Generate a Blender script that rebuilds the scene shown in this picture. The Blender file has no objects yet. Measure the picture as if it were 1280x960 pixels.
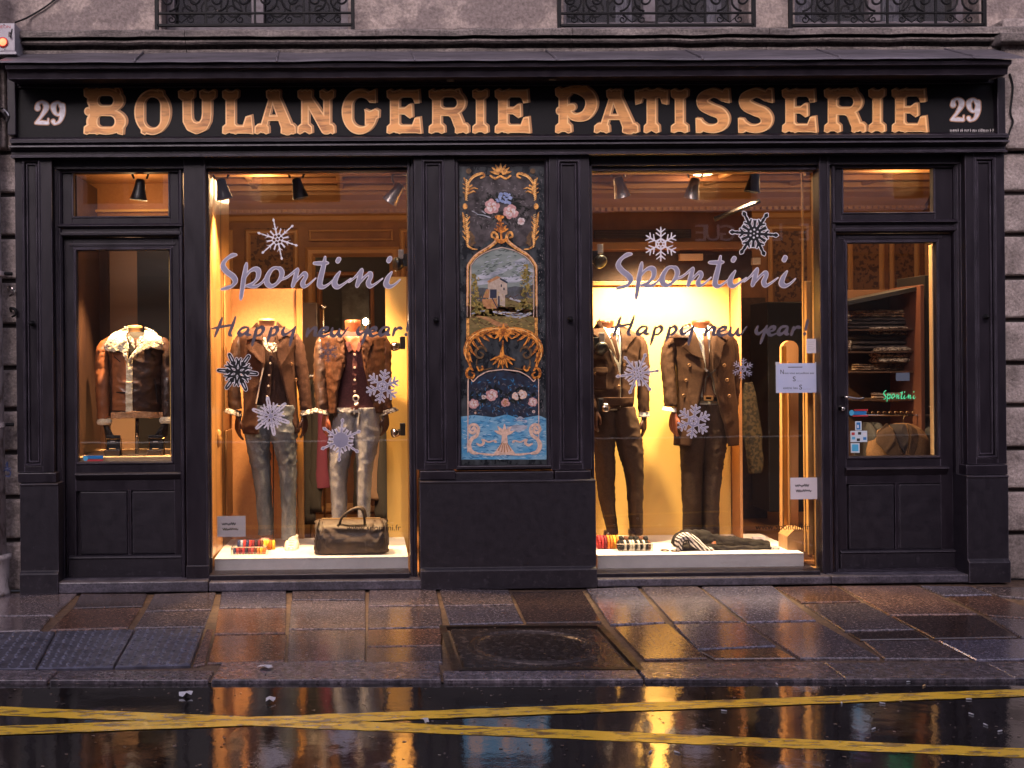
import bpy, bmesh, math, random
import numpy as np
from mathutils import Vector, Matrix, noise
random.seed(29)
R = math.radians
scene = bpy.context.scene
COL = scene.collection

# ---------------------------------------------------------------- camera
# A level camera with a shifted lens across the street; 1 m on the shopfront is about 200 px of the 1280 px wide photograph.
F_PX, U0, V0 = 1420.0, 479.0, 447.0
YAW, ROLL = R(0.96), R(0.5)
CAM = Vector((0.0, -7.1, 1.44))
CROT = Matrix.Rotation(-YAW, 3, 'Z') @ Matrix.Rotation(R(90), 3, 'X') @ Matrix.Rotation(-ROLL, 3, 'Z')
cd = bpy.data.cameras.new('camera')
cam = bpy.data.objects.new('camera', cd); COL.objects.link(cam)
cd.sensor_width = 36.0
cd.lens = 36.0 * F_PX / 1280.0
cd.shift_x = (640.0 - U0) / 1280.0
cd.shift_y = (V0 - 480.0) / 1280.0
cd.clip_end = 500.0
cam.matrix_world = Matrix.Translation(CAM) @ CROT.to_4x4()
scene.camera = cam

# ---------------------------------------------------------------- sky, sun, exposure (overcast dusk)
SUN_EL, SUN_ROT = R(30), R(194)
world = bpy.data.worlds.new('World'); scene.world = world; world.use_nodes = True
wn, wl = world.node_tree.nodes, world.node_tree.links
sky = wn.new('ShaderNodeTexSky'); sky.sky_type = 'NISHITA'; sky.sun_disc = False
sky.sun_elevation = SUN_EL; sky.sun_rotation = SUN_ROT; sky.air_density = 1.0; sky.dust_density = 3.0
hs = wn.new('ShaderNodeHueSaturation'); hs.inputs['Saturation'].default_value = 0.45
tint = wn.new('ShaderNodeMix'); tint.data_type = 'RGBA'; tint.blend_type = 'MULTIPLY'
tint.inputs[0].default_value = 1.0; tint.inputs[7].default_value = (1.0, 0.86, 0.97, 1)
wl.new(sky.outputs[0], hs.inputs['Color']); wl.new(hs.outputs[0], tint.inputs[6])
wl.new(tint.outputs[2], wn['Background'].inputs[0])
wn['Background'].inputs[1].default_value = 0.13
sd = bpy.data.lights.new('sun', 'SUN'); sd.energy = 1.0; sd.angle = R(30); sd.color = (1.0, 0.9, 0.88)
sun = bpy.data.objects.new('sun', sd); COL.objects.link(sun)
sun.rotation_euler = (R(60), 0, R(-14))
scene.view_settings.view_transform = 'Standard'; scene.view_settings.look = 'None'
scene.view_settings.gamma = 1.0; scene.view_settings.use_curve_mapping = False
scene.view_settings.exposure = 0.70
scene.cycles.max_bounces = 8; scene.cycles.transparent_max_bounces = 16
scene.cycles.caustics_reflective = False; scene.cycles.caustics_refractive = False
scene.cycles.sample_clamp_indirect = 4.0

# ---------------------------------------------------------------- pixel <-> place helpers (measuring only)
def ray(u, v):
    return CROT @ Vector(((u - U0) / F_PX, (V0 - v) / F_PX, -1.0))
def P(u, v, y=0.0):
    d = ray(u, v); t = (y - CAM.y) / d.y
    return CAM + d * t
def PX(u, y=0.0, v=400.0): return P(u, v, y).x
def PZ(v, y=0.0, u=640.0): return P(u, v, y).z
def G(u, v, z=0.0):
    d = ray(u, v); t = (z - CAM.z) / d.z
    return CAM + d * t
def SC(y): return F_PX / (y - CAM.y)          # px per metre at depth y

# ---------------------------------------------------------------- materials
MATS = {}
def rgb(c): return (c[0], c[1], c[2], 1.0)
def mat(name, c1, c2=None, rough=0.5, r2=None, scale=12.0, bump=0.0, bscale=None, metal=0.0, spec=0.5,
        coat=0.0, stretch=(1, 1, 1), detail=5.0, contrast=(0.35, 0.65), vary=0.0, emit=None, estr=0.0, sheen=0.0, bdist=0.01, bump2=None, grain=None, dirt=None, coat_ior=1.5, cgrain=None, lit_worn_edge=None):
    if name in MATS: return MATS[name]
    m = bpy.data.materials.new(name); m.use_nodes = True
    n, l = m.node_tree.nodes, m.node_tree.links
    b = n['Principled BSDF']
    b.inputs['Roughness'].default_value = rough; b.inputs['Metallic'].default_value = metal
    b.inputs['Specular IOR Level'].default_value = spec; b.inputs['Coat Weight'].default_value = coat
    b.inputs['Base Color'].default_value = rgb(c1)
    b.inputs['Coat IOR'].default_value = coat_ior
    if sheen: b.inputs['Sheen Weight'].default_value = sheen
    if emit:
        b.inputs['Emission Color'].default_value = rgb(emit); b.inputs['Emission Strength'].default_value = estr
    tc = n.new('ShaderNodeTexCoord'); mp = n.new('ShaderNodeMapping'); mp.inputs['Scale'].default_value = stretch
    l.new(tc.outputs['Object'], mp.inputs[0])
    col = None
    if c2 is not None:
        nt = n.new('ShaderNodeTexNoise'); nt.inputs['Scale'].default_value = scale; nt.inputs['Detail'].default_value = detail
        nt.inputs['Roughness'].default_value = 0.62
        l.new(mp.outputs[0], nt.inputs['Vector'])
        mr = n.new('ShaderNodeMapRange'); mr.inputs[1].default_value = contrast[0]; mr.inputs[2].default_value = contrast[1]
        l.new(nt.outputs[0], mr.inputs[0])
        mx = n.new('ShaderNodeMix'); mx.data_type = 'RGBA'; mx.inputs[6].default_value = rgb(c1); mx.inputs[7].default_value = rgb(c2)
        l.new(mr.outputs[0], mx.inputs[0]); col = mx.outputs[2]
        if r2 is not None:
            rr = n.new('ShaderNodeMapRange'); rr.inputs[3].default_value = rough; rr.inputs[4].default_value = r2
            l.new(mr.outputs[0], rr.inputs[0]); l.new(rr.outputs[0], b.inputs['Roughness'])
    if vary:
        oi = n.new('ShaderNodeObjectInfo'); mr2 = n.new('ShaderNodeMapRange')
        mr2.inputs[3].default_value = 1 - vary; mr2.inputs[4].default_value = 1 + vary
        l.new(oi.outputs['Random'], mr2.inputs[0])
        mu = n.new('ShaderNodeMix'); mu.data_type = 'RGBA'; mu.blend_type = 'MULTIPLY'; mu.inputs[0].default_value = 1
        if col: l.new(col, mu.inputs[6])
        else: mu.inputs[6].default_value = rgb(c1)
        l.new(mr2.outputs[0], mu.inputs[7]); col = mu.outputs[2]
    if grain:                                   # (scale, darkest, lightest): fine speckle multiplied into the colour
        gt = n.new('ShaderNodeTexNoise'); gt.inputs['Scale'].default_value = grain[0]; gt.inputs['Detail'].default_value = 3; gt.inputs['Roughness'].default_value = .7
        l.new(tc.outputs['Object'], gt.inputs['Vector'])
        gr = n.new('ShaderNodeMapRange'); gr.inputs[1].default_value = .36; gr.inputs[2].default_value = .66; gr.inputs[3].default_value = grain[1]; gr.inputs[4].default_value = grain[2]
        l.new(gt.outputs[0], gr.inputs[0]); gm = n.new('ShaderNodeMix'); gm.data_type = 'RGBA'; gm.blend_type = 'MULTIPLY'; gm.inputs[0].default_value = 1
        if col: l.new(col, gm.inputs[6])
        else: gm.inputs[6].default_value = rgb(c1)
        l.new(gr.outputs[0], gm.inputs[7]); col = gm.outputs[2]
        if cgrain:                              # the water film is broken by the stone grain
            cgm = n.new('ShaderNodeMapRange'); cgm.inputs[1].default_value = .40; cgm.inputs[2].default_value = .62; cgm.inputs[3].default_value = cgrain[0]; cgm.inputs[4].default_value = cgrain[1]
            l.new(gt.outputs[0], cgm.inputs[0]); l.new(cgm.outputs[0], b.inputs['Coat Roughness'])
            cw = n.new('ShaderNodeMapRange'); cw.inputs[1].default_value = .40; cw.inputs[2].default_value = .62; cw.inputs[3].default_value = coat; cw.inputs[4].default_value = coat * cgrain[2]
            l.new(gt.outputs[0], cw.inputs[0]); l.new(cw.outputs[0], b.inputs['Coat Weight'])
    if dirt:                                    # splash dirt in flecks, thicker towards the pavement: (colour, height)
        sp = n.new('ShaderNodeSeparateXYZ'); ge = n.new('ShaderNodeNewGeometry'); l.new(ge.outputs['Position'], sp.inputs[0])
        zr = n.new('ShaderNodeMapRange'); zr.inputs[1].default_value = 0; zr.inputs[2].default_value = dirt[1]; zr.inputs[3].default_value = .14; zr.inputs[4].default_value = 0; l.new(sp.outputs[2], zr.inputs[0])
        dn = n.new('ShaderNodeTexNoise'); dn.inputs['Scale'].default_value = 26; dn.inputs['Detail'].default_value = 12; dn.inputs['Roughness'].default_value = .75; l.new(ge.outputs['Position'], dn.inputs['Vector'])
        ad = n.new('ShaderNodeMath'); ad.operation = 'ADD'; l.new(dn.outputs[0], ad.inputs[0]); l.new(zr.outputs[0], ad.inputs[1])
        dm = n.new('ShaderNodeMapRange'); dm.inputs[1].default_value = .66; dm.inputs[2].default_value = .80; dm.inputs[4].default_value = .7; l.new(ad.outputs[0], dm.inputs[0])
        dx = n.new('ShaderNodeMix'); dx.data_type = 'RGBA'; dx.inputs[7].default_value = rgb(dirt[0]); l.new(dm.outputs[0], dx.inputs[0])
        if col: l.new(col, dx.inputs[6])
        else: dx.inputs[6].default_value = rgb(c1)
        col = dx.outputs[2]
    if lit_worn_edge:                                    # paler arrises: rubbed paint plus edge highlights put into the colour
        bv = n.new('ShaderNodeBevel'); bv.samples = 4; bv.inputs['Radius'].default_value = lit_worn_edge[1]; g2 = n.new('ShaderNodeNewGeometry')
        dp = n.new('ShaderNodeVectorMath'); dp.operation = 'DOT_PRODUCT'; l.new(bv.outputs[0], dp.inputs[0]); l.new(g2.outputs['Normal'], dp.inputs[1])
        wm = n.new('ShaderNodeMapRange'); wm.inputs[1].default_value = .985; wm.inputs[2].default_value = .86; wm.inputs[4].default_value = 1.0; l.new(dp.outputs['Value'], wm.inputs[0])
        wt = n.new('ShaderNodeTexNoise'); wt.inputs['Scale'].default_value = 7; wt.inputs['Detail'].default_value = 8; l.new(g2.outputs['Position'], wt.inputs['Vector'])
        wq = n.new('ShaderNodeMapRange'); wq.inputs[1].default_value = .36; wq.inputs[2].default_value = .62; wq.inputs[3].default_value = .25; l.new(wt.outputs[0], wq.inputs[0])
        wx = n.new('ShaderNodeMath'); wx.operation = 'MULTIPLY'; l.new(wm.outputs[0], wx.inputs[0]); l.new(wq.outputs[0], wx.inputs[1])
        wc = n.new('ShaderNodeMix'); wc.data_type = 'RGBA'; wc.inputs[7].default_value = rgb(lit_worn_edge[0]); l.new(wx.outputs[0], wc.inputs[0])
        if col: l.new(col, wc.inputs[6])
        else: wc.inputs[6].default_value = rgb(c1)
        col = wc.outputs[2]
    if col: l.new(col, b.inputs['Base Color'])
    if bump:
        bt = n.new('ShaderNodeTexNoise'); bt.inputs['Scale'].default_value = bscale or scale * 4; bt.inputs['Detail'].default_value = 4
        l.new(mp.outputs[0], bt.inputs['Vector'])
        bp = n.new('ShaderNodeBump'); bp.inputs['Strength'].default_value = bump; bp.inputs['Distance'].default_value = bdist
        l.new(bt.outputs[0], bp.inputs['Height'])
        if bump2:
            b3 = n.new('ShaderNodeTexNoise'); b3.inputs['Scale'].default_value = bump2[1]; l.new(mp.outputs[0], b3.inputs['Vector'])
            bq = n.new('ShaderNodeBump'); bq.inputs['Strength'].default_value = bump2[0]; bq.inputs['Distance'].default_value = bump2[2]
            l.new(b3.outputs[0], bq.inputs['Height']); l.new(bq.outputs[0], bp.inputs['Normal'])
        l.new(bp.outputs[0], b.inputs['Normal']); l.new(bp.outputs[0], b.inputs['Coat Normal'])
    MATS[name] = m
    return m
def glass_mat():
    m = bpy.data.materials.new('window_glass'); m.use_nodes = True
    n, l = m.node_tree.nodes, m.node_tree.links; n.clear()
    o = n.new('ShaderNodeOutputMaterial'); t = n.new('ShaderNodeBsdfTransparent'); g = n.new('ShaderNodeBsdfGlossy')
    t.inputs[0].default_value = (0.97, 0.975, 0.97, 1)
    g.inputs['Roughness'].default_value = 0.004
    # Schlick reflectance, the same from both sides of the pane
    ge = n.new('ShaderNodeNewGeometry'); dt = n.new('ShaderNodeVectorMath'); dt.operation = 'DOT_PRODUCT'
    l.new(ge.outputs['Incoming'], dt.inputs[0]); l.new(ge.outputs['Normal'], dt.inputs[1])
    def mth(op, a, b=None):
        q = n.new('ShaderNodeMath'); q.operation = op
        for i, x in enumerate((a, b)):
            if x is None: continue
            if isinstance(x, (int, float)): q.inputs[i].default_value = x
            else: l.new(x, q.inputs[i])
        return q.outputs[0]
    om = mth('SUBTRACT', 1.0, mth('ABSOLUTE', dt.outputs['Value'])); f5 = mth('POWER', om, 5.0)
    fr_ = mth('ADD', mth('MULTIPLY', f5, 0.90), 0.09)
    nt = n.new('ShaderNodeTexNoise'); nt.inputs['Scale'].default_value = 2.2; bp = n.new('ShaderNodeBump')
    bp.inputs['Strength'].default_value = 0.03; bp.inputs['Distance'].default_value = 0.01
    tc = n.new('ShaderNodeTexCoord'); l.new(tc.outputs['Object'], nt.inputs['Vector']); l.new(nt.outputs[0], bp.inputs['Height'])
    l.new(bp.outputs[0], g.inputs['Normal'])
    mx = n.new('ShaderNodeMixShader'); l.new(fr_, mx.inputs[0]); l.new(t.outputs[0], mx.inputs[1]); l.new(g.outputs[0], mx.inputs[2])
    l.new(mx.outputs[0], o.inputs[0]); return m
GLASS = glass_mat()

# ---------------------------------------------------------------- object helpers
ORG = {}
def thing(name, label, cat, loc=(0, 0, 0), group=None, kind=None):
    o = bpy.data.objects.new(name, None); COL.objects.link(o); o.location = loc
    o.empty_display_size = 0.1
    ORG[o.name] = Vector(loc)
    if kind: o['kind'] = kind
    if label: o['label'] = label
    if cat: o['category'] = cat
    if group: o['group'] = group
    return o
def tag(o, label, cat, group=None):
    o['label'] = label; o['category'] = cat
    if group: o['group'] = group
    return o
def link(name, me, m=None, parent=None, label=None, kind=None, smooth=False, loc=None):
    o = bpy.data.objects.new(name, me); COL.objects.link(o)
    if m and not me.materials: me.materials.append(m)
    if parent:
        o.parent = parent; ORG[o.name] = ORG[parent.name]
    else: ORG[o.name] = Vector((0, 0, 0))
    if loc is not None: o.location = Vector(loc) - (ORG[parent.name] if parent else Vector((0, 0, 0)))
    if label: o['label'] = label
    if kind: o['kind'] = kind
    if smooth:
        for p in me.polygons: p.use_smooth = True
    return o
def obj(name, vf, m, parent=None, label=None, kind=None, smooth=False, bevel=0.0, solid=0.0, seg=2, own=True, offset=-1.0):
    """vf = (verts in world coordinates, faces). A top-level mesh gets its origin at its own base."""
    vs, fs = vf
    if parent: o0 = ORG[parent.name]
    elif own and kind != 'structure' and len(vs):
        a = np.array([tuple(v) for v in vs]); o0 = Vector(((a[:, 0].min() + a[:, 0].max()) / 2, (a[:, 1].min() + a[:, 1].max()) / 2, a[:, 2].min()))
    else: o0 = Vector((0, 0, 0))
    me = bpy.data.meshes.new(name)
    me.from_pydata([(v[0] - o0.x, v[1] - o0.y, v[2] - o0.z) for v in vs], [], fs)
    me.validate(); me.update()
    bm = bmesh.new(); bm.from_mesh(me)
    if not solid: bmesh.ops.recalc_face_normals(bm, faces=bm.faces)
    bm.to_mesh(me); bm.free()
    o = link(name, me, m, parent, label, kind, smooth)
    if not parent: o.location = o0; ORG[o.name] = o0
    if bevel:
        b = o.modifiers.new('bevel', 'BEVEL'); b.width = bevel; b.segments = seg; b.limit_method = 'ANGLE'; b.angle_limit = R(40)
    if solid:
        s = o.modifiers.new('solid', 'SOLIDIFY'); s.thickness = solid; s.offset = offset
    return o
class MB:
    def __init__(s): s.v = []; s.f = []
    def add(s, vf):
        k = len(s.v); s.v += [tuple(v) for v in vf[0]]; s.f += [tuple(i + k for i in f) for f in vf[1]]; return s
    def vf(s): return s.v, s.f
def box(x0, x1, y0, y1, z0, z1):
    v = [(x0, y0, z0), (x1, y0, z0), (x1, y1, z0), (x0, y1, z0), (x0, y0, z1), (x1, y0, z1), (x1, y1, z1), (x0, y1, z1)]
    return v, [(0, 3, 2, 1), (4, 5, 6, 7), (0, 1, 5, 4), (1, 2, 6, 5), (2, 3, 7, 6), (3, 0, 4, 7)]
def rect(u0, v0, u1, v1, y0, y1, vm=None, um=None):
    """box whose front face (at depth y0) covers the pixel rectangle"""
    vm = (v0 + v1) / 2 if vm is None else vm; um = (u0 + u1) / 2 if um is None else um
    return box(PX(u0, y0, vm), PX(u1, y0, vm), y0, y1, PZ(v1, y0, um), PZ(v0, y0, um))
def frame(u0, v0, u1, v1, w, y0, y1, vm=None, um=None):
    """four bars butted round a pixel rectangle (outer edge), bar width w px"""
    vm = (v0 + v1) / 2 if vm is None else vm; um = (u0 + u1) / 2 if um is None else um
    xa, xb, za, zb = PX(u0, y0, vm), PX(u1, y0, vm), PZ(v1, y0, um), PZ(v0, y0, um); d = w / SC(y0)
    return framebox(xa, xb, za, zb, d, y0, y1)
def framebox(xa, xb, za, zb, d, y0, y1):
    mb = MB()
    # mitred frame with a chamfered face so that the edges catch the light
    o = [(xa, za), (xb, za), (xb, zb), (xa, zb)]
    def ins(k): return [(xa + k, za + k), (xb - k, za + k), (xb - k, zb - k), (xa + k, zb - k)]
    prof = [(0, y1), (0, y0 + d * .35), (d * .3, y0), (d * .65, y0), (d, y0 + d * .45), (d, y1)]
    vs = []; fs = []
    for k, y in prof:
        for x, z in ins(k): vs.append((x, y, z))
    for i in range(len(prof) - 1):
        for j in range(4):
            a = i * 4 + j; b = i * 4 + (j + 1) % 4; fs.append((a, b, b + 4, a + 4))
    return vs, fs
def prism(prof, x0, x1):
    """profile [(y,z)...] extruded along x"""
    n = len(prof); v = [(x0, y, z) for y, z in prof] + [(x1, y, z) for y, z in prof]
    f = [(i, (i + 1) % n, n + (i + 1) % n, n + i) for i in range(n)] + [tuple(range(n))[::-1], tuple(range(n, 2 * n))]
    return v, f
def cr(pts, m):
    """Catmull-Rom resample of tuples to m points"""
    a = np.array(pts, float); n = len(a); out = []
    for k in range(m):
        t = k * (n - 1) / (m - 1); i = min(int(t), n - 2); s = t - i
        p0, p1, p2, p3 = a[max(i - 1, 0)], a[i], a[i + 1], a[min(i + 2, n - 1)]
        out.append(0.5 * ((2 * p1) + (-p0 + p2) * s + (2 * p0 - 5 * p1 + 4 * p2 - p3) * s * s + (-p0 + 3 * p1 - 3 * p2 + p3) * s ** 3))
    return out
def tube(path, n=10, m=None, cap=True, disp=None, flat=1.0):
    """path of (x,y,z,r); flat squeezes the second axis"""
    if m: path = cr(path, m)
    pts = [Vector(p[:3]) for p in path]; vs = []; fs = []
    t0 = (pts[1] - pts[0]).normalized(); ref = Vector((0, 1, 0)) if abs(t0.y) < 0.9 else Vector((1, 0, 0))
    nrm = (ref - t0 * ref.dot(t0)).normalized()
    for i, p in enumerate(pts):
        t = (pts[min(i + 1, len(pts) - 1)] - pts[max(i - 1, 0)]).normalized()
        nrm = (nrm - t * nrm.dot(t)).normalized(); b = t.cross(nrm); r = path[i][3]
        for k in range(n):
            a = 2 * math.pi * k / n; rr = r + (disp(a, i / (len(pts) - 1), p) if disp else 0)
            vs.append(p + nrm * (math.cos(a) * rr * flat) + b * (math.sin(a) * rr))
    for i in range(len(pts) - 1):
        for k in range(n):
            fs.append((i * n + k, i * n + (k + 1) % n, (i + 1) * n + (k + 1) % n, (i + 1) * n + k))
    if cap: fs += [tuple(range(n))[::-1], tuple(range((len(pts) - 1) * n, len(pts) * n))]
    return vs, fs
def cyl(c, r, h, n=20, axis='z', r2=None):
    r2 = r if r2 is None else r2; d = {'x': Vector((1, 0, 0)), 'y': Vector((0, 1, 0)), 'z': Vector((0, 0, 1))}[axis] if isinstance(axis, str) else axis
    c = Vector(c); return tube([(*c, r), (*(c + d * h), r2)], n)
def lathe(c, prof, n=24, axis=None):
    """prof [(r,h)], about axis from c"""
    ax = Vector(axis or (0, 0, 1)).normalized(); c = Vector(c)
    q = Vector((0, 0, 1)).rotation_difference(ax); vs = []; fs = []
    for r, h in prof:
        for k in range(n):
            a = 2 * math.pi * k / n; vs.append(c + q @ Vector((r * math.cos(a), r * math.sin(a), h)))
    for i in range(len(prof) - 1):
        for k in range(n): fs.append((i * n + k, i * n + (k + 1) % n, (i + 1) * n + (k + 1) % n, (i + 1) * n + k))
    return vs, fs
def blob(c, r, n=10, m=6):
    return lathe((c[0], c[1], c[2]), [(max(1e-4, r[0] * math.sin(math.pi * i / m)), -r[2] * math.cos(math.pi * i / m)) for i in range(m + 1)], n)
def nz(x, y, z=0.0, s=1.0): return noise.noise(Vector((x * s, y * s, z * s)))
def loft(rows, m=40, n=36, disp=None, cap=(True, True), pw=1.0):
    """horizontal rings: rows (z,cx,cy,rx,ry)"""
    rr = cr(rows, m); vs = []; fs = []
    for i, (z, cx, cy, rx, ry) in enumerate(rr):
        for k in range(n):
            a = 2 * math.pi * k / n; s, c = math.sin(a), -math.cos(a)
            s2 = math.copysign(abs(s) ** pw, s); c2 = math.copysign(abs(c) ** pw, c)
            d = disp(a, z, i / (m - 1)) if disp else 0.0
            vs.append((cx + (rx + d) * s2, cy + (ry + d) * c2, z))
    for i in range(m - 1):
        for k in range(n): fs.append((i * n + k, i * n + (k + 1) % n, (i + 1) * n + (k + 1) % n, (i + 1) * n + k))
    if cap[0]: fs.append(tuple(range(n)))
    if cap[1]: fs.append(tuple(range((m - 1) * n, m * n)))
    return vs, fs

# ---------------------------------------------------------------- flat shapes by distance field
class Sh:
    def __init__(s): s.o = []
    def st(s, pts, r=None, cut=False, m=None):
        if r is not None: pts = [(p[0], p[1], r) for p in pts]
        if m: pts = [tuple(p) for p in cr(pts, m)]
        s.o.append(('s', pts, cut)); return s
    def pg(s, pts, cut=False): s.o.append(('p', pts, cut)); return s
    def el(s, cx, cy, rx, ry, cut=False): s.o.append(('e', (cx, cy, rx, ry), cut)); return s
    def bx(s, x0, y0, x1, y1, cut=False): return s.pg([(x0, y0), (x1, y0), (x1, y1), (x0, y1)], cut)
    def mirror(s, ax):
        for k, p, c in list(s.o):
            if k == 's': s.o.append((k, [(2 * ax - q[0], q[1], q[2]) for q in p], c))
            elif k == 'p': s.o.append((k, [(2 * ax - q[0], q[1]) for q in p], c))
            else: s.o.append((k, (2 * ax - p[0], p[1], p[2], p[3]), c))
        return s
    def bounds(s):
        xs, ys = [], []
        for k, p, c in s.o:
            if c: continue
            if k == 's': xs += [q[0] - q[2] for q in p] + [q[0] + q[2] for q in p]; ys += [q[1] - q[2] for q in p] + [q[1] + q[2] for q in p]
            elif k == 'p': xs += [q[0] for q in p]; ys += [q[1] for q in p]
            else: xs += [p[0] - p[2], p[0] + p[2]]; ys += [p[1] - p[3], p[1] + p[3]]
        return min(xs), min(ys), max(xs), max(ys)
    def field(s, X, Y):
        F = np.full(X.shape, 1e9)
        for k, p, c in s.o:
            if k == 's':
                d = np.full(X.shape, 1e9)
                if len(p) == 1: d = np.hypot(X - p[0][0], Y - p[0][1]) - p[0][2]
                for a, b in zip(p[:-1], p[1:]):
                    dx, dy = b[0] - a[0], b[1] - a[1]; L = dx * dx + dy * dy + 1e-12
                    t = np.clip(((X - a[0]) * dx + (Y - a[1]) * dy) / L, 0, 1)
                    d = np.minimum(d, np.hypot(X - a[0] - t * dx, Y - a[1] - t * dy) - (a[2] + (b[2] - a[2]) * t))
            elif k == 'p':
                d = np.full(X.shape, 1e9); ins = np.zeros(X.shape, bool)
                for a, b in zip(p, p[1:] + p[:1]):
                    dx, dy = b[0] - a[0], b[1] - a[1]; L = dx * dx + dy * dy + 1e-12
                    t = np.clip(((X - a[0]) * dx + (Y - a[1]) * dy) / L, 0, 1)
                    d = np.minimum(d, np.hypot(X - a[0] - t * dx, Y - a[1] - t * dy))
                    if abs(dy) > 1e-12:
                        cnd = ((a[1] > Y) != (b[1] > Y)) & (X < dx * (Y - a[1]) / dy + a[0]); ins ^= cnd
                d = np.where(ins, -d, d)
            else:
                cx, cy, rx, ry = p; d = (np.sqrt(((X - cx) / rx) ** 2 + ((Y - cy) / ry) ** 2) - 1) * min(rx, ry)
            F = np.maximum(F, -d) if c else np.minimum(F, d)
        return F
def grid_of(sh, res, pad):
    x0, y0, x1, y1 = sh.bounds(); x0 -= pad; y0 -= pad; x1 += pad; y1 += pad
    nx, ny = max(4, int((x1 - x0) / res) + 1), max(4, int((y1 - y0) / res) + 1)
    xs, ys = np.linspace(x0, x1, nx), np.linspace(y0, y1, ny)
    X, Y = np.meshgrid(xs, ys); return xs, ys, X, Y
def loops(sh, res=0.5, level=0.0):
    xs, ys, X, Y = grid_of(sh, res, level + 2.2 * res); F = sh.field(X, Y) - level
    F[np.abs(F) < 1e-9] = 1e-9; F[0, :] = F[-1, :] = 1e9; F[:, 0] = F[:, -1] = 1e9; S = F < 0
    mix = S[:-1, :-1].astype(int) + S[1:, :-1] + S[:-1, 1:] + S[1:, 1:]
    nxt = {}; pt = {}
    def cross(a, b):
        k = (a, b) if a < b else (b, a)
        if k not in pt:
            (i, j), (i2, j2) = k; fa, fb = F[i, j], F[i2, j2]
            if fa > 1e8: fa = abs(fb)
            if fb > 1e8: fb = abs(fa)
            t = fa / (fa - fb); pt[k] = (xs[j] + (xs[j2] - xs[j]) * t, ys[i] + (ys[i2] - ys[i]) * t)
        return k
    for i, j in zip(*np.nonzero((mix > 0) & (mix < 4))):
        c = [(i, j), (i, j + 1), (i + 1, j + 1), (i + 1, j)]; ins = [S[q] for q in c]; ent = []; ext = []
        for k in range(4):
            a, b = k, (k + 1) % 4
            if ins[a] and not ins[b]: ext.append(cross(c[a], c[b]))
            elif ins[b] and not ins[a]: ent.append((k, cross(c[a], c[b])))
        exk = [(k, cross(c[k], c[(k + 1) % 4])) for k in range(4) if ins[k] and not ins[(k + 1) % 4]]
        for ke, e in exk:
            best = min(ent, key=lambda q: (ke - q[0]) % 4) if len(ent) > 1 else ent[0]
            nxt[e] = best[1]
    out = []
    while nxt:
        k0 = next(iter(nxt)); lp = []; k = k0
        while k in nxt:
            lp.append(pt[k]); k = nxt.pop(k)
        if len(lp) > 5: out.append(lp)
    return out
def curve_me(lps, ext=0.0, bev=0.0, name='shape'):
    cu = bpy.data.curves.new(name, 'CURVE'); cu.dimensions = '2D'; cu.fill_mode = 'BOTH'; cu.extrude = ext; cu.bevel_depth = bev; cu.bevel_resolution = 1
    for lp in lps:
        # thin nearly straight runs
        q = [lp[0]]
        for a, b, c in zip(lp[:-2], lp[1:-1], lp[2:]):
            p = q[-1]; ar = abs((b[0] - p[0]) * (c[1] - p[1]) - (b[1] - p[1]) * (c[0] - p[0])); L = math.hypot(c[0] - p[0], c[1] - p[1])
            if L > 1e-9 and ar / L > SIMP[0]: q.append(b)
        q.append(lp[-1])
        if len(q) < 3: continue
        s = cu.splines.new('POLY'); s.points.add(len(q) - 1); s.use_cyclic_u = True
        for k, (x, y) in enumerate(q): s.points[k].co = (x, y, 0, 1)
    o = bpy.data.objects.new('tmp', cu); COL.objects.link(o)
    dg = bpy.context.evaluated_depsgraph_get()
    me = bpy.data.meshes.new_from_object(o.evaluated_get(dg), depsgraph=dg)
    vs = [tuple(v.co) for v in me.vertices]; fs = [tuple(p.vertices) for p in me.polygons]
    bpy.data.objects.remove(o); bpy.data.curves.remove(cu); bpy.data.meshes.remove(me)
    return vs, fs
SIMP = [0.04]
def decal(sh, y, thick=0.0006, res=0.5, level=0.0, bev=0.0, fn=None):
    """shape in pixel coordinates -> plate standing at depth y, 'thick' towards the street"""
    vs, fs = curve_me(loops(sh, res, level), 1.0, 0.0)
    out = []
    for x, yy, z in vs:
        if fn: x, yy = fn(x, yy)
        p = P(x, yy, y); out.append((p.x, y - thick if z > 0 else y, p.z))
    return out, fs
def fillgrid(sh, res=1.0, level=0.0):
    xs, ys, X, Y = grid_of(sh, res, level + 2.2 * res); F = sh.field(X, Y) - level
    F[np.abs(F) < 1e-9] = 1e-9; S = F < 0; V = []; idx = {}; fs = []
    def vid(k, co):
        if k not in idx: idx[k] = len(V); V.append(co)
        return idx[k]
    for i in range(len(ys) - 1):
        for j in range(len(xs) - 1):
            c = [(i, j), (i, j + 1), (i + 1, j + 1), (i + 1, j)]; s = [S[q] for q in c]
            if not any(s): continue
            f = []
            for k in range(4):
                a, b = c[k], c[(k + 1) % 4]
                if s[k]: f.append(vid(a, (xs[a[1]], ys[a[0]])))
                if s[k] != s[(k + 1) % 4]:
                    kk = (a, b) if a < b else (b, a); (i1, j1), (i2, j2) = kk; t = F[i1, j1] / (F[i1, j1] - F[i2, j2])
                    f.append(vid(kk, (xs[j1] + (xs[j2] - xs[j1]) * t, ys[i1] + (ys[i2] - ys[i1]) * t)))
            if len(f) > 2: fs.append(tuple(f))
    return V, fs
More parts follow.
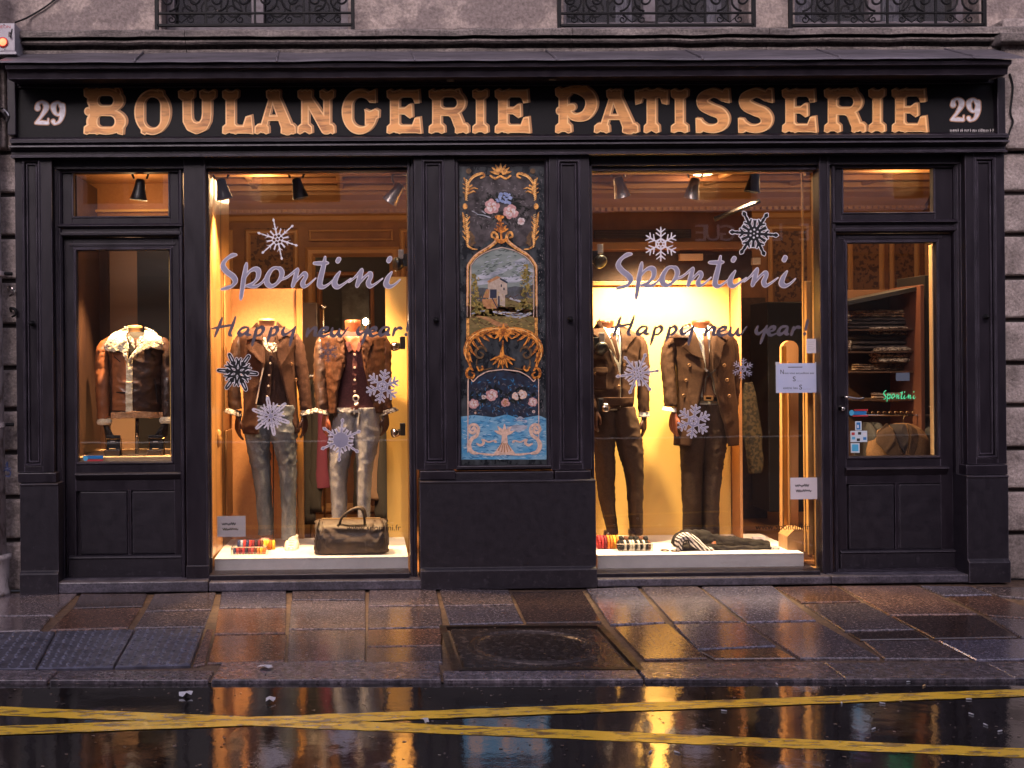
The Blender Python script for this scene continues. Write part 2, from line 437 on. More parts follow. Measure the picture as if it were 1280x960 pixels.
def text_vf(s, size=1.0, ext=0.0, shear=0.0, align='LEFT', sx=1.0, off=0.0):
    cu = bpy.data.curves.new('t', 'FONT'); cu.body = s; cu.size = size; cu.extrude = ext; cu.shear = shear; cu.align_x = align; cu.offset = off
    cu.resolution_u = 3
    o = bpy.data.objects.new('tmp', cu); COL.objects.link(o); dg = bpy.context.evaluated_depsgraph_get()
    me = bpy.data.meshes.new_from_object(o.evaluated_get(dg), depsgraph=dg)
    vs = [(v.co.x * sx, v.co.y, v.co.z) for v in me.vertices]; fs = [tuple(p.vertices) for p in me.polygons]
    bpy.data.objects.remove(o); bpy.data.curves.remove(cu); bpy.data.meshes.remove(me)
    return vs, fs
def text_px(s, u, v, h_px, y, thick=0.0006, width=None, **k):
    """text with its baseline start at pixel (u,v), cap height about h_px"""
    vs, fs = text_vf(s, 1.0, 1.0, **k)
    w = max(q[0] for q in vs) - min(q[0] for q in vs); sx = (width / w) if width else h_px / 0.7; x0 = min(q[0] for q in vs)
    out = []
    for a, b, c in vs:
        p = P(u + (a - x0) * sx, v - b * h_px / 0.7, y); out.append((p.x, y - thick if c > 0 else y, p.z))
    return out, fs

# ================================================================ materials of the place
PAINT = mat('shopfront_paint', (0.0095, 0.0070, 0.0115), (0.019, 0.014, 0.022), lit_worn_edge=((.15, .13, .175), .006), dirt=((.055, .046, .06), .4), rough=0.34, r2=0.55, scale=16, contrast=(.3, .8), bump=0.25, bscale=160, spec=0.32, bdist=0.002, stretch=(1, 1, .25), bump2=(0.25, 14, 0.004))
PAINT2 = mat('riser_paint', (0.0105, 0.0085, 0.0135), (0.020, 0.016, 0.024), lit_worn_edge=((.17, .15, .195), .007), dirt=((.06, .05, .066), .45), spec=.35, rough=0.42, r2=0.6, scale=20, bump=0.35, bscale=90, bdist=0.002, contrast=(.3, .8))
WORN = mat('worn_edge_paint', (0.03, 0.025, 0.035), (0.16, 0.14, 0.17), rough=0.45, scale=35, contrast=(.52, .7), bump=0.2, bdist=0.002)
DARKBACK = mat('dark_backing', (0.010, 0.008, 0.010), rough=0.7)
STONE = mat('facade_stone', (0.36, 0.30, 0.285), (0.17, 0.138, 0.13), grain=(70, .7, 1.2), rough=0.85, scale=6, bump=1.0, bscale=45, bdist=0.010, vary=0.15, detail=9, contrast=(.4, .68), bump2=(0.6, 8, 0.02))
RENDER = mat('peeling_render', (0.19, 0.152, 0.146), (0.34, 0.275, 0.25), grain=(60, .75, 1.2), rough=0.9, scale=3.6, bump=1.0, bscale=30, bdist=0.012, detail=15, contrast=(.46, .57), bump2=(0.8, 7, 0.02))
LEDGE = mat('ledge_stone', (0.22, 0.185, 0.175), (0.085, 0.07, 0.068), grain=(60, .5, 1.3), rough=0.85, scale=8, bump=0.9, bscale=50, bdist=0.006, stretch=(.5, 1, 2), detail=9)
ZINC = mat('zinc_flashing', (0.16, 0.145, 0.17), (0.07, 0.062, 0.075), rough=0.38, r2=.6, scale=5, bump=0.3, bscale=8, metal=0.35, stretch=(.4, 1, 1))
IRON = mat('wrought_iron', (0.006, 0.0055, 0.007), rough=0.6, spec=.2, bump=0.3, bscale=120, bdist=0.002)
BOARD = mat('sign_board_black', (0.006, 0.006, 0.008), (0.010, 0.009, 0.011), rough=0.5, r2=0.6, spec=.18, scale=60, bump=0.2, bscale=220, bdist=0.001)
GOLDFACE = mat('gilt_letter_face', (0.80, 0.37, 0.115), (0.40, 0.155, 0.05), rough=0.5, scale=9, contrast=(.48, .66), stretch=(.5, 1, 3), bump=0.25, bscale=60, bdist=0.002, vary=0.12)
GOLDEDGE = mat('gilt_letter_edge', (0.97, 0.62, 0.28), (0.90, 0.50, 0.20), rough=0.45, scale=30)
SILVER = mat('number_silver', (0.75, 0.74, 0.80), (0.52, 0.48, 0.52), rough=0.45, scale=40)
COPPER = mat('number_edge', (0.45, 0.24, 0.14), rough=0.5)
BRASS = mat('brass', (0.45, 0.27, 0.10), rough=0.28, metal=1.0)
CHROME = mat('chrome', (0.45, 0.42, 0.40), rough=0.15, metal=1.0)

# ================================================================ stone building above and beside the shopfront
bld = thing('stone_building', 'old grey stone building with peeling render above the black shopfront', 'building', (PX(640), 0.3, 0))
XL, XR = -6.5, 9.5
zl = lambda v, y: PZ(v, y)
WALLY = 0.17
# upper wall built round three window openings
wins = [(196, 441), (699, 942), (988, 1230)]
ztop = 5.4; zsill = zl(37, WALLY)
xs = [XL]
for a, b in wins: xs += [PX(a + 6, WALLY, 20), PX(b - 6, WALLY, 20)]
xs += [XR]
for i in range(0, len(xs), 2):
    # courses of big ashlar blocks with fine joints under the render
    x = xs[i]
    zc = zsill
    while zc < ztop - .01:
        z2 = min(zc + 0.46, ztop)
        obj('wall_stone', box(xs[i] + .001, xs[i + 1] - .001, WALLY + random.uniform(0, .003), 0.6, zc + .003, z2 - .003), RENDER, bld, bevel=.006)
        zc = z2
# the ledge under the windows: worn stone nosing, groove, torus, dark groove, band
def zz(v, y=0.0): return PZ(v, y, 640)
led = [(.3, zz(35, .0)), (-.02, zz(36, .0) - .004), (-.035, zz(37.5, -.035)), (-.035, zz(44, -.035)), (.03, zz(45.5, .03)), (.03, zz(48, .03)), (-.005, zz(49, 0)), (-.012, zz(51, -.01)), (.0, zz(53.5, 0)), (.06, zz(55, .06)), (.06, zz(60, .06)), (.03, zz(60.5, .03)), (.03, zz(67, .03)), (.3, zz(67, .03))]
def wobble(vf, a=.003, s=3.0, ks=(0, 1, 1)):
    return [(v[0] + ks[0] * a * nz(v[0] * s, v[1], v[2] + 3), v[1] + ks[1] * a * nz(v[0] * s, 5, v[2] * s), v[2] + ks[2] * a * nz(v[0] * s + 7, v[1], v[2] * s)) for v in vf[0]], vf[1]
def seg_prism(prof, x0, x1, step=.12):
    n = max(2, int((x1 - x0) / step)); vs = []; fs = []; k = len(prof)
    for i in range(n + 1):
        x = x0 + (x1 - x0) * i / n
        vs += [(x, y, z) for y, z in prof]
    for i in range(n):
        for j in range(k): fs.append((i * k + j, i * k + (j + 1) % k, (i + 1) * k + (j + 1) % k, (i + 1) * k + j))
    fs += [tuple(range(k))[::-1], tuple(range(n * k, n * k + k))]
    return vs, fs
edges = [XL, PX(-260), PX(-20), PX(232, 0, 60), PX(470, 0, 60), PX(715, 0, 60), PX(960, 0, 60), PX(1238, 0, 60), PX(1500), XR]
for a, b in zip(edges[:-1], edges[1:]):
    obj('ledge_stone', wobble(seg_prism(led, a + .002, b - .002), .008, 5), LEDGE, bld)
# rusticated piers left and right of the shopfront
def pier(x0, x1, vjs, u, y0=0.05):
    zs = [PZ(v, y0, u) for v in vjs]
    for a, b in zip(zs[:-1], zs[1:]):
        d = random.uniform(-.004, .004)
        vf = box(x0, x1, y0 + d, y0 + .5, b + .014, a - .014)
        obj('pier_stone', vf, STONE, bld, bevel=.018, seg=3)
    obj('joint_mortar', box(x0 + .01, x1 - .01, y0 + .045, y0 + .45, 0.0, zs[0] - .02), mat('joint_mortar', (.06, .05, .05), rough=.9), bld)
pier(XL, PX(24, .05), [98, 140, 190, 243, 296, 351, 407, 460, 512, 566, 622, 676, 741], 10)
pier(PX(1255, .05), XR, [90, 140, 188, 241, 293, 347, 400, 454, 507, 561, 613, 667, 727], 1265)
# bracket stones beside the cornice at the right end
obj('bracket_stone', rect(1256, 22, 1300, 186, -.01, .4), STONE, bld, bevel=.02)
obj('bracket_cap', rect(1252, 40, 1330, 52, -.09, .4), LEDGE, bld, bevel=.012)
obj('bracket_stone', rect(-60, 70, 6, 186, -.0, .4), STONE, bld, bevel=.02)
# upper windows (only their feet are in the picture)
FRAMEW = mat('window_frame_grey', (0.16, 0.14, 0.16), (0.1, .08, .09), rough=0.6, scale=30)
CURT = mat('net_curtain', (0.22, 0.21, 0.25), (0.12, 0.11, 0.14), rough=0.9, scale=22, stretch=(6, 1, .3))
ROOMD = mat('dark_room', (0.02, 0.018, 0.02), rough=0.9)
for wi, (a, b) in enumerate(wins):
    x0, x1 = PX(a + 6, WALLY, 20), PX(b - 6, WALLY, 20); yw = .36
    fr = obj('window', box(x0, x1, yw + .09, yw + .11, zsill, ztop), ROOMD, bld)
    mb = MB(); mb.add(box(x0, x0 + .05, yw, yw + .06, zsill, ztop)); mb.add(box(x1 - .05, x1, yw, yw + .06, zsill, ztop))
    xm = (x0 + x1) / 2; mb.add(box(xm - .04, xm + .04, yw - .01, yw + .06, zsill + .1, ztop)); mb.add(box(x0 + .05, x1 - .05, yw, yw + .06, zsill, zsill + .10))
    obj('window_casing', mb.vf(), FRAMEW, bld, bevel=.004)
    obj('window_pane', box(x0 + .05, x1 - .05, yw + .03, yw + .034, zsill + .1, ztop), GLASS, bld)
    for c in range(4):
        cx = x0 + .15 + c * (x1 - x0 - .3) / 3
        vs, fs = [], []
        for i in range(13):
            for z in (zsill + .1, ztop): vs.append((cx - .055 + .11 * i / 12, yw + .07 + .012 * math.sin(i * 2.1 + c), z))
        for i in range(12): fs.append((i * 2, i * 2 + 2, i * 2 + 3, i * 2 + 1))
        if wi and (c + wi) % 2 == 0: obj('curtain', (vs, fs), CURT, bld)
obj('back_mass', box(XL, XR, .61, .7, 3.1, ztop), ROOMD, bld)

# wrought iron railings in front of the upper windows
LAB = ['black wrought iron railing with scrolls at top left above the first letters of the sign', 'black wrought iron railing above the word PATISSERIE, middle of the three', 'black wrought iron railing at top right above the end of the sign']
def cscroll(cx, cz, r, y, sgn=1, turns=1.25, th=.006, rot=0.0, flip=1):
    pts = []
    for k in range(22):
        t = k / 21; a = rot + sgn * t * turns * 2 * math.pi; rr = r * (1 - .78 * t)
        pts.append((cx + flip * rr * math.cos(a), y, cz + rr * math.sin(a), th))
    return tube(pts, 6)
for wi, (a, b) in enumerate(wins):
    y = -.0; x0, x1 = PX(a, y, 20), PX(b, y, 20)
    r = thing('window_railing', LAB[wi], 'railing', ((x0 + x1) / 2, y, zz(36, y)), 'iron railings at the upper windows')
    zb, zm, zt = PZ(31.5, y, (a + b) / 2), PZ(16.5, y, (a + b) / 2), PZ(16.5, y, (a + b) / 2) + .55
    obj('bottom_rail', box(x0, x1, y - .012, y + .012, zb - .008, zb + .008), IRON, r, bevel=.002)
    obj('middle_rail', box(x0, x1, y - .010, y + .010, zm - .006, zm + .006), IRON, r, bevel=.002)
    obj('top_rail', box(x0, x1, y - .02, y + .02, zt, zt + .02), IRON, r, bevel=.003)
    n = 4
    for k in range(n + 1):
        x = x0 + (x1 - x0) * k / n; w = .012 if k in (0, n) else .007
        obj('baluster', box(x - w, x + w, y - w, y + w, zb - (.03 if k in (0, n) else 0), zt), IRON, r, bevel=.002)
    pitch = (x1 - x0) / n
    for k in range(n):
        cx = x0 + pitch * (k + .5)
        for s in (-1, 1):
            obj('small_scroll', cscroll(cx + s * pitch * .2, (zb + zm) / 2, .028, y, sgn=s, rot=math.pi / 2, th=.0045), IRON, r)
            obj('scroll', cscroll(cx + s * pitch * .25, zm + .085, .072, y, sgn=-s, rot=-math.pi / 2, th=.007), IRON, r)
            obj('scroll', cscroll(cx + s * pitch * .25, zm + .26, .072, y, sgn=s, rot=math.pi / 2, th=.007), IRON, r)
        obj('small_bar', tube([(cx - pitch * .2, y, (zb + zm) / 2 + .026, .004), (cx, y, (zb + zm) / 2 - .02, .004), (cx + pitch * .2, y, (zb + zm) / 2 + .026, .004)], 6), IRON, r)

# ================================================================ the shopfront joinery
sf = thing('shopfront', 'black painted wooden shopfront with panelled pilasters, cornice and two big display windows', 'shopfront', (PX(640), 0, 0))
xl, xr = PX(14, -.02, 130), PX(1256, -.02, 130)
# cornice with zinc flashing
cL, cR = PX(-4, -.3, 75), PX(1280, -.3, 75)
zf = lambda v, y: PZ(v, y, 640)
cor = [(.12, zf(76, -.2)), (-.26, zf(77, -.26)), (-.275, zf(78.5, -.27)), (-.27, zf(83, -.27)), (-.235, zf(87, -.23)), (-.225, zf(96, -.22)), (-.20, zf(96.6, -.20)), (-.20, zf(98, -.20) + .004), (-.03, zf(98, -.03) - .02), (-.03, zf(103.5, -.03)), (.12, zf(103.5, -.03))]
obj('cornice', seg_prism(cor, PX(8, -.25, 90), PX(1262, -.25, 90)), PAINT, sf, smooth=False)
fl = [(.14, zf(63, .03)), (.03, zf(64, .03)), (-.285, zf(73.5, -.28)), (-.297, zf(76, -.29)), (-.285, zf(76, -.28)), (.14, zf(70, .03))]
fe = [cL, PX(170, -.2, 70), PX(345, -.2, 70), PX(515, -.2, 70), PX(690, -.2, 70), PX(870, -.2, 70), PX(1040, -.2, 70), PX(1205, -.2, 70), cR]
for a, b in zip(fe[:-1], fe[1:]):
    obj('flashing_sheet', wobble(seg_prism(fl, a + .001, b + .002, .06), .006, 4), ZINC, sf)
    mb = MB(); q = (fl[1], fl[2], fl[3])
    mb.add(tube([(b, q[0][0], q[0][1] + .004, .006), (b + .01, q[1][0], q[1][1] + .004, .008), (b + .012, q[2][0], q[2][1], .006)], 6))
    if b < cR: obj('flashing_seam', mb.vf(), ZINC, sf)
# sign board fascia frame, architrave mouldings
arch = [(.12, zf(168.6, -.01)), (-.01, zf(168.6, -.01)), (-.035, zf(170, -.03)), (-.055, zf(171, -.05)), (-.055, zf(175, -.05)), (-.03, zf(176.5, -.03)), (-.03, zf(178.2, -.03)), (-.07, zf(178.8, -.07)), (-.072, zf(180.5, -.07)), (-.04, zf(183, -.04)), (-.02, zf(187, -.02)), (-.02, zf(190.5, -.02)), (-.045, zf(191, -.045)), (-.045, zf(193.2, -.045)), (-.01, zf(194.5, -.01)), (.12, zf(194.5, -.01))]
obj('architrave', seg_prism(arch, xl, xr, .3), PAINT, sf)
for u0, u1 in ((9, 19), (1247, 1257)):
    obj('fascia_end_board', rect(u0, 97, u1, 168.4, -.05, .12), PAINT, sf, bevel=.004)
obj('fascia_top_moulding', rect(19.5, 103.5, 1246.5, 107, -.018, .05, um=640), PAINT, sf, bevel=.004)
# lintel behind the architrave: the dark band over the openings
obj('lintel_board', rect(58, 194.8, 1212, 208, .05, .16, um=640), PAINT, sf, bevel=.003)
obj('lintel_moulding', rect(58, 206, 1212, 212.5, .08, .16, um=640), PAINT, sf, bevel=.004)

def pilaster(u0, u1, pu0, pu1, vb, um, ztp, lbl=None):
    yf = 0.0
    vt = ztp
    x0, x1, z0, z1 = PX(u0, yf, 400), PX(u1, yf, 400), PZ(vb, yf, um), PZ(vt, yf, um)
    a, b, c, d = PX(pu0, yf, 400), PX(pu1, yf, 400), PZ(vb - 7, yf, um), PZ(vt + 6.5, yf, um)
    mb = MB(); mb.add(box(x0, a, yf, yf + .1, z0, z1)); mb.add(box(b, x1, yf, yf + .1, z0, z1))
    mb.add(box(a, b, yf, yf + .1, z0, c)); mb.add(box(a, b, yf, yf + .1, d, z1)); mb.add(box(a, b, yf + .022, yf + .08, c, d))
    p = obj('pilaster', mb.vf(), PAINT, sf, bevel=.002, label=lbl)
    obj('panel_moulding', framebox(a, b, c, d, .018, yf - .007, yf + .022), PAINT, p)
    obj('inner_bead', framebox(a + .022, b - .022, c + .022, d - .022, .012, yf + .008, yf + .022), PAINT, p)
    return p
def boltknob(u, v, par, y=-.003):
    q = P(u, v, y)
    obj('shutter_bolt', lathe(q, [(0.0001, .028), (.008, .026), (.012, .018), (.010, .006), (.018, .003), (.018, -.003)], 14, (0, -1, 0)), IRON, par, smooth=True)
pl = [pilaster(20, 66, 29, 52, 590, 44, 192.8), pilaster(519, 570, 529, 557, 587, 545, 192.8), pilaster(688, 738, 698, 727, 587, 713, 192.8), pilaster(1208, 1257, 1219, 1246, 580, 1232, 190)]
for p, (u, v) in zip(pl, ((40, 404), (545, 400), (713, 399), (1233, 396))): boltknob(u, v, p)
# pilaster feet and pedestals
def pedestal(u0, u1, vt, vl, vb, y=-.05, um=None):
    um = (u0 + u1) / 2; y1 = .14
    x0, x1 = PX(u0, y, 650), PX(u1, y, 650)
    zt, zb, zg = PZ(vt, y, um), PZ(vl, y, um), 0.0
    prof = [(y1, zt), (y - .004, zt - .002), (y - .008, zt - .010), (y, zt - .018), (y, zb + .01), (y - .014, zb), (y - .02, zb - .008), (y - .02, zg), (y1, zg)]
    return obj('pedestal', prism(prof, x0, x1), PAINT2, sf, bevel=.004)
pedestal(25, 73, 604, 716, 738)
pedestal(1209, 1261, 594, 701, 722)
pedestal(525, 745, 600, 711, 733)
for u0, u1 in ((525, 569), (694, 739)):
    obj('pilaster_foot', rect(u0, 588.5, u1, 599.8, -.022, .1), PAINT, sf, bevel=.006)
obj('pilaster_foot', rect(22, 591, 70, 603.5, -.022, .1), PAINT, sf, bevel=.006)
obj('pilaster_foot', rect(1208, 581, 1260, 593.5, -.022, .1), PAINT, sf, bevel=.006)
# panelling between the pilasters round the painted panel
obj('panel_surround', framebox(PX(569.5, .02), PX(688.5, .02), PZ(588, .02, 628), PZ(195, .02, 628), .03, .02, .10), PAINT, sf)
obj('panel_ledge', rect(571, 582, 690, 586, .01, .1), PAINT, sf, bevel=.006)
obj('panel_ledge', rect(569, 590, 692, 599.7, .0, .1), PAINT2, sf, bevel=.004)

# generic posts
def post(u0, u1, vt, vb, y, dy=.12, name='post', lab=None, beads=()):
    p = obj(name, rect(u0, vt, u1, vb, y, y + dy, vm=400), PAINT, sf, bevel=.004, label=lab)
    for u in beads: obj('bead', rect(u - 1.2, vt, u + 1.2, vb, y - .008, y + .004, vm=400), PAINT, p, bevel=.003)
    return p
post(231, 259, 195, 727, .04, .1, beads=(257,))
post(1025, 1039, 195, 718, .04, .1, beads=(1027, 1037))
post(66, 74, 195, 727, .06, .1, beads=(71,))
post(1198, 1208, 193, 718, .06, .1, beads=(1203,))
post(510.5, 519, 195, 727, .05, .11, beads=(512.5, 517))
post(738, 741.5, 195, 727, .05, .11)
obj('post_foot', rect(233, 707, 261, 727, .025, .1), PAINT, sf, bevel=.004)

# threshold stones under the front
THRESH = mat('threshold_stone', (0.11, 0.10, 0.13), (0.045, 0.04, 0.058), grain=(80, .5, 1.35), rough=0.3, r2=.55, scale=9, bump=0.5, bscale=60, bdist=.004)
for u0, u1, v in ((72, 262, 727), (262, 527, 726), (744, 1035, 722), (1035, 1212, 719)):
    g0, g1 = G(u0, 740), G(u1, 740)
    z = .05
    obj('threshold_stone', box(PX(u0, 0, 730) + .002, PX(u1, 0, 730) - .002, -.055, .3, 0, PZ(v, -.05, (u0 + u1) / 2)), THRESH, sf, bevel=.008)

# the two big display windows: pane and frame
def shop_window(u0, u1, v0, v1, label, um):
    y = .11
    w = thing('shop_window', label, 'window', (PX(um, y), y, PZ(v1, y, um)), 'big display windows')
    x0, x1, z0, z1 = PX(u0, y - .03), PX(u1, y - .03), PZ(v1, y - .03, um), PZ(v0, y - .03, um)
    obj('frame', framebox(x0 - .016, x1 + .016, z0 - .018, z1 + .016, .02, y - .03, y + .03), PAINT, w)
    obj('pane', box(x0 + .001, x1 - .001, y, y + .006, z0 + .001, z1 - .001), GLASS, w)
    obj('reveal', framebox(x0 - .01, x1 + .01, z0 - .006, z1 + .006, .008, y + .031, y + .1), mat('warm_oak', (.35, .19, .08), (.22, .11, .04), rough=.45, scale=10, stretch=(1, 1, .15), bump=.15), w)
    return w
win1 = shop_window(261, 511.5, 213, 717, 'large left display window with mannequins in jeans behind it', 386)
win2 = shop_window(741, 1025, 213, 714, 'large right display window with mannequins in brown suits behind it', 883)
obj('sill_board', rect(261, 717.5, 512, 726, .0, .2), PAINT, sf, bevel=.006)
obj('sill_board', rect(744, 715, 1026, 722, .0, .2), PAINT, sf, bevel=.006)

# ---------------- side window (left) and shop door (right): same joinery
def leaf(kind, label, cat, L, Rr, tv0, tv1, g, bar, top, ledge, pans, rail, vb, um, ou0, ou1, deep=.10):
    """L,Rr outer frame; (tv0,tv1,tl,tr) transom light; g=(u0,v0,u1,v1) pane"""
    y = deep
    root = thing(kind, label, cat, (PX(um, y), y, 0.02))
    Z = lambda v, yy=y: PZ(v, yy, um)
    X = lambda u, yy=y: PX(u, yy, 450)
    # transom light
    tl, tr = tv0[2], tv1[2]
    fx = X(ou0), X(ou1)
    # outer casing
    obj('casing', framebox(X(L), X(Rr), Z(vb), Z(tv0[0] - 12), .03, y - .03, y + .06), PAINT, root)
    mb = MB()
    mb.add(box(X(L) + .03, X(tl) - .012, y, y + .05, Z(bar[0]), Z(tv0[0] - 12) - .03)); mb.add(box(X(tr) + .012, X(Rr) - .03, y, y + .05, Z(bar[0]), Z(tv0[0] - 12) - .03))
    mb.add(box(X(tl) - .012, X(tr) + .012, y, y + .05, Z(tv0[1]) - .001 - .05, Z(tv0[1]) - .012))
    mb.add(box(X(tl) - .012, X(tr) + .012, y, y + .05, Z(tv0[0]) + .012, Z(tv0[0] - 12) - .03))
    tf = obj('transom_frame', mb.vf(), PAINT, root, bevel=.003)
    obj('transom_moulding', framebox(X(tl) - .012, X(tr) + .012, Z(tv0[1]) - .012, Z(tv0[0]) + .012, .012, y - .008, y + .04), PAINT, tf)
    obj('transom_pane', box(X(tl) - .003, X(tr) + .003, y + .03, y + .035, Z(tv0[1]) - .003, Z(tv0[0]) + .003), GLASS, root)
    # transom bar, two ledges that catch the light
    ob = prism([(y + .05, Z(bar[0] - 2)), (y - .03, Z(bar[0] - 1)), (y - .045, Z(bar[0] + 1, y - .045)), (y - .03, Z(bar[0] + 4)), (y - .015, Z(bar[0] + 4)), (y - .015, Z(bar[1] - 1)), (y - .03, Z(bar[1])), (y - .03, Z(bar[1] + 3)), (y - .005, Z(bar[1] + 5)), (y + .05, Z(bar[1] + 5))], X(L) + .004, X(Rr) - .004)
    obj('transom_bar', ob, PAINT, root, bevel=.002)
    # leaf: stiles and rails
    yl = y + .02; a, b = X(L) + .032, X(Rr) - .032
    gx0, gx1, gz0, gz1 = X(g[0], yl), X(g[2], yl), Z(g[3], yl), Z(g[1], yl); m = .018
    mb = MB(); zt = Z(bar[1] + 6, yl); zb = Z(vb, yl)
    mb.add(box(a, gx0 - m, yl, yl + .05, zb, zt)); mb.add(box(gx1 + m, b, yl, yl + .05, zb, zt)); mb.add(box(gx0 - m, gx1 + m, yl, yl + .05, gz1 + m, zt))
    pz0, pz1 = Z(pans[0][3], yl), Z(pans[0][1], yl)
    mb.add(box(gx0 - m, gx1 + m, yl, yl + .05, pz1 + .004, gz0 - m))
    mb.add(box(gx0 - m, gx1 + m, yl, yl + .05, zb, pz0 - .004))
    mb.add(box(gx0 - m, gx1 + m, yl + .03, yl + .05, pz0 - .004, pz1 + .004))
    mb.add(box(X(pans[0][2], yl) + .004, X(pans[1][0], yl) - .004, yl + .004, yl + .04, pz0 - .004, pz1 + .004))
    lf = obj('leaf', mb.vf(), PAINT, root, bevel=.002)
    obj('pane_moulding', framebox(gx0 - m, gx1 + m, gz0 - m, gz1 + m, m, yl - .010, yl + .04), PAINT, lf)
    obj('head_bead', rect(g[0] - 10, g[1] - 9, g[2] + 8, g[1] - 6, yl - .006, yl + .01, vm=450), PAINT, lf, bevel=.003)
    obj('pane', box(gx0 - .002, gx1 + .002, yl + .025, yl + .031, gz0 - .002, gz1 + .002), GLASS, root)
    # ledge moulding under the pane
    obj('ledge_moulding', prism([(yl + .02, Z(ledge[0])), (yl - .03, Z(ledge[0] + 1, yl - .03)), (yl - .038, Z(ledge[0] + 3, yl - .03)), (yl - .02, Z(ledge[0] + 7)), (yl - .005, Z(ledge[1])), (yl + .02, Z(ledge[1]))], X(g[0] - 4), X(g[2] + 13)), PAINT, root, bevel=.002)
    for q in pans:
        obj('raised_panel', box(X(q[0], yl), X(q[2], yl), yl + .006, yl + .03, Z(q[3], yl), Z(q[1], yl)), PAINT2, root, bevel=.010, seg=3)
    obj('kick_rail', prism([(yl + .02, Z(rail)), (yl - .02, Z(rail + 1)), (yl - .028, Z(rail + 3)), (yl - .018, Z(rail + 5)), (yl - .018, Z(vb - 1)), (yl + .02, Z(vb - 1))], X(L + 10), X(Rr - 1)), PAINT2, root, bevel=.003)
    return root
side = leaf('side_display_window', 'narrow panelled side window with a shearling jacket on show, at the left end', 'window', 74, 231, (208, 270, 94), (208, 270, 212), (97, 313, 213, 577), (281, 291), 0, (590, 600), ((98, 614, 157, 693), (163, 614, 222, 693)), 694, 727, 152, 88, 220)
door = leaf('shop_door', 'black panelled glazed shop door with lever handle at the right end', 'door', 1039, 1198, (205, 265, 1056), (205, 265, 1168), (1060, 304, 1171, 570), (276, 286), 0, (583, 594), ((1060, 605, 1117, 687), (1123, 605, 1180, 687)), 687, 716, 1117, 1052, 1178)
q = P(1053, 497, .11)
obj('lever_handle', tube([(q.x, .12, q.z + .005, .009), (q.x, .07, q.z + .006, .008), (q.x + .03, .062, q.z + .002, .007), (q.x + .08, .06, q.z - .006, .007), (q.x + .118, .062, q.z - .001, .006)], 10, m=16), CHROME, door, smooth=True)
q = P(1052.5, 511, .115)
obj('lock', lathe(q, [(.0001, .022), (.012, .022), (.014, .018), (.022, .004), (.024, -.004)], 18, (0, -1, 0)), CHROME, door, smooth=True)
obj('keyhole', lathe(P(1052.5, 511, .092), [(.0001, .001), (.006, .001), (.006, -.002)], 12, (0, -1, 0)), IRON, door)

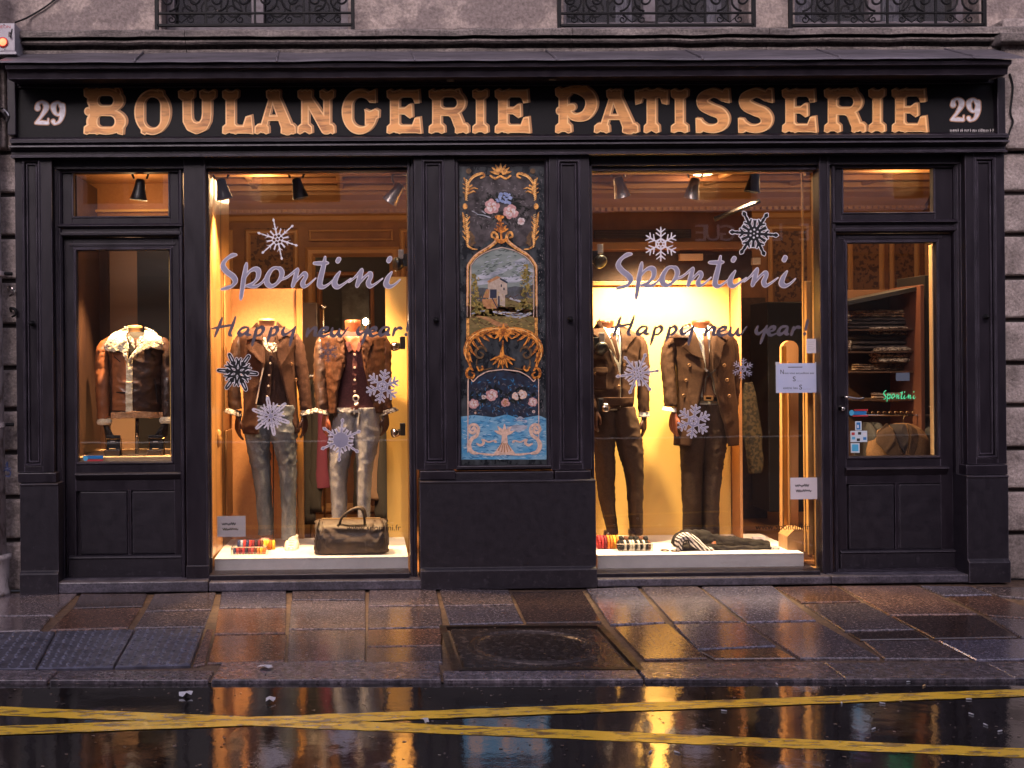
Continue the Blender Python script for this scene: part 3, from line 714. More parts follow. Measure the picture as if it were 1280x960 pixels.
# ================================================================ shop sign
def serif(s, cx, y, k, hw=10.5, sw=6.0):
    """fishtail serif; k=+1 for a top serif (body hangs below y), -1 for a bottom serif"""
    s.pg([(cx - hw, y + k * 1.5), (cx - hw * .6, y - k * .3), (cx, y + k * 3.2), (cx + hw * .6, y - k * .3), (cx + hw, y + k * 1.5), (cx + hw - .5, y + k * 9.5), (cx + sw, y + k * 13), (cx - sw, y + k * 13), (cx - hw + .5, y + k * 9.5)])
def glyph(ch, w, H=55.0):
    s = Sh(); e = H
    def stem(cx, r=6.0, t=True, b=True, hw=10.5):
        s.bx(cx - r, 2 if t else 0, cx + r, e - 2)
        if t: serif(s, cx, 0, 1, hw, r)
        if b: serif(s, cx, e, -1, hw, r)
    if ch == 'I': stem(w / 2, 5.5, hw=w / 2)
    elif ch == 'L':
        stem(12, 6); s.bx(12, e - 11, w - 3, e - 1); s.pg([(w - 14, e - 10), (w - 10, e - 22), (w - 2.5, e - 24), (w, e), (w - 6, e - 1)])
    elif ch == 'E':
        stem(11.5, 6); s.bx(12, 1, w - 4, 10); s.pg([(w - 14, 9), (w - 8, 1), (w - 3.5, .2), (w - 2.5, 17), (w - 9, 17.5), (w - 11, 12)])
        s.pg([(15, 22.5), (24, 22.5), (30, 18), (34, 18.5), (34.5, 34), (31, 36), (24, 31), (15, 31)])
        s.bx(12, e - 11, w - 3, e - 1); s.pg([(w - 13, e - 10), (w - 9, e - 20), (w - 2, e - 21), (w, e), (w - 8, e - 1)])
    elif ch in 'BRP':
        if ch == 'B':
            s.bx(6, 1, 26, e - 1); s.el(27, 15, 23, 15); s.el(28, e - 15.5, 25, 15.5); s.pg([(38, 0), (44, -1), (47, 6), (42, 10)]); s.pg([(38, e - 8), (50, e - 9), (49, e + .5), (42, e - 1)])
            s.st([(23, 15), (31, 15)], 5.8, cut=True); s.st([(23, e - 15.5), (32, e - 15.5)], 6.6, cut=True); s.bx(14, 6, 17.3, e - 6)
            serif(s, 10, 0, 1, 10.5, 5); serif(s, 10, e, -1, 10.5, 5); s.el(5, e * .5, 4.5, 5)
        elif ch == 'R':
            s.bx(10, 1, 26, 33); s.el(27, 16.5, 21, 16.5); s.pg([(34, 0), (40, -1), (42, 5), (38, 8)])
            s.st([(22, 16.5), (30, 16.5)], 6.8, cut=True); s.st([(27, 29, 4), (34, 32, 6), (38, 41, 6.5), (41, 48, 6)], m=8); serif(s, 43, e, -1, 9, 5)
            stem(11, 5.8)
        else:
            s.st([(14, 4, 3), (30, 3, 5), (44, 9, 7), (48, 21, 7.5), (41, 33, 6.5), (28, 36, 4.5), (20, 31, 4), (20, 25, 4.5), (24, 24, 4.5)], m=40)
            stem(13, 6); s.pg([(34, -1), (42, -2), (46, 4), (42, 8)]); s.el(7.5, 28, 4, 5)
    elif ch == 'O':
        s.el(w / 2, e / 2, w / 2, e / 2 + .5); s.st([(w / 2, 19), (w / 2, e - 18)], w / 2 - 12.5, cut=True); s.pg([(w * .62, -1), (w * .8, 1), (w * .84, 9), (w * .66, 6)]); s.pg([(w * .18, e - 8), (w * .4, e - 5), (w * .3, e + 1), (w * .18, e - 2)])
    elif ch == 'U':
        s.st([(12, 8, 6), (12, 30, 6), (12.6, 38, 6.2), (16.5, 44.6, 6.6), (24, 47.6, 7), (31.5, 44.6, 6.6), (35.4, 38, 6.2), (w - 11.5, 30, 6), (w - 11.5, 8, 6)]); serif(s, 11, 0, 1, 10.5, 6); serif(s, w - 10.5, 0, 1, 10.5, 6)
    elif ch == 'A':
        c = w * .47; s.st([(c - 2, 6, 3.5), (11, e - 6, 4.5)]); s.st([(c, 6, 6), (w - 11, e - 6, 7.5)]); s.st([(15, 35), (w - 14, 35)], 3.4); serif(s, c - 1, 0, 1, 9.5, 6); serif(s, 9.5, e, -1, 9.5, 5); serif(s, w - 10, e, -1, 10, 6)
    elif ch == 'N':
        s.st([(10, 5, 5), (w - 10, e - 7, 7.5)]); s.bx(5.5, 3, 15, e - 3); s.bx(w - 14, 3, w - 5, e - 2); serif(s, 10, 0, 1, 9.5, 5); serif(s, w - 9.5, 0, 1, 9.5, 5); serif(s, 10, e, -1, 9.5, 5); serif(s, w - 7, e, -1, 7.5, 4)
    elif ch == 'G':
        s.el(w / 2 - 1, e / 2, w / 2 - 1, e / 2 + .5); s.st([(w / 2 + 1, 21), (w / 2 + 1, e - 20)], w / 2 - 12.5, cut=True); s.bx(w / 2 + 2, 16, w + 2, 29, cut=True)
        s.pg([(w - 14, 3), (w - 6, -.5), (w - 4, 0), (w - 4, 17), (w - 12, 16.5), (w - 15, 11)]); s.bx(w - 18, 28, w - 6, 44); s.pg([(w - 19, 24), (w - 12, 26.5), (w - 5, 23.5), (w, 26), (w - .5, 35), (w - 8, 38), (w - 16, 36)])
    elif ch == 'T':
        s.bx(4, 1, w - 4, 11); s.bx(w / 2 - 6, 8, w / 2 + 6, e - 3); serif(s, w / 2, e, -1, 10, 6); s.pg([(0, 1), (7, 3), (11, 10), (8, 18), (1, 20)]); s.pg([(w, 1), (w - 7, 3), (w - 11, 10), (w - 8, 18), (w - 1, 20)]); s.pg([(w / 2 - 12, 0), (w / 2 - 6, -1), (w / 2, 2.5), (w / 2 + 6, -1), (w / 2 + 12, 0), (w / 2 + 8, 12), (w / 2 - 8, 12)])
    elif ch == 'S':
        s.st([(w - 9, 10, 6), (w - 16, 6.5, 5.5), (20, 5.5, 6), (9.5, 11, 7), (10, 20, 7.5), (20, 26, 7.5), (30, 30, 7.5), (w - 9, 37, 7.5), (w - 11, 45, 6.5), (w - 20, 49.5, 5.5), (14, 49, 5), (7, 45, 5)], m=60)
        s.pg([(w - 12, 5), (w - 8, -.5), (w - 2, 0), (w - 1, 18), (w - 7, 17), (w - 12, 12)]); s.pg([(0, e - 19), (7, e - 18), (11, e - 12), (12, e - 4), (7, e), (.5, e)])
    elif ch == '2':
        s.st([(3.5, 9, 3.4), (4, 4, 2.2), (9, 1.5, 1.7), (13.5, 5, 3.4), (13.5, 10, 3.2), (8, 19, 1.8), (2, 26.5, 1.6)], m=26); s.st([(1.5, 27, 1.5), (8, 26.5, 2.6), (15.5, 27, 2.2)], m=8); s.st([(16, 27, 1), (16.5, 22, .8)])
    elif ch == '9':
        s.st([(13.5, 7, 3.2), (9, 2, 1.6), (4, 5, 3), (3.2, 9, 3.2), (5.5, 15, 2.2), (10, 17, 1.6), (14, 12, 3), (14.4, 6, 3.2), (14.2, 16, 3.2), (11, 25, 2), (5, 28, 1.4), (3, 25, 2.6)], m=50)
    return s
def place_glyph(s, x0, y0, sc=(1, 1)):
    return lambda a, b: (x0 + a * sc[0], y0 + b * sc[1])
YB = -.002
sgn = thing('shop_sign', 'long black sign board reading BOULANGERIE PATISSERIE in gilt letters between two numbers 29', 'sign', (PX(640), YB, PZ(168, YB)))
for a, b in ((19.5, 292), (292, 661), (661, 961), (961, 1246.5)):
    obj('board', box(PX(a, YB, 135) + .0008, PX(b, YB, 135) - .0008, YB, YB + .05, PZ(168.4, YB), PZ(107.2, YB)), BOARD, sgn)
LET = [('B', 105, 158), ('O', 168, 213), ('U', 222, 270), ('L', 276, 317), ('A', 318, 370), ('N', 371, 418), ('G', 427, 474), ('E', 482, 527), ('R', 535, 586), ('I', 590, 610), ('E', 617, 663),
       ('P', 691, 747), ('A', 742, 798), ('T', 793, 835), ('I', 838, 860), ('S', 869, 913), ('S', 922, 967), ('E', 976, 1021), ('R', 1029, 1082), ('I', 1085, 1106), ('E', 1113, 1159)]
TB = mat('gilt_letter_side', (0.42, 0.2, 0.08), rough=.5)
NAT = {'B': 53, 'O': 45, 'U': 48, 'L': 41, 'A': 54, 'N': 47, 'G': 47, 'E': 46, 'R': 52, 'I': 21, 'P': 56, 'T': 42, 'S': 44}
SIMP[0] = 0.03
for k, (ch, a, b) in enumerate(LET):
    big = ch in 'BP'; top = 110.5 if big else 113.0; bot = 169.0 - (a / 1280) * 3.4; top -= (a / 1280) * 2.6
    w = NAT[ch]; s = glyph(ch, w); fn = place_glyph(s, a, top, ((b - a) / w, (bot - top) / 55))
    lt = obj('letter', decal(s, YB, .008, .5, 0, fn=fn), GOLDEDGE, sgn, label='gilt letter %s' % ch)
    obj('letter_face', decal(s, YB - .0081, .0015, .5, -1.5, fn=fn), GOLDFACE, lt)
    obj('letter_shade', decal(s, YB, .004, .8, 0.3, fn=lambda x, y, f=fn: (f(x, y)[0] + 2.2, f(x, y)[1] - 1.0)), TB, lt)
for a0, top in ((43.5, 126), (1187.5, 122)):
    for ch, dx in (('2', 0), ('9', 20)):
        s = glyph(ch, 17); fn = place_glyph(s, a0 + dx, top, (1.03, 1.03))
        d = obj('number', decal(s, YB, .003, .35, .8, fn=fn), COPPER, sgn, label='silver number %s with copper edge' % ch)
        obj('number_face', decal(s, YB - .0032, .002, .3, -.35, fn=fn), SILVER, d)
GREYW = mat('small_grey_lettering', (.45, .42, .42), rough=.6)
tx = MB(); rr = random.Random(4)
x = 1187.5
for wl_ in (6, 2, 3, 1, 3, 7, 1, 2):
    for k in range(wl_):
        s = Sh(); h = rr.choice([3.4, 3.4, 4.2]) ; s.bx(x, 165.2 - h, x + .6, 165.2); s.bx(x + .5, 165.2 - rr.choice([h, h * .6]), x + 1.3, 165.2 - h * .4 + 0); tx.add(decal(s, YB, .001, .2)); x += 1.95
    x += 1.2
obj('small_lettering', tx.vf(), GREYW, sgn, label='tiny illegible signwriter line')
for u, v in ((28, 100), (563, 99.5), (691, 98.5), (1241, 94)):
    obj('cornice_spot', lathe(P(u, v, -.12), [(.001, -.008), (.022, -.008), (.026, 0), (.026, .01)], 16), mat('spot_rim', (.2, .2, .2), rough=.4), sf)

# ================================================================ pavement, kerb, road
ZR = -0.017
WETS = dict(cgrain=(.03, .30, .48), grain=(60, .3, 2.1), coat_ior=1.75, rough=0.08, r2=0.22, spec=1.0, bump=0.30, bscale=150, bdist=0.0014, detail=15, vary=0.25, coat=1.0, contrast=(.30,.74))
SLAB = [mat('slab_brown', (0.14, 0.075, 0.055), (0.04, 0.024, 0.020), scale=14, bump2=(.30, 11, .004), **WETS),
        mat('slab_grey', (0.14, 0.112, 0.125), (0.042, 0.034, 0.04), scale=16, bump2=(.30, 9, .004), **WETS),
        mat('slab_blue', (0.12, 0.11, 0.155), (0.04, 0.036, 0.055), scale=16, bump2=(.30, 12, .004), **WETS),
        mat('slab_dark', (0.06, 0.036, 0.03), (0.018, 0.012, 0.012), scale=18, bump2=(.30, 10, .004), **WETS),
        mat('slab_pink', (0.21, 0.13, 0.11), (0.07, 0.04, 0.036), scale=12, bump2=(.30, 8, .004), **WETS)]
MORT = mat('pavement_joint', (0.15, 0.095, 0.068), (0.055, 0.036, 0.027), grain=(90, .5, 1.4), rough=0.55, scale=25, bump=.5, bscale=80, bdist=.004)
KERBM = mat('kerb_granite', (0.16, 0.135, 0.16), (0.035, 0.03, 0.04), cgrain=(.05, .4, .4), grain=(60, .3, 2.1), rough=0.22, r2=.4, scale=30, bump=0.25, bscale=120, bdist=0.002, vary=.2, coat=.7, coat_ior=1.6, contrast=(.4, .6))
ROADM = mat('wet_asphalt', (0.006, 0.0055, 0.006), (0.014, 0.012, 0.012), grain=(110, .3, 2.4), rough=0.02, r2=0.14, scale=5.0, bump=0.14, bscale=90, bdist=0.0012, coat=1.0, coat_ior=1.7, spec=0.6, detail=10, contrast=(.45, .7), bump2=(0.13, 9, 0.008))
YEL = mat('yellow_road_paint', (0.95, 0.60, 0.04), (0.20, 0.12, 0.025), rough=0.12, r2=.3, coat=.5, scale=7, contrast=(.50, .60), stretch=(1.2, 4, 1), bump=0.4, bscale=120, bdist=.002, detail=12)

K0, K1 = G(0, 850.5), G(1280, 848)                       # kerb line (road side), measured
kd = (K1 - K0).normalized(); kn = Vector((-kd.y, kd.x, 0))   # kn points to the shop
def kp(s, t, z=0.0): q = K0 + kd * s + kn * t; return Vector((q.x, q.y, z))
def slabpoly(pts, zt, zb, tilt=0.0):
    n = len(pts); rz = [zt + random.uniform(-tilt, tilt) for _ in pts]
    cx = sum(p.x for p in pts) / n; cy = sum(p.y for p in pts) / n
    def ins(p, k): 
        d = Vector((cx - p.x, cy - p.y, 0)); return p + d.normalized() * k
    v = [(p.x, p.y, zb) for p in pts] + [(p.x, p.y, z - .005) for p, z in zip(pts, rz)]
    q = [ins(p, .008) for p in pts]; v += [(p.x, p.y, z) for p, z in zip(q, rz)]
    f = [tuple(range(n))]
    for a in (0, n):
        for i in range(n): f.append((a + i, a + (i + 1) % n, a + n + (i + 1) % n, a + n + i))
    f.append(tuple(range(2 * n, 3 * n)))
    return v, f
pav = obj('pavement', ([tuple(kp(-9, 0.005, -.014)), tuple(kp(16, 0.005, -.014)), (16, .1, -.014), (-12, .1, -.014)], [(0, 1, 2, 3)]), MORT, kind='structure')
S = [(0, [(-70, 742), (97, 741), (68, 768.5), (-70, 771)], 1), (0, [(-70, 774), (63, 770.5), (50, 787.5), (-70, 791)], 1),
     (0, [(101, 742), (184, 742), (178, 757.5), (91, 760)], 3), (0, [(89, 761.5), (175, 759.5), (160, 784), (62, 787.5)], 0),
     (0, [(193, 742), (270, 740.5), (264, 761.5), (181, 763.5)], 1), (0, [(180, 765.5), (263, 764), (256, 783), (168, 784.5)], 1),
     (0, [(277, 738), (358, 736), (358, 758), (274, 759)], 2), (0, [(273, 761), (358, 760), (357, 791), (268, 792)], 0),
     (0, [(268, 794.5), (359, 793), (355, 826), (259, 828.5)], 0), (0, [(365, 737), (457, 736), (456, 749), (365, 749)], 1),
     (0, [(364, 750.5), (456.5, 750.5), (457, 785), (361, 786)], 1), (0, [(361, 788), (457, 787), (456, 826), (359, 828)], 1),
     (0, [(461.5, 736), (545, 736), (549, 756), (460.5, 757)], 1), (0, [(460.5, 759), (550, 757.5), (553, 783), (460, 785)], 1),
     (0, [(459.5, 787), (553, 785.5), (552, 806), (459, 807.5)], 0), (0, [(459, 809.5), (552, 808), (553, 827), (458, 828)], 1),
     (0, [(549, 736), (636, 737), (643, 755), (555, 757)], 1), (0, [(556, 759), (644, 757), (654, 777), (562, 780)], 2),
     (0, [(640, 740), (728, 738), (752, 777), (658, 778)], 3), (0, [(733, 736), (796, 733.5), (832, 777.5), (763, 780)], 2),
     (0, [(767, 783), (835, 779.5), (884, 822), (806, 824)], 0), (0, [(801, 733.5), (872, 732.5), (926, 776), (841, 777)], 1),
     (0, [(842, 780), (931, 778), (970, 807), (872, 811)], 2), (0, [(874, 813), (972, 809), (995, 822), (893, 823)], 0),
     (0, [(877, 733), (965, 732), (1020, 775), (934, 777)], 2), (0, [(937, 779), (1023, 777), (1100, 822), (1000, 822)], 1),
     (0, [(970, 733.5), (1045, 732), (1076, 751), (1001, 752.5)], 0), (0, [(1005, 755), (1081, 753.5), (1142, 786), (1056, 788)], 1),
     (0, [(1060, 790.5), (1145, 788), (1162, 798), (1075, 799.5)], 3), (0, [(1079, 801), (1165, 800), (1212, 823), (1106, 823)], 1),
     (0, [(1051, 732.5), (1145, 732), (1222, 767), (1112, 768)], 4), (0, [(1116, 770), (1226, 769), (1272, 796), (1168, 797.5)], 3),
     (0, [(1172, 800), (1290, 798), (1340, 822), (1220, 824)], 2), (0, [(1151, 732), (1215, 733), (1240, 743), (1181, 744)], 2),
     (0, [(1186, 745.5), (1244, 744.5), (1330, 776), (1236, 769)], 0), (0, [(1220, 733), (1330, 735), (1360, 754), (1248, 744.5)], 1),
     (0, [(1238, 771), (1335, 778), (1360, 796), (1277, 796)], 1)]
for _, q, mi in S:
    obj('paving_slab', slabpoly([G(u, v) for u, v in q], 0.0, -.03, .0012), SLAB[mi], pav)
# slabs outside the picture, left and right
for i in range(9):
    for sd_ in (-1, 1):
        for j in range(3):
            x = (-3.05 - .72 * i) if sd_ < 0 else (5.0 + .72 * i)
            y0 = -.12 - .58 * j; o = .09 * j
            obj('paving_slab', slabpoly([Vector((x - .34 + o, y0 - .55, 0)), Vector((x + .34 + o, y0 - .55, 0)), Vector((x + .34, y0, 0)), Vector((x - .34, y0, 0))], 0, -.03), SLAB[(i + j) % 4], pav)
# facade-side gutter strip of narrow stones
for a, b in zip((-4.5, -2.3, -1.2, 1.45, 2.6, 4.0, 6, 8), (-2.3, -1.2, .35, 2.6, 4.0, 6, 8, 11)):
    pass
# kerb stones: their back edge sits at v 827 (v 838 behind the steel plates)
kerb = obj('kerb', ([tuple(kp(-9, .002, -.02)), tuple(kp(16, .002, -.02)), tuple(kp(16, .09, -.02)), tuple(kp(-9, .09, -.02))], [(0, 1, 2, 3)]), MORT, kind='structure')
us = [-420, -180, 60, 262, 553, 806, 1058, 1272, 1500, 1740]
for a, b in zip(us[:-1], us[1:]):
    vb = 838.5 if b <= 262 else (838.5 if (a == 553) else 828)
    pa, pb = G(a + 1.5, 850.5), G(b - 1.5, 850.5 - 2.5 * b / 1280)
    sa, sb = (pa - K0).dot(kd), (pb - K0).dot(kd); qa = (G(a + 20, vb) - K0).dot(kn)
    fr = [kp(sa, 0), kp(sb, 0), kp(sb, qa), kp(sa, qa)]
    vf = slabpoly(fr, .002, ZR - .05, .001)
    obj('kerb_stone', vf, KERBM, kerb, bevel=.006)
for a, b in ((-9, (G(-420, 850) - K0).dot(kd)), ((G(1740, 850) - K0).dot(kd), 16)):
    obj('kerb_stone', slabpoly([kp(a, 0), kp(b - .004, 0), kp(b - .004, .16), kp(a, .16)], .002, ZR - .05), KERBM, kerb)
# road
rz = ZR
road = obj('road', ([(-30, -12.5, rz), (30, -12.5, rz), tuple(kp(30, .05, rz)), tuple(kp(-30, .05, rz))], [(0, 1, 2, 3)]), ROADM, kind='structure')
obj('ground', ([(-60, -60, -.3), (60, -60, -.3), (60, 60, -.3), (-60, 60, -.3)], [(0, 1, 2, 3)]), mat('far_ground', (.05, .045, .045), rough=.8), kind='structure')
def stripe(p0, p1, z, ext=(1.6, 1.6)):
    """p = (u, v_top, v_bottom) at two places of the line"""
    a, b, c, d = G(p0[0], p0[1], z), G(p1[0], p1[1], z), G(p1[0], p1[2], z), G(p0[0], p0[2], z)
    t1, t2 = (b - a), (c - d); a = a - t1 * .25; d = d - t2 * .25; b = b + t1 * .25; c = c + t2 * .25
    n = 160; vs = []; fs = []
    for i in range(n + 1):
        t = i / n; e1 = .006 * nz(i * .35, z * 50, 1) + .004 * nz(i * 1.7, 3, 1); e2 = .006 * nz(i * .35, z * 50, 9) + .004 * nz(i * 1.7, 3, 19)
        p, q = a.lerp(b, t), d.lerp(c, t); vs += [(p.x, p.y + e1, z), (q.x, q.y + e2, z)]
    for i in range(n): fs.append((2 * i, 2 * i + 1, 2 * i + 3, 2 * i + 2))
    return vs, fs
o = obj('yellow_line', stripe((0, 883, 894), (1280, 935.5, 947), rz + .0015), YEL, road)
o = obj('yellow_line', stripe((0, 907.5, 918.5), (1280, 861, 870), rz + .003), YEL, road)

# steel access plates at the left
STEEL = mat('tread_steel', (0.17, 0.17, 0.23), (0.06, 0.06, 0.085), rough=0.25, r2=.45, scale=9, metal=.5, bump=.2, bscale=80, bdist=.002)
acc = thing('access_cover', 'dark steel tread plate cover in three leaves, set in the pavement at the left', 'access cover', tuple(G(100, 812)))
for q, nl in (([(-110, 793.5), (69, 789.5), (44.5, 836), (-180, 838)], 1), ([(71, 789.3), (168, 787.2), (141.5, 834), (46.5, 836)], 2), ([(170, 787), (255, 785.5), (238, 831.5), (143.5, 834)], 3)):
    pts = [G(u, v) for u, v in q]
    obj('tread_leaf', slabpoly([pts[0], pts[1], pts[2], pts[3]], .003, -.02), STEEL, acc)
    mb = MB(); n1 = max(6, int((pts[1] - pts[0]).length / .044)); n2 = int((pts[2] - pts[1]).length / .044)
    for i in range(n1):
        for j in range(n2):
            s, t = (i + .5) / n1, (j + .5) / n2; p = pts[0].lerp(pts[1], s).lerp(pts[3].lerp(pts[2], s), t)
            a = R(45) if (i + j) % 2 else R(-45); d = Vector((math.cos(a), math.sin(a), 0)) * .019; e = Vector((-d.y, d.x, 0)) * .30
            z = .003; mb.add(([(*(p - d).xy, z), (*(p + e).xy, z), (*(p + d).xy, z), (*(p - e).xy, z), (*p.xy, z + .007)], [(0, 1, 4), (1, 2, 4), (2, 3, 4), (3, 0, 4)]))
    obj('tread_studs', mb.vf(), STEEL, acc, kind='stuff')
pts = [G(u, v) for u, v in ((256, 785), (277, 762), (262, 829), (240, 832))]
obj('paving_slab', slabpoly([G(258.5, 786), G(267, 786), (G(256, 829)), G(241.5, 832)], -.001, -.03), SLAB[4], pav)

# square manhole cover
RUST = mat('cast_iron_rust', (0.035, 0.018, 0.014), (0.012, 0.010, 0.010), rough=0.3, r2=.5, scale=14, metal=.35, bump=.5, bscale=90, bdist=.004)
CAST = mat('cast_iron', (0.05, 0.038, 0.036), (0.15, 0.12, 0.12), rough=0.2, r2=.5, scale=24, metal=.5, bump=.6, bscale=70, bdist=.004, contrast=(.5, .8))
mh = thing('manhole_cover', 'square cast iron manhole cover with a round raised ring in the middle of the pavement', 'manhole cover', tuple(G(675, 812)))
o4 = [G(u, v) for u, v in ((549, 782.5), (753, 781.5), (806, 837.5), (566, 839))]
cen = sum(o4, Vector()) / 4
def inset(k): return [p + (cen - p).normalized() * k for p in o4]
i4, j4 = inset(.05), inset(.075)
vs = [(p.x, p.y, .004) for p in o4] + [(p.x, p.y, .006) for p in i4] + [(p.x, p.y, -.02) for p in i4] + [(p.x, p.y, -.03) for p in o4]
fs = []
for a in (0, 4, 8):
    for i in range(4): fs.append((a + i, a + (i + 1) % 4, (a + 4 + (i + 1) % 4), (a + 4 + i)))
obj('iron_frame', (vs, fs), RUST, mh)
obj('plate', slabpoly(j4, -.002, -.03), CAST, mh)
def oring(k, w, h=.006):
    # ring fitted to the cover's own axes
    ax = ((o4[1] + o4[2]) - (o4[0] + o4[3])) / 4; ay = ((o4[0] + o4[1]) - (o4[2] + o4[3])) / 4
    vs, fs = [], []; n = 64
    for i in range(n):
        a = 2 * math.pi * i / n
        for kk, z in ((k, -.002), (k + w * .3, -.002 + h), (k + w * .7, -.002 + h), (k + w, -.002)):
            p = cen + (ax * math.cos(a) + ay * math.sin(a)) * kk; vs.append((p.x, p.y, z))
    for i in range(n):
        for j in range(3): fs.append((i * 4 + j, i * 4 + j + 1, ((i + 1) % n) * 4 + j + 1, ((i + 1) % n) * 4 + j))
    return vs, fs
obj('ring', oring(.72, .035), CAST, mh); obj('ring', oring(.63, .05), CAST, mh)
mb = MB(); ax = ((o4[1] + o4[2]) - (o4[0] + o4[3])) / 4; ay = ((o4[0] + o4[1]) - (o4[2] + o4[3])) / 4
for i in range(-11, 12):
    for j in range(-11, 12):
        if math.hypot(i / 12, j / 12) < .58:
            p = cen + ax * (i / 12) + ay * (j / 12) + (ax * .04 if j % 2 else ax * 0); w = .013; mb.add(box(p.x - w, p.x + w, p.y - w * .8, p.y + w * .8, -.004, .0015))
obj('raised_studs', mb.vf(), CAST, mh, kind='stuff')

# litter: wet leaves and butts
LEAF = mat('wet_leaf', (0.16, 0.12, 0.11), (0.06, 0.045, 0.04), rough=.3, scale=20, vary=.4)
WHITE = mat('wet_paper', (0.62, 0.62, 0.68), (0.4, .4, .45), rough=.4, scale=30)
BUTT = mat('cigarette_filter', (0.6, 0.4, 0.2), rough=.6)
def scrap(p, r, k, h=.006, n=9):
    rr = random.Random(k); vs = [(p.x, p.y, p.z + h)]; 
    for i in range(n):
        a = 2 * math.pi * i / n; q = r * rr.uniform(.55, 1.1); vs.append((p.x + q * math.cos(a), p.y + q * .7 * math.sin(a), p.z + .001 + rr.uniform(0, h)))
    return vs, [(0, i + 1, (i + 1) % n + 1) for i in range(n)]
for (u, v, r, z, lab) in ((332, 836, .04, .003, 'crumpled white paper scrap on the kerb below the left window'), (338, 877.5, .032, rz + .001, 'white paper scrap on the wet road just below the kerb'), (530, 903.5, .02, rz + .004, 'small white scrap lying on the yellow line'), (231, 870, .035, rz + .001, 'pale leaf scrap on the wet road at the left')):
    tag(obj('paper_scrap', scrap(G(u, v, z), r, u, .02, 11), WHITE), lab, 'litter', 'scraps of litter')
spots = [(604, 849.8 + 2, 1), (1110, 851, 1), (1149, 850.7, 1), (1155, 858, 0), (1080, 852.5, 1), (1136, 853, 1), (971, 856, 1), (905, 889.5, 1), (813, 941, 1), (846, 941.5, 1), (1250, 915, 1), (1232, 907, 1), (1211, 875, 1), (1052, 880, 1), (1103, 880, 1), (1092, 912, 1), (1214, 893.5, 1)]
PLB = ['in the gutter below the manhole cover', 'in the right gutter, first of a row', 'in the middle of the row in the right gutter', 'just outside the right gutter, off the close row', 'in the gutter left of the close row', 'in the right gutter between its neighbours', 'in the gutter below the right window', 'between the yellow lines below the right window', 'at the bottom edge below the lower yellow line', 'at the bottom edge, right of its twin', 'near the right edge, nearest to the lower line', 'near the right edge above the lower line', 'at the right just under the upper yellow line', 'under the upper yellow line, left one by the door', 'under the upper yellow line, right one by the door', 'between the yellow lines below the shop door', 'at the right, midway between the yellow lines']
for k, (u, v, w) in enumerate(spots):
    p = G(u, v, rz); a = k * 1.3
    vf = tube([(p.x - .011 * math.cos(a), p.y - .011 * math.sin(a), rz + .004, .003), (p.x + .011 * math.cos(a), p.y + .011 * math.sin(a), rz + .004, .003)], 7)
    tag(obj('cigarette_butt', vf, WHITE if w else BUTT), ('white' if w else 'orange') + ' cigarette butt ' + PLB[k], 'cigarette butt', 'cigarette butts on the road')
mb = MB(); rr = random.Random(11)
for k in range(420):
    u, v = rr.uniform(-40, 1320), 852 + 120 * rr.random() ** 1.3; p = G(u, v, rz); mb.add(scrap(p, rr.uniform(.003, .010), k, .003, 6))
obj('road_litter', mb.vf(), LEAF, kind='stuff')['label'] = 'specks of wet leaf and grit on the road'
mb = MB()
for k in range(160):
    u, v = rr.uniform(-40, 1320), rr.uniform(742, 846); p = G(u, v, .0035); mb.add(scrap(p, rr.uniform(.003, .009), k, .003, 6))
obj('pavement_litter', mb.vf(), LEAF, kind='stuff')['label'] = 'specks of leaf and grit on the pavement'

# ================================================================ shop interior
WARMW = mat('interior_brown_paint', (0.24, 0.105, 0.042), (0.16, 0.065, 0.028), rough=0.6, scale=6)
WARML = mat('interior_moulding', (0.36, 0.19, 0.08), rough=0.5)
PAPER = mat('floral_wallpaper', (0.16, 0.075, 0.035), (0.05, 0.02, 0.015), rough=0.7, scale=22, contrast=(.5, .58), detail=2)
CEIL = mat('interior_ceiling', (0.20, 0.095, 0.042), (0.12, .055, .028), rough=0.7, scale=4)
FLOORW = mat('wood_floor', (0.22, 0.10, 0.04), (0.13, 0.055, 0.02), rough=0.35, scale=8, stretch=(.4, 6, 1))
SALMON = mat('display_back_orange', (0.52, 0.25, 0.095), (0.46, .21, .08), rough=0.6, scale=60, bump=.1, bscale=200)
CREAM = mat('display_back_cream', (0.74, 0.46, 0.13), rough=0.55, bump=.05)
PALEW = mat('white_platform', (0.70, 0.66, 0.66), (0.6, .56, .57), rough=0.45, scale=5)
GILT = mat('golden_wood', (0.42, 0.22, 0.07), (0.30, 0.14, 0.04), rough=0.35, scale=14, stretch=(1, 1, .2), coat=.3)
OAK = MATS['warm_oak']
DKWOOD = mat('dark_wood', (0.055, 0.026, 0.015), (0.03, 0.014, 0.01), rough=0.4, scale=9, stretch=(1, 1, .2))
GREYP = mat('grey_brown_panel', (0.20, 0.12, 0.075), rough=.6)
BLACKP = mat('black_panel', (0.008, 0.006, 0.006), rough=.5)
YB2 = 3.0
rx0, rx1 = PX(70, .3), PX(1215, .3)
room = obj('shop_interior', box(rx0 - .6, rx1 + 1.2, YB2, YB2 + .1, 0, 3.0), WARMW, kind='structure')
obj('floor', box(rx0 - .6, rx1 + 1.2, .2, YB2, -.02, .06), FLOORW, room)
zc = PZ(240, YB2)
obj('ceiling', box(rx0 - .6, rx1 + 1.2, .17, YB2, zc, zc + .1), CEIL, room)
obj('side_wall', box(rx0 - .1, rx0 - .02, .2, YB2, 0, zc), DKWOOD, room)
obj('side_wall', box(rx1 + 1.1, rx1 + 1.2, .2, YB2, 0, zc), WARMW, room)
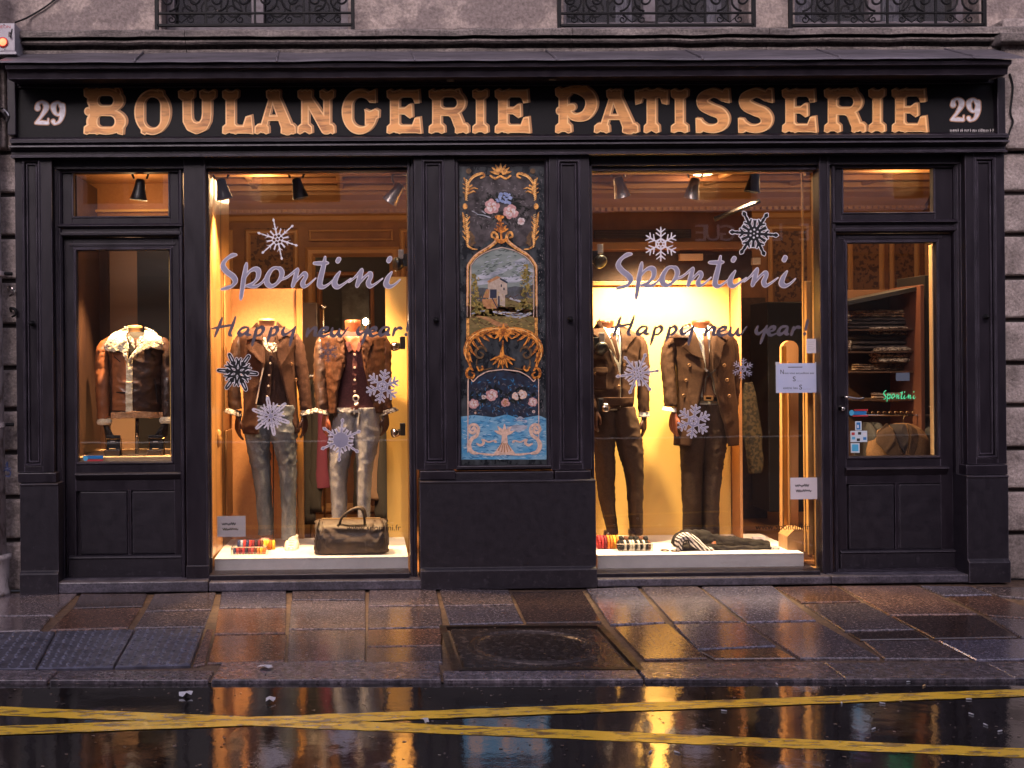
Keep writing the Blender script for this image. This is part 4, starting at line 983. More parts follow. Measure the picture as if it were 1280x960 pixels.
# crown moulding with dentils, wall panelling
cm = [(YB2, PZ(276, YB2)), (YB2 - .02, PZ(274, YB2)), (YB2 - .03, PZ(269, YB2)), (YB2 - .07, PZ(266, YB2)), (YB2 - .08, PZ(261, YB2)), (YB2 - .12, PZ(257, YB2)), (YB2 - .16, PZ(252, YB2)), (YB2 - .25, PZ(247, YB2)), (YB2 - .26, zc), (YB2, zc)]
obj('crown_moulding', prism(cm, rx0 - .5, rx1 + 1), WARML, room)
mb = MB()
for k in range(150):
    x = rx0 - .3 + k * .055; mb.add(box(x, x + .03, YB2 - .1, YB2 - .07, PZ(265.5, YB2), PZ(262, YB2)))
obj('dentils', mb.vf(), WARML, room, kind='stuff')
for k in range(7):
    y = .5 + k * .4; obj('ceiling_beam', box(rx0 - .5, rx1 + 1, y, y + .07, zc - .05, zc - .001), WARML if k % 2 else WARMW, room, bevel=.01)
for u in (300, 420, 520, 800, 930, 1050, 1150):
    obj('ceiling_beam', box(PX(u, 1.5), PX(u, 1.5) + .05, .4, YB2 - .3, zc - .035, zc - .002), WARML, room, bevel=.008)
def wpanel(u0, v0, u1, v1, paper=True, y=YB2, w=.05):
    p = obj('wall_panel', rect(u0, v0, u1, v1, y - .006, y), PAPER if paper else WARMW, room)
    obj('panel_moulding', framebox(PX(u0, y), PX(u1, y), PZ(v1, y), PZ(v0, y), w, y - .03, y), WARML, p)
wpanel(307, 285, 374, 470); wpanel(387, 286, 492, 300, False, w=.02); wpanel(230, 285, 292, 470)
wpanel(960, 284, 1016, 470); wpanel(1060, 270, 1106, 560); wpanel(1112, 270, 1150, 560); wpanel(1156, 270, 1190, 560); wpanel(1020, 284, 1052, 560)
wpanel(500, 285, 560, 470); wpanel(600, 285, 700, 470); wpanel(740, 285, 900, 470)
# door case and dark passage in the back wall of the left window
obj('door_case', framebox(PX(382, YB2 - .05), PX(500, YB2 - .05), .06, PZ(307, YB2 - .05), .09, YB2 - .06, YB2), WARML, room)
obj('dark_passage', rect(391, 317, 492, 560, YB2 - .02, YB2 - .004), BLACKP, room)
obj('passage_frame', framebox(PX(396, YB2 - .05), PX(468, YB2 - .05), .06, PZ(338, YB2 - .05), .05, YB2 - .05, YB2 - .02), WARMW, room)
obj('mirror', rect(428, 347, 462, 520, YB2 - .06, YB2 - .05), mat('old_mirror', (.10, .10, .11), (.05, .05, .05), rough=.2, scale=8, contrast=(.4, .6)), room)
obj('tall_cabinet', rect(376, 378, 398, 640, 1.6, 2.0), DKWOOD, room, bevel=.01)

# ---- left big window
lw = thing('display_platform', 'white platform under the jeans mannequins in the left window', 'platform', (PX(389, .16), .16, .1), 'white display platforms')
def platform(root, u0, u1, v0, v1, yb, um):
    y = .155; x0, x1, z0, z1 = PX(u0, y, 700), PX(u1, y, 700), PZ(v1, y, um), PZ(v0, y, um)
    obj('top', box(x0, x1, y, yb, z1 - .012, z1), PALEW, root, bevel=.002)
    obj('front_board', box(x0 + .001, x1 - .001, y + .003, y + .02, z0, z1 - .013), PALEW, root)
    return z1
ZP1 = platform(lw, 268, 510.5, 697, 715.5, .95, 389)
rw = thing('display_platform', 'white platform under the suited mannequins in the right window', 'platform', (PX(875, .16), .16, .1), 'white display platforms')
ZP2 = platform(rw, 747, 1005, 692.5, 712, .95, 876)
bp1 = thing('display_screen', 'orange board standing behind the mannequin in the pea coat', 'display board', (PX(320, .95), .95, ZP1))
obj('board', rect(275, 361, 371, 690, .94, .97), SALMON, bp1, bevel=.002)
obj('edge_post', rect(371.5, 361, 379, 690, .92, .98), GILT, bp1, bevel=.003)
bp2 = thing('display_screen', 'pale cream board at the right edge of the left window with clamp lamps', 'display board', (PX(500, .95), .95, ZP1))
obj('board', rect(483, 346, 516, 690, .94, .97), CREAM, bp2, bevel=.002)
obj('bead', rect(509, 346, 511, 690, .925, .94), GILT, bp2)
# panelled golden side shutter, receding, left of the left window
sh = thing('folded_shutter', 'golden panelled wooden shutter folded back at the left jamb of the left window', 'shutter', (PX(262, .2), .2, 0))
xj = PX(259, .12, 400); xk = PX(286, 1.0, 400)
def slant(xa, ya, xb, yb, z0, z1, t=.02):
    d = Vector((xb - xa, yb - ya, 0)).normalized(); n_ = Vector((-d.y, d.x, 0)) * t
    v = [(xa, ya, z0), (xb, yb, z0), (xb + n_.x, yb + n_.y, z0), (xa + n_.x, ya + n_.y, z0)]; v += [(a, b, z1) for a, b, _ in v]
    return v, [(0, 3, 2, 1), (4, 5, 6, 7), (0, 1, 5, 4), (1, 2, 6, 5), (2, 3, 7, 6), (3, 0, 4, 7)]
ztl = PZ(214, .15)
def lp(t): return xj + .012 + (xk - xj) * t, .215 + .75 * t
for a, b, m in ((0, .16, GILT), (.16, .24, OAK), (.24, .5, GILT), (.5, .56, DKWOOD), (.56, 1.0, GILT)):
    xa, ya = lp(a); xb, yb = lp(b); obj('stile', slant(xa, ya, xb, yb, .1, ztl, .02 if m is not DKWOOD else .04), m, sh, bevel=.003)
for zz0, zz1 in ((.35, .95), (1.08, 2.05)):
    xa, ya = lp(.62); xb, yb = lp(.95); obj('shutter_panel', slant(xa + .004, ya, xb + .004, yb, zz0, zz1, -.012), OAK, sh, bevel=.004)
obj('turned_knob', lathe((lp(.3)[0] + .005, lp(.3)[1] - .02, PZ(545, .4)), [(.004, -.06), (.02, -.045), (.012, -.02), (.028, 0), (.012, .02), (.02, .045), (.004, .06)], 14), GILT, sh, smooth=True)

# ---- right big window: glowing cream back board, bulkhead, beams
bp3 = thing('display_screen', 'bright yellow lit back board behind the two suited mannequins', 'display board', (PX(830, .95), .95, ZP2))
obj('board', rect(736, 356, 913, 690, .94, .97), CREAM, bp3, bevel=.002)
obj('top_bead', rect(736, 351, 921, 356, .92, .97), GILT, bp3, bevel=.002)
obj('side_wing', slant(PX(913, .94), .94, PX(923, .70), .70, ZP2 + .002, PZ(352, .9), .02), SALMON, bp3, bevel=.002)
bh = thing('bulkhead', 'brown panelled bulkhead with an air grille above the yellow lit board', 'bulkhead', (PX(830, 1.0), 1.0, PZ(350, 1)))
obj('wall', rect(700, 264, 940, 314, .98, 1.05), WARMW, bh)
obj('beam', rect(700, 302, 940, 312, .95, .98), WARML, bh, bevel=.004)
obj('dark_band', rect(700, 314.5, 940, 350, 1.0, 1.04), DKWOOD, bh)
g = obj('air_grille', rect(743, 287, 864, 297.5, .955, .975), BLACKP, bh)
for k in range(5): obj('grille_slat', rect(744, 288 + k * 2, 863, 288.9 + k * 2, .948, .955), DKWOOD, g)
obj('strip_light', rect(850, 317, 879, 325.5, .96, 1.0), mat('pale_fitting', (.7, .5, .3), rough=.5), bh, bevel=.003)
obj('strip_light', rect(941, 322, 951, 331, .96, 1.0), MATS['pale_fitting'], bh, bevel=.003)
# slanting dark arm (shade of a lamp) near the black snowflake
tag(obj('slanting_lamp', tube([(*P(893, 274, .5), .017), (*P(950, 251, .45), .015)], 4), BLACKP), 'black square lamp arm slanting beside the black snowflake', 'lamp')
# right side of the right window: cabinet, door pull, wooden posts
cab = thing('black_cabinet', 'tall black cabinet in the dark behind the blue notice', 'cabinet', (PX(985, 1.9), 1.9, .06))
obj('body', rect(960, 377, 1012, 640, 1.9, 2.3), BLACKP, cab, bevel=.01)
obj('shelf_rack', rect(926, 372, 958, 650, 2.4, 2.5), mat('dim_brown', (.07, .035, .02), (.03, .015, .01), rough=.5, scale=20), cab)
gd = thing('inner_glass_door', 'open inner door with golden wooden stiles and a long rounded pull, right of the right window', 'door', (PX(1000, .5), .5, .06))
obj('edge_stile', rect(1009, 351, 1023, 694, .24, .30, vm=500), GILT, gd, bevel=.004)
obj('thin_edge', rect(1004.5, 214, 1006, 690, .2, .22, vm=450), GILT, gd)
obj('lintel', rect(1008, 213, 1024, 219, .2, .3), GILT, gd)
x0, x1 = PX(974.5, .5), PX(995, .5)
s = Sh().st([(984.5, 436), (984.5, 664)], 10)
def vert(x, y): return x, y
obj('pull_post', decal(s, .52, .05, 1.0), mat('golden_post', (.50, .24, .09), (.38, .17, .06), rough=.35, scale=9, stretch=(1, 1, .2)), gd, bevel=0)
obj('brass_bar', rect(978.5, 432, 984, 662, .44, .455, vm=540), BRASS, gd, bevel=.004)
obj('pale_strip', rect(986, 452, 988, 660, .46, .469, vm=540), GILT, gd)
s = Sh().pg([(973, 692), (973, 666), (982, 657), (994, 657), (1004, 668), (1004, 692)])
obj('foot_block', decal(s, .42, .16, 1.0), OAK, gd)
obj('second_stile', rect(1011, 500, 1016, 670, .62, .66, vm=560), GILT, gd, bevel=.003)
obj('second_stile', rect(1018.5, 500, 1021, 670, .62, .66, vm=560), GILT, gd, bevel=.003)
# camouflage scarf hanging, clothes rail
CAMO = mat('camo_cloth', (0.075, 0.05, 0.022), (0.018, 0.014, 0.008), rough=.8, scale=40, contrast=(.45, .55), detail=1)
def hang(path_uvr, y, m, name, label, cat, group=None, n=14, rings=30, fold=.010, flat=.5):
    pts = [(*P(u, v, y), r / SC(y)) for u, v, r in path_uvr]
    vf = tube(pts, n, rings, disp=lambda a, t, p: fold * math.sin(a * 4 + 5 * nz(p.z * 3, a, p.x)) + fold * nz(p.x * 20, p.z * 9, a), flat=flat)
    return tag(obj(name, vf, m, smooth=True), label, cat, group)
hang([(936, 478, 5), (938, 500, 9), (940, 540, 11), (943, 570, 10), (944, 592, 7)], 1.2, CAMO, 'hanging_scarf', 'camouflage patterned scarf hanging in the dark right of the double breasted mannequin', 'scarf')
DGREY = mat('dark_garment', (0.008, 0.006, 0.006), (0.013, .010, .009), rough=.8, scale=14, vary=.3)
PINKG = mat('magenta_garment', (0.09, 0.010, 0.035), rough=.8)
BROWNG = mat('brown_garment', (0.10, 0.055, 0.035), rough=.8, vary=.3)
rack = thing('garment_rail', 'clothes rail with pale stand behind the jeans mannequins', 'clothes rail', (PX(440, 1.5), 1.5, .06))
obj('rail', tube([(*P(384, 470, 1.5), .012), (*P(484, 470, 1.5), .012)], 8), CHROME, rack)
for u in (387, 404, 482): obj('upright', tube([(PX(u, 1.5), 1.5, .06, .010), (PX(u, 1.5), 1.5, PZ(385 if u == 404 else 470, 1.5), .010)], 8), CHROME, rack)
obj('finial', blob(P(404, 384, 1.5), (.03, .03, .02)), CHROME, rack, smooth=True)
for k, (u, m, lab) in enumerate(((384, DGREY, 'dark coat hanging at the left end of the rail'), (393, DGREY, 'second dark coat on the rail beside the orange board'), (401, PINKG, 'magenta garment hanging behind the faded jeans'), (452, DGREY, 'dark coat hanging between the legs of the faded jeans'), (470, BROWNG, 'brown garment hanging right of the faded jeans'), (479, DGREY, 'dark garment at the right end of the rail'))):
    vb = (655, 640, 610, 640, 625, 650)[k]
    hang([(u, 472, 2), (u + 1, 482, 6), (u + 1, 540, 8), (u, 600, 9), (u, vb, 9)], 1.5, m, 'hanging_garment', lab, 'garment', 'garments on the rail', rings=16, fold=.012)
def bulb_lamp(u, v, y, lab):
    t = thing('bulb_lamp', lab, 'lamp', tuple(P(u, v + 14, y)))
    obj('stem', tube([(*P(u, v + 30, y), .008), (*P(u, v + 3, y), .008)], 8), BRASS, t)
    obj('bulb', blob(P(u, v, y), (.022, .022, .026), 14, 10), mat('lit_bulb', (1, .8, .5), emit=(1, .72, .4), estr=45), t, smooth=True)
    L = bpy.data.lights.new('bulb_light', 'POINT'); L.energy = 3; L.color = (1, .65, .35); L.shadow_soft_size = .04
    o = bpy.data.objects.new('bulb_light', L); COL.objects.link(o); o.parent = t; o.location = Vector(P(u, v, y - .06)) - ORG[t.name]
bulb_lamp(457, 402, 1.3, 'small lit lamp glowing beside the neck of the quilted jacket mannequin')

# ---- left side window interior
sv = thing('display_cabinet', 'dark brown lined display box behind the shearling jacket', 'display cabinet', (PX(154, .6), .6, PZ(577, .3)))
zf0 = PZ(571, .17, 150)
obj('shelf', box(PX(90, .17), PX(219, .17), .17, .8, zf0 - .03, zf0), mat('shelf_tan', (.55, .36, .2), rough=.4), sv, bevel=.003)
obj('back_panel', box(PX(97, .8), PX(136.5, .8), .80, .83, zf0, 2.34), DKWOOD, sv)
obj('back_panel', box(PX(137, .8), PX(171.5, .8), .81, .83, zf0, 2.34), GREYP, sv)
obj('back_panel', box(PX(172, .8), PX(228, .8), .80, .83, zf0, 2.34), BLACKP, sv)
obj('front_wall', box(PX(86, .17), PX(228, .17), .17, .19, .1, zf0 - .04), DKWOOD, sv)
obj('side_panel', box(PX(93.5, .2), PX(93.5, .2) + .02, .2, .8, zf0, 2.62), DKWOOD, sv)
obj('side_panel', box(PX(221, .4) + .03, PX(221, .4) + .05, .2, .8, zf0, 2.62), DKWOOD, sv)
zm = PZ(300, .8)
obj('upper_back', box(PX(80, .8), PX(236, .8), .76, .79, 2.34, 2.9), SALMON, sv)
obj('upper_ledge', box(PX(80, .8), PX(236, .8), .70, .759, PZ(261.5, .7), PZ(258.5, .7)), CREAM, sv, bevel=.003)
obj('upper_ceiling', box(PX(88, .2), PX(226, .2), .19, .759, 2.655, 2.68), SALMON, sv)
obj('edge_strip', rect(95.5, 312, 98, 578, .2, .215, vm=440), OAK, sv)
obj('edge_strip', rect(212, 312, 213.2, 575, .2, .215, vm=440), CREAM, sv)
hang([(104, 455, 2), (105, 475, 5), (106, 520, 6), (105, 548, 5)], .6, mat('olive_garment', (.12, .10, .04), rough=.8), 'hanging_belt', 'olive coiled belts hanging at the left side of the side window', 'belt')
for u, lab in ((140.5, 'small open black box left of the stand under the shearling jacket'), (194, 'small open black box right of the stand under the shearling jacket')):
    y = .24; c = thing('accessory_box', lab, 'box', (PX(u, y), y, zf0), 'two small black boxes')
    obj('base', rect(u - 10.5, 562.5, u + 9, 572.5, y, y + .08), mat('box_leather', (.03, .022, .02), rough=.5), c, bevel=.003)
    obj('lid', rect(u - 8.5, 544, u + 10, 562, y + .06, y + .07), BLACKP, c, bevel=.002)
    obj('lid_trim', framebox(PX(u - 9.3, y + .05), PX(u + 10.6, y + .05), PZ(562.3, y + .05), PZ(543.4, y + .05), .005, y + .048, y + .058), BRASS, c)
    obj('cufflink', rect(u - 4, 560.5, u + 4, 562.3, y + .01, y + .02), BRASS, c, bevel=.002)
    obj('inscription', rect(u - 2.5, 551.5, u + 3, 552.7, y + .056, y + .059), GREYW, c)
st = P(168.5, 575, .42)

# ---- door interior: shelving with folded knitwear, rail with jackets
SHELFW = mat('brown_shelf', (.10, .045, .022), (.06, .03, .015), rough=.4, scale=10, stretch=(.3, 1, 1))
shv = thing('shelving_unit', 'brown shelving unit with sloping top behind the shop door glass', 'shelving', (PX(1110, .8), .8, .06))
obj('upright', rect(1151, 356, 1156, 575, .45, .9, vm=450), mat('reddish_post', (.16, .06, .035), rough=.4), shv, bevel=.003)
obj('dark_post', rect(1156.5, 344, 1164, 575, .5, .9, vm=450), BLACKP, shv, bevel=.003)
obj('bright_edge', rect(1166, 306, 1169.5, 569, .165, .21, vm=450), mat('bright_edge_wood', (.75, .5, .25), rough=.4), shv, bevel=.003)
obj('rear_board', rect(1060, 362, 1151, 575, .9, .93), SHELFW, shv)
a, b = P(1059, 378, .5), P(1150, 359, .5)
obj('sloping_top', ([(a.x, .5, a.z - .02), (b.x, .5, b.z - .02), (b.x, .9, b.z - .02), (a.x, .9, a.z - .02), (a.x, .5, a.z + .008), (b.x, .5, b.z + .008), (b.x, .9, b.z + .008), (a.x, .9, a.z + .008)], [(0, 3, 2, 1), (4, 5, 6, 7), (0, 1, 5, 4), (1, 2, 6, 5), (2, 3, 7, 6), (3, 0, 4, 7)]), BLACKP, shv)
for v in (412, 440, 465, 500): obj('shelf', rect(1062, v - 1, 1151, v + 1, .55, .9), SHELFW, shv)
KN = [mat('camel_knit', (.55, .36, .20), (.16, .08, .04), rough=.9, scale=26, contrast=(.45, .56), bump=.5, bscale=90), mat('dark_knit', (.045, .028, .022), rough=.9, bump=.5, bscale=90), mat('beige_check_knit', (.65, .48, .30), (.10, .05, .03), rough=.9, scale=60, contrast=(.45, .55), bump=.5, bscale=90)]
def folded(u0, u1, v0, v1, y, m, lab):
    x0, x1, z0, z1 = PX(u0, y), PX(u1, y), PZ(v1, y, u0), PZ(v0, y, u0); h = (z1 - z0) / 2; zc_ = (z0 + z1) / 2; mb = MB()
    nl = 3
    for k in range(nl):
        z = z0 + (z1 - z0) * (k + .5) / nl; hh = (z1 - z0) / nl / 2 * 1.1
        mb.add(tube([(x0 + (x1 - x0) * t, y + .12 + .02 * nz(t * 3, k, v0), z + .006 * nz(t * 5, k * 3, v0), max(.004, hh * (1 if .05 < t < .95 else .5))) for t in [i / 14 for i in range(15)]], 10, disp=lambda a, t, p: hh * .25 * nz(p.x * 25, a * 2, p.z * 30), flat=4.0))
    tag(obj('folded_jumper', mb.vf(), m, smooth=True), lab, 'jumper', 'folded knitwear on the shelves')
folded(1071, 1150, 387, 396, .6, KN[0], 'crumpled light jumper on top of the highest shelf stack')
folded(1062, 1150, 397, 411, .6, KN[1], 'dark jumpers under the crumpled light one on the highest shelf')
folded(1096, 1151, 408, 418, .55, KN[2], 'beige patterned jumper on the second stack behind the door')
folded(1070, 1150, 419, 438, .6, KN[1], 'dark jumpers in the middle of the second stack')
folded(1100, 1151, 434, 454, .55, KN[2], 'thick beige checked jumper on the third stack behind the door')
folded(1074, 1150, 455, 463, .6, KN[0], 'brown striped jumper under the thick checked one')
folded(1098, 1151, 492, 503, .6, KN[0], 'brown jumper behind the green lettering on the door')
folded(1061, 1071, 391, 400, .5, KN[2], 'pale bundle at the left end of the top shelf')
folded(1061, 1072, 430, 438, .5, KN[2], 'pale bundle at the left end of the third shelf')
rl = thing('hanging_rail', 'chrome hanging rail below the shelves behind the door glass', 'clothes rail', (PX(1110, .5), .5, PZ(520, .5)))
obj('rail', tube([(*P(1075, 519, .5), .007), (*P(1165, 519, .5), .007)], 8), CHROME, rl)
obj('rail_end', blob(P(1163.5, 509, .45), (.02, .02, .02)), CHROME, rl, smooth=True)
for k in range(11):
    u = 1068 + k * 7.2; obj('hook', cscroll(PX(u, .5), PZ(521, .5), .014, .5, turns=.7, th=.0025), BRASS, rl)

# ================================================================ painted panel between the windows (paint on one board, layer over layer)
PBK = mat('panel_ground_black', (0.012, 0.014, 0.018), (0.08, 0.09, 0.10), rough=0.25, r2=.4, scale=14, contrast=(.42, .75), detail=10, stretch=(1, 1, .6))
PGREY = mat('panel_smoky_grey', (0.10, 0.085, 0.09), (0.018, 0.014, 0.016), rough=0.3, scale=16, detail=10)
PBLUE = mat('panel_lake_blue', (0.07, 0.28, 0.50), (0.28, 0.46, 0.58), rough=0.3, scale=9, detail=9, stretch=(1, 1, 2.5), contrast=(.42, .68))
PMID = mat('panel_dusky_blue', (0.025, 0.045, 0.085), (0.02, 0.015, 0.02), rough=.3, scale=22, detail=8)
PGOLD = mat('panel_gold_paint', (0.85, 0.42, 0.11), (0.26, 0.09, 0.02), rough=0.35, scale=55, contrast=(.42, .62))
PGOLD2 = mat('panel_orange_acanthus', (0.80, 0.30, 0.05), (0.22, 0.06, 0.012), rough=0.35, scale=48, contrast=(.42, .6))
PDULL = mat('panel_dull_gold', (0.18, 0.10, 0.045), (0.07, .04, .02), rough=.35, scale=50)
PPALE = mat('panel_pale_scroll', (0.80, 0.55, 0.42), (0.50, 0.34, 0.28), rough=.35, scale=60)
PSKY = mat('panel_sky', (0.14, 0.18, 0.165), (0.28, 0.31, 0.30), rough=.3, scale=8, stretch=(1, 1, 2))
PCLOUD = mat('panel_cloud', (0.48, 0.49, 0.56), (0.20, .22, .26), rough=.3, scale=18, stretch=(.6, 1, 2))
PHILL = mat('panel_hill', (0.10, 0.11, 0.14), (0.05, .05, .04), rough=.3, scale=20)
PGRN = mat('panel_foliage', (0.26, 0.19, 0.05), (0.06, 0.06, 0.02), rough=.3, scale=40, contrast=(.42, .6))
PLAND = mat('panel_meadow', (0.12, 0.10, 0.035), (0.24, .17, .07), rough=.3, scale=26, stretch=(.6, 1, 2))
PTAN = mat('panel_tan', (0.50, 0.24, 0.11), (0.3, .14, .06), rough=.3, scale=50)
PWALL = mat('panel_mill_wall', (0.50, 0.40, 0.33), (0.36, .28, .22), rough=.3, scale=50)
PDARK = mat('panel_dark_blue_shadow', (0.03, 0.035, 0.06), rough=.3)
PROSE = mat('panel_rose', (0.60, 0.36, 0.34), (0.42, .2, .2), rough=.3, scale=70)
PWHT = mat('panel_rose_white', (0.68, 0.62, 0.60), (0.5, .42, .42), rough=.3, scale=70)
PBLF = mat('panel_blue_flower', (0.16, 0.22, 0.42), (0.30, .36, .55), rough=.3, scale=80)
PLEAF = mat('panel_dark_leaf', (0.008, 0.010, 0.008), rough=.3)
YP = .052
pn = thing('painted_panel', 'tall painted panel with gilt scrolls, roses and a mill landscape between the two display windows', 'painted panel', (PX(629, YP), YP, PZ(578, YP)))
obj('board', rect(572, 199, 686, 581, YP, YP + .02, vm=390), PBK, pn)
LY = [0]
def A(x, y): return 565 + x / 4.8, 195 + y / 4.8
def B_(x, y): return 565 + x / 4.8, 390 + y / 4.8
def lay(name, s, m, k, zone, res=2.2, label=None, par=None):
    fx = A if zone == 'A' else B_
    return obj(name, decal(s, YP - .0007 * k, .0006, res, fn=fx), m, par or pn, label=label)
SIMP[0] = .12
def halves(s, ax):
    n = len(s.o); b = Sh(); b.o = list(s.o); b.mirror(ax); c = Sh(); c.o = b.o[n:]; return s, c
# smoky ground behind the bouquet, lake below
lay('smoky_ground', Sh().pg([(95, 120), (510, 120), (500, 540), (400, 540), (340, 480), (250, 480), (180, 545), (100, 540)]), PGREY, 1, 'A', 4)
lay('dusky_ground', Sh().pg([(100, 420), (180, 380), (310, 350), (430, 385), (520, 420), (525, 640), (100, 640)]), PMID, 1, 'B', 4)
lay('blue_lake', Sh().pg([(52, 628), (130, 618), (250, 632), (330, 615), (410, 640), (520, 620), (568, 640), (568, 885), (52, 885)]), PBLUE, 2, 'B', 4)
lay('blue_lake', Sh().st([(380, 650, 6), (410, 640, 14), (440, 655, 10)]).st([(340, 690, 10), (400, 700, 22), (440, 690, 12)]), PCLOUD, 3, 'B', 4)
# landscape
ar = [(105, 960), (105, 690), (118, 640), (165, 592), (230, 560), (300, 545), (370, 560), (440, 598), (482, 640), (495, 690), (495, 960)]
lay('landscape_sky', Sh().pg(ar), PSKY, 2, 'A', 4)
lay('landscape_cloud', Sh().st([(140, 735, 10), (220, 720, 14), (300, 690, 12), (360, 668, 8)]).st([(150, 765, 12), (260, 745, 16), (380, 740, 18), (480, 720, 10)]).st([(390, 640, 14), (425, 630, 18), (455, 640, 10)]).st([(400, 680, 12), (440, 670, 14), (485, 690, 8)]), PCLOUD, 3, 'A', 3)
lay('landscape_hill', Sh().pg([(108, 800), (180, 790), (280, 800), (380, 780), (440, 790), (492, 770), (492, 960), (108, 960)]), PHILL, 4, 'A', 4)
lay('landscape_meadow', Sh().pg([(106, 880), (200, 870), (320, 850), (400, 860), (492, 850), (493, 962), (106, 962)]), PLAND, 5, 'A', 4)
lay('landscape_meadow', Sh().pg([(106, -30), (493, -30), (493, 135), (380, 118), (310, 95), (230, 118), (106, 150)]), PLAND, 5, 'B', 4)
lay('river', Sh().st([(350, 855, 5), (400, 870, 6), (440, 900, 9), (395, 925, 6)], m=10).st([(250, 935, 6), (330, 945, 10), (420, 950, 8)]), PCLOUD, 6, 'A', 3)
lay('river', Sh().st([(330, 20, 8), (400, 30, 10), (470, 10, 8)]).st([(120, 10, 4), (200, -10, 5)]), PCLOUD, 6, 'B', 3)
lay('path', Sh().st([(150, 25, 4), (210, 40, 10), (270, 70, 13), (330, 75, 6)], m=12), PTAN, 7, 'B', 3)
lay('mill_wall', Sh().pg([(215, 750), (290, 728), (330, 755), (332, 830), (318, 835), (318, 905), (220, 870), (215, 800)]), PWALL, 7, 'A', 2)
lay('mill_roof', Sh().pg([(210, 752), (270, 720), (292, 728), (222, 762)]).pg([(180, 860), (270, 855), (272, 915), (190, 918)]).pg([(185, 850), (205, 800), (225, 800), (222, 852)]), PTAN, 8, 'A', 2)
lay('mill_shadow', Sh().bx(228, 800, 268, 852).pg([(288, 730), (335, 756), (330, 765), (286, 740)]).bx(276, 840, 286, 905).bx(292, 770, 300, 785).bx(308, 790, 316, 805).st([(240, 852, 3), (272, 912, 3)]), PDARK, 9, 'A', 1.6)
def tree_sh(cx, cy, w, h, n, seed):
    s = Sh(); r = random.Random(seed)
    for i in range(n):
        t = r.random(); s.st([(cx + r.uniform(-w, w) * (.25 + .75 * t), cy - h + 2 * h * t, r.uniform(4, 9))])
    return s
lay('painted_tree', tree_sh(445, 780, 42, 130, 60, 3), PGRN, 8, 'A', 2.5)
lay('painted_tree', tree_sh(130, 800, 36, 90, 60, 5), PGRN, 8, 'A', 2.5)
lay('painted_bush', tree_sh(170, 920, 60, 30, 40, 6), PGRN, 8, 'A', 2.5)
lay('painted_bush', tree_sh(430, 900, 60, 26, 40, 7), PGRN, 8, 'A', 2.5)
# arch band
s = Sh().st([(95, 965, 9), (95, 700, 9), (106, 645, 9), (150, 592, 9), (215, 553, 10), (258, 520, 11), (272, 490, 9), (262, 462, 7), (243, 460, 7), (238, 482, 6), (252, 490, 5)], m=90).mirror(300)
lay('arch_band', s, PGOLD, 10, 'A', 1.8)
for q in halves(Sh().bx(86, -35, 104, 165), 300): lay('arch_band', q, PGOLD, 10, 'B', 2)
s = Sh().st([(111, 965, 2), (111, 690, 2), (122, 645, 2), (160, 602, 2), (230, 566, 2), (300, 548, 2)], m=50).mirror(300)
lay('arch_highlight', Sh().st([(91, 965, 1.8), (91, 700, 1.8), (103, 641, 1.8), (147, 588, 2), (213, 548, 2), (254, 517, 2), (268, 488, 1.5)], m=60).mirror(300), PPALE, 12, 'A', 1.2)
lay('arch_shadow', Sh().st([(101, 965, 2), (101, 700, 2), (112, 650, 2), (155, 600, 2), (222, 562, 2), (262, 530, 2)], m=60).mirror(300), mat('panel_umber', (.08, .03, .01), rough=.35), 12, 'A', 1.2)
lay('arch_inner_line', s, PPALE, 11, 'A', 1.4)
def leaves(s, cx, cy, angs, L, w, base=0.0):
    for a in angs:
        t = math.radians(a); s.st([(cx + base * math.cos(t), cy - base * math.sin(t), w), (cx + L * .6 * math.cos(t), cy - L * .6 * math.sin(t), w * .9), (cx + L * math.cos(t), cy - L * math.sin(t), w * .25)])
    return s
s = Sh(); leaves(s, 292, 110, (15, 38, 62, 90, 118, 142, 165), 66, 9, 18); s.st([(230, 118, 5), (260, 135, 6), (290, 120, 6), (322, 135, 6), (352, 118, 5)], m=14)
lay('crest', s, PGOLD, 10, 'A', 1.6)
s = Sh().st([(172, 132, 4), (192, 122, 6), (186, 106, 7), (160, 108, 8), (128, 124, 8), (104, 152, 7), (98, 170, 5)], m=30)
s.st([(72, 132, 3), (88, 165, 9), (92, 200, 12), (84, 240, 8), (82, 262, 4)], m=20)
for a, b in ((170, 60), (185, 150), (205, 120)): s.st([(95, a + 20, 6), (110 + b * .15, a + 5, 4), (95 + b * .4, a + 12, 1.5)])
for yy in (180, 205, 230): s.st([(90, yy, 6), (66, yy - 14, 2)])
s.el(79, 302, 14, 18); s.st([(64, 340, 3), (74, 380, 8), (82, 430, 11), (96, 480, 10), (92, 530, 6), (120, 556, 5), (150, 560, 3)], m=26)
for yy in (380, 410, 440, 470, 500): s.st([(84, yy, 7), (64, yy - 20, 2)]); s.st([(88, yy + 8, 6), (106, yy - 16, 2)])
for q in halves(s, 292): lay('side_scrollwork', q, PGOLD, 10, 'A', 1.7)
s = Sh().st([(110, 455, 5), (125, 490, 12), (118, 530, 10)]).st([(100, 90, 16)]).st([(135, 520, 8), (110, 500, 4)]).mirror(292)
lay('faded_gilding', s, PDULL, 9, 'A', 2.2)
s = Sh(); leaves(s, 296, 452, (20, 50, 90, 130, 160), 44, 9, 6); s.st([(262, 500, 8), (296, 515, 12), (330, 500, 8)]); s.bx(290, 455, 302, 520)
lay('keystone_leaf', s, PGOLD2, 12, 'A', 1.7)
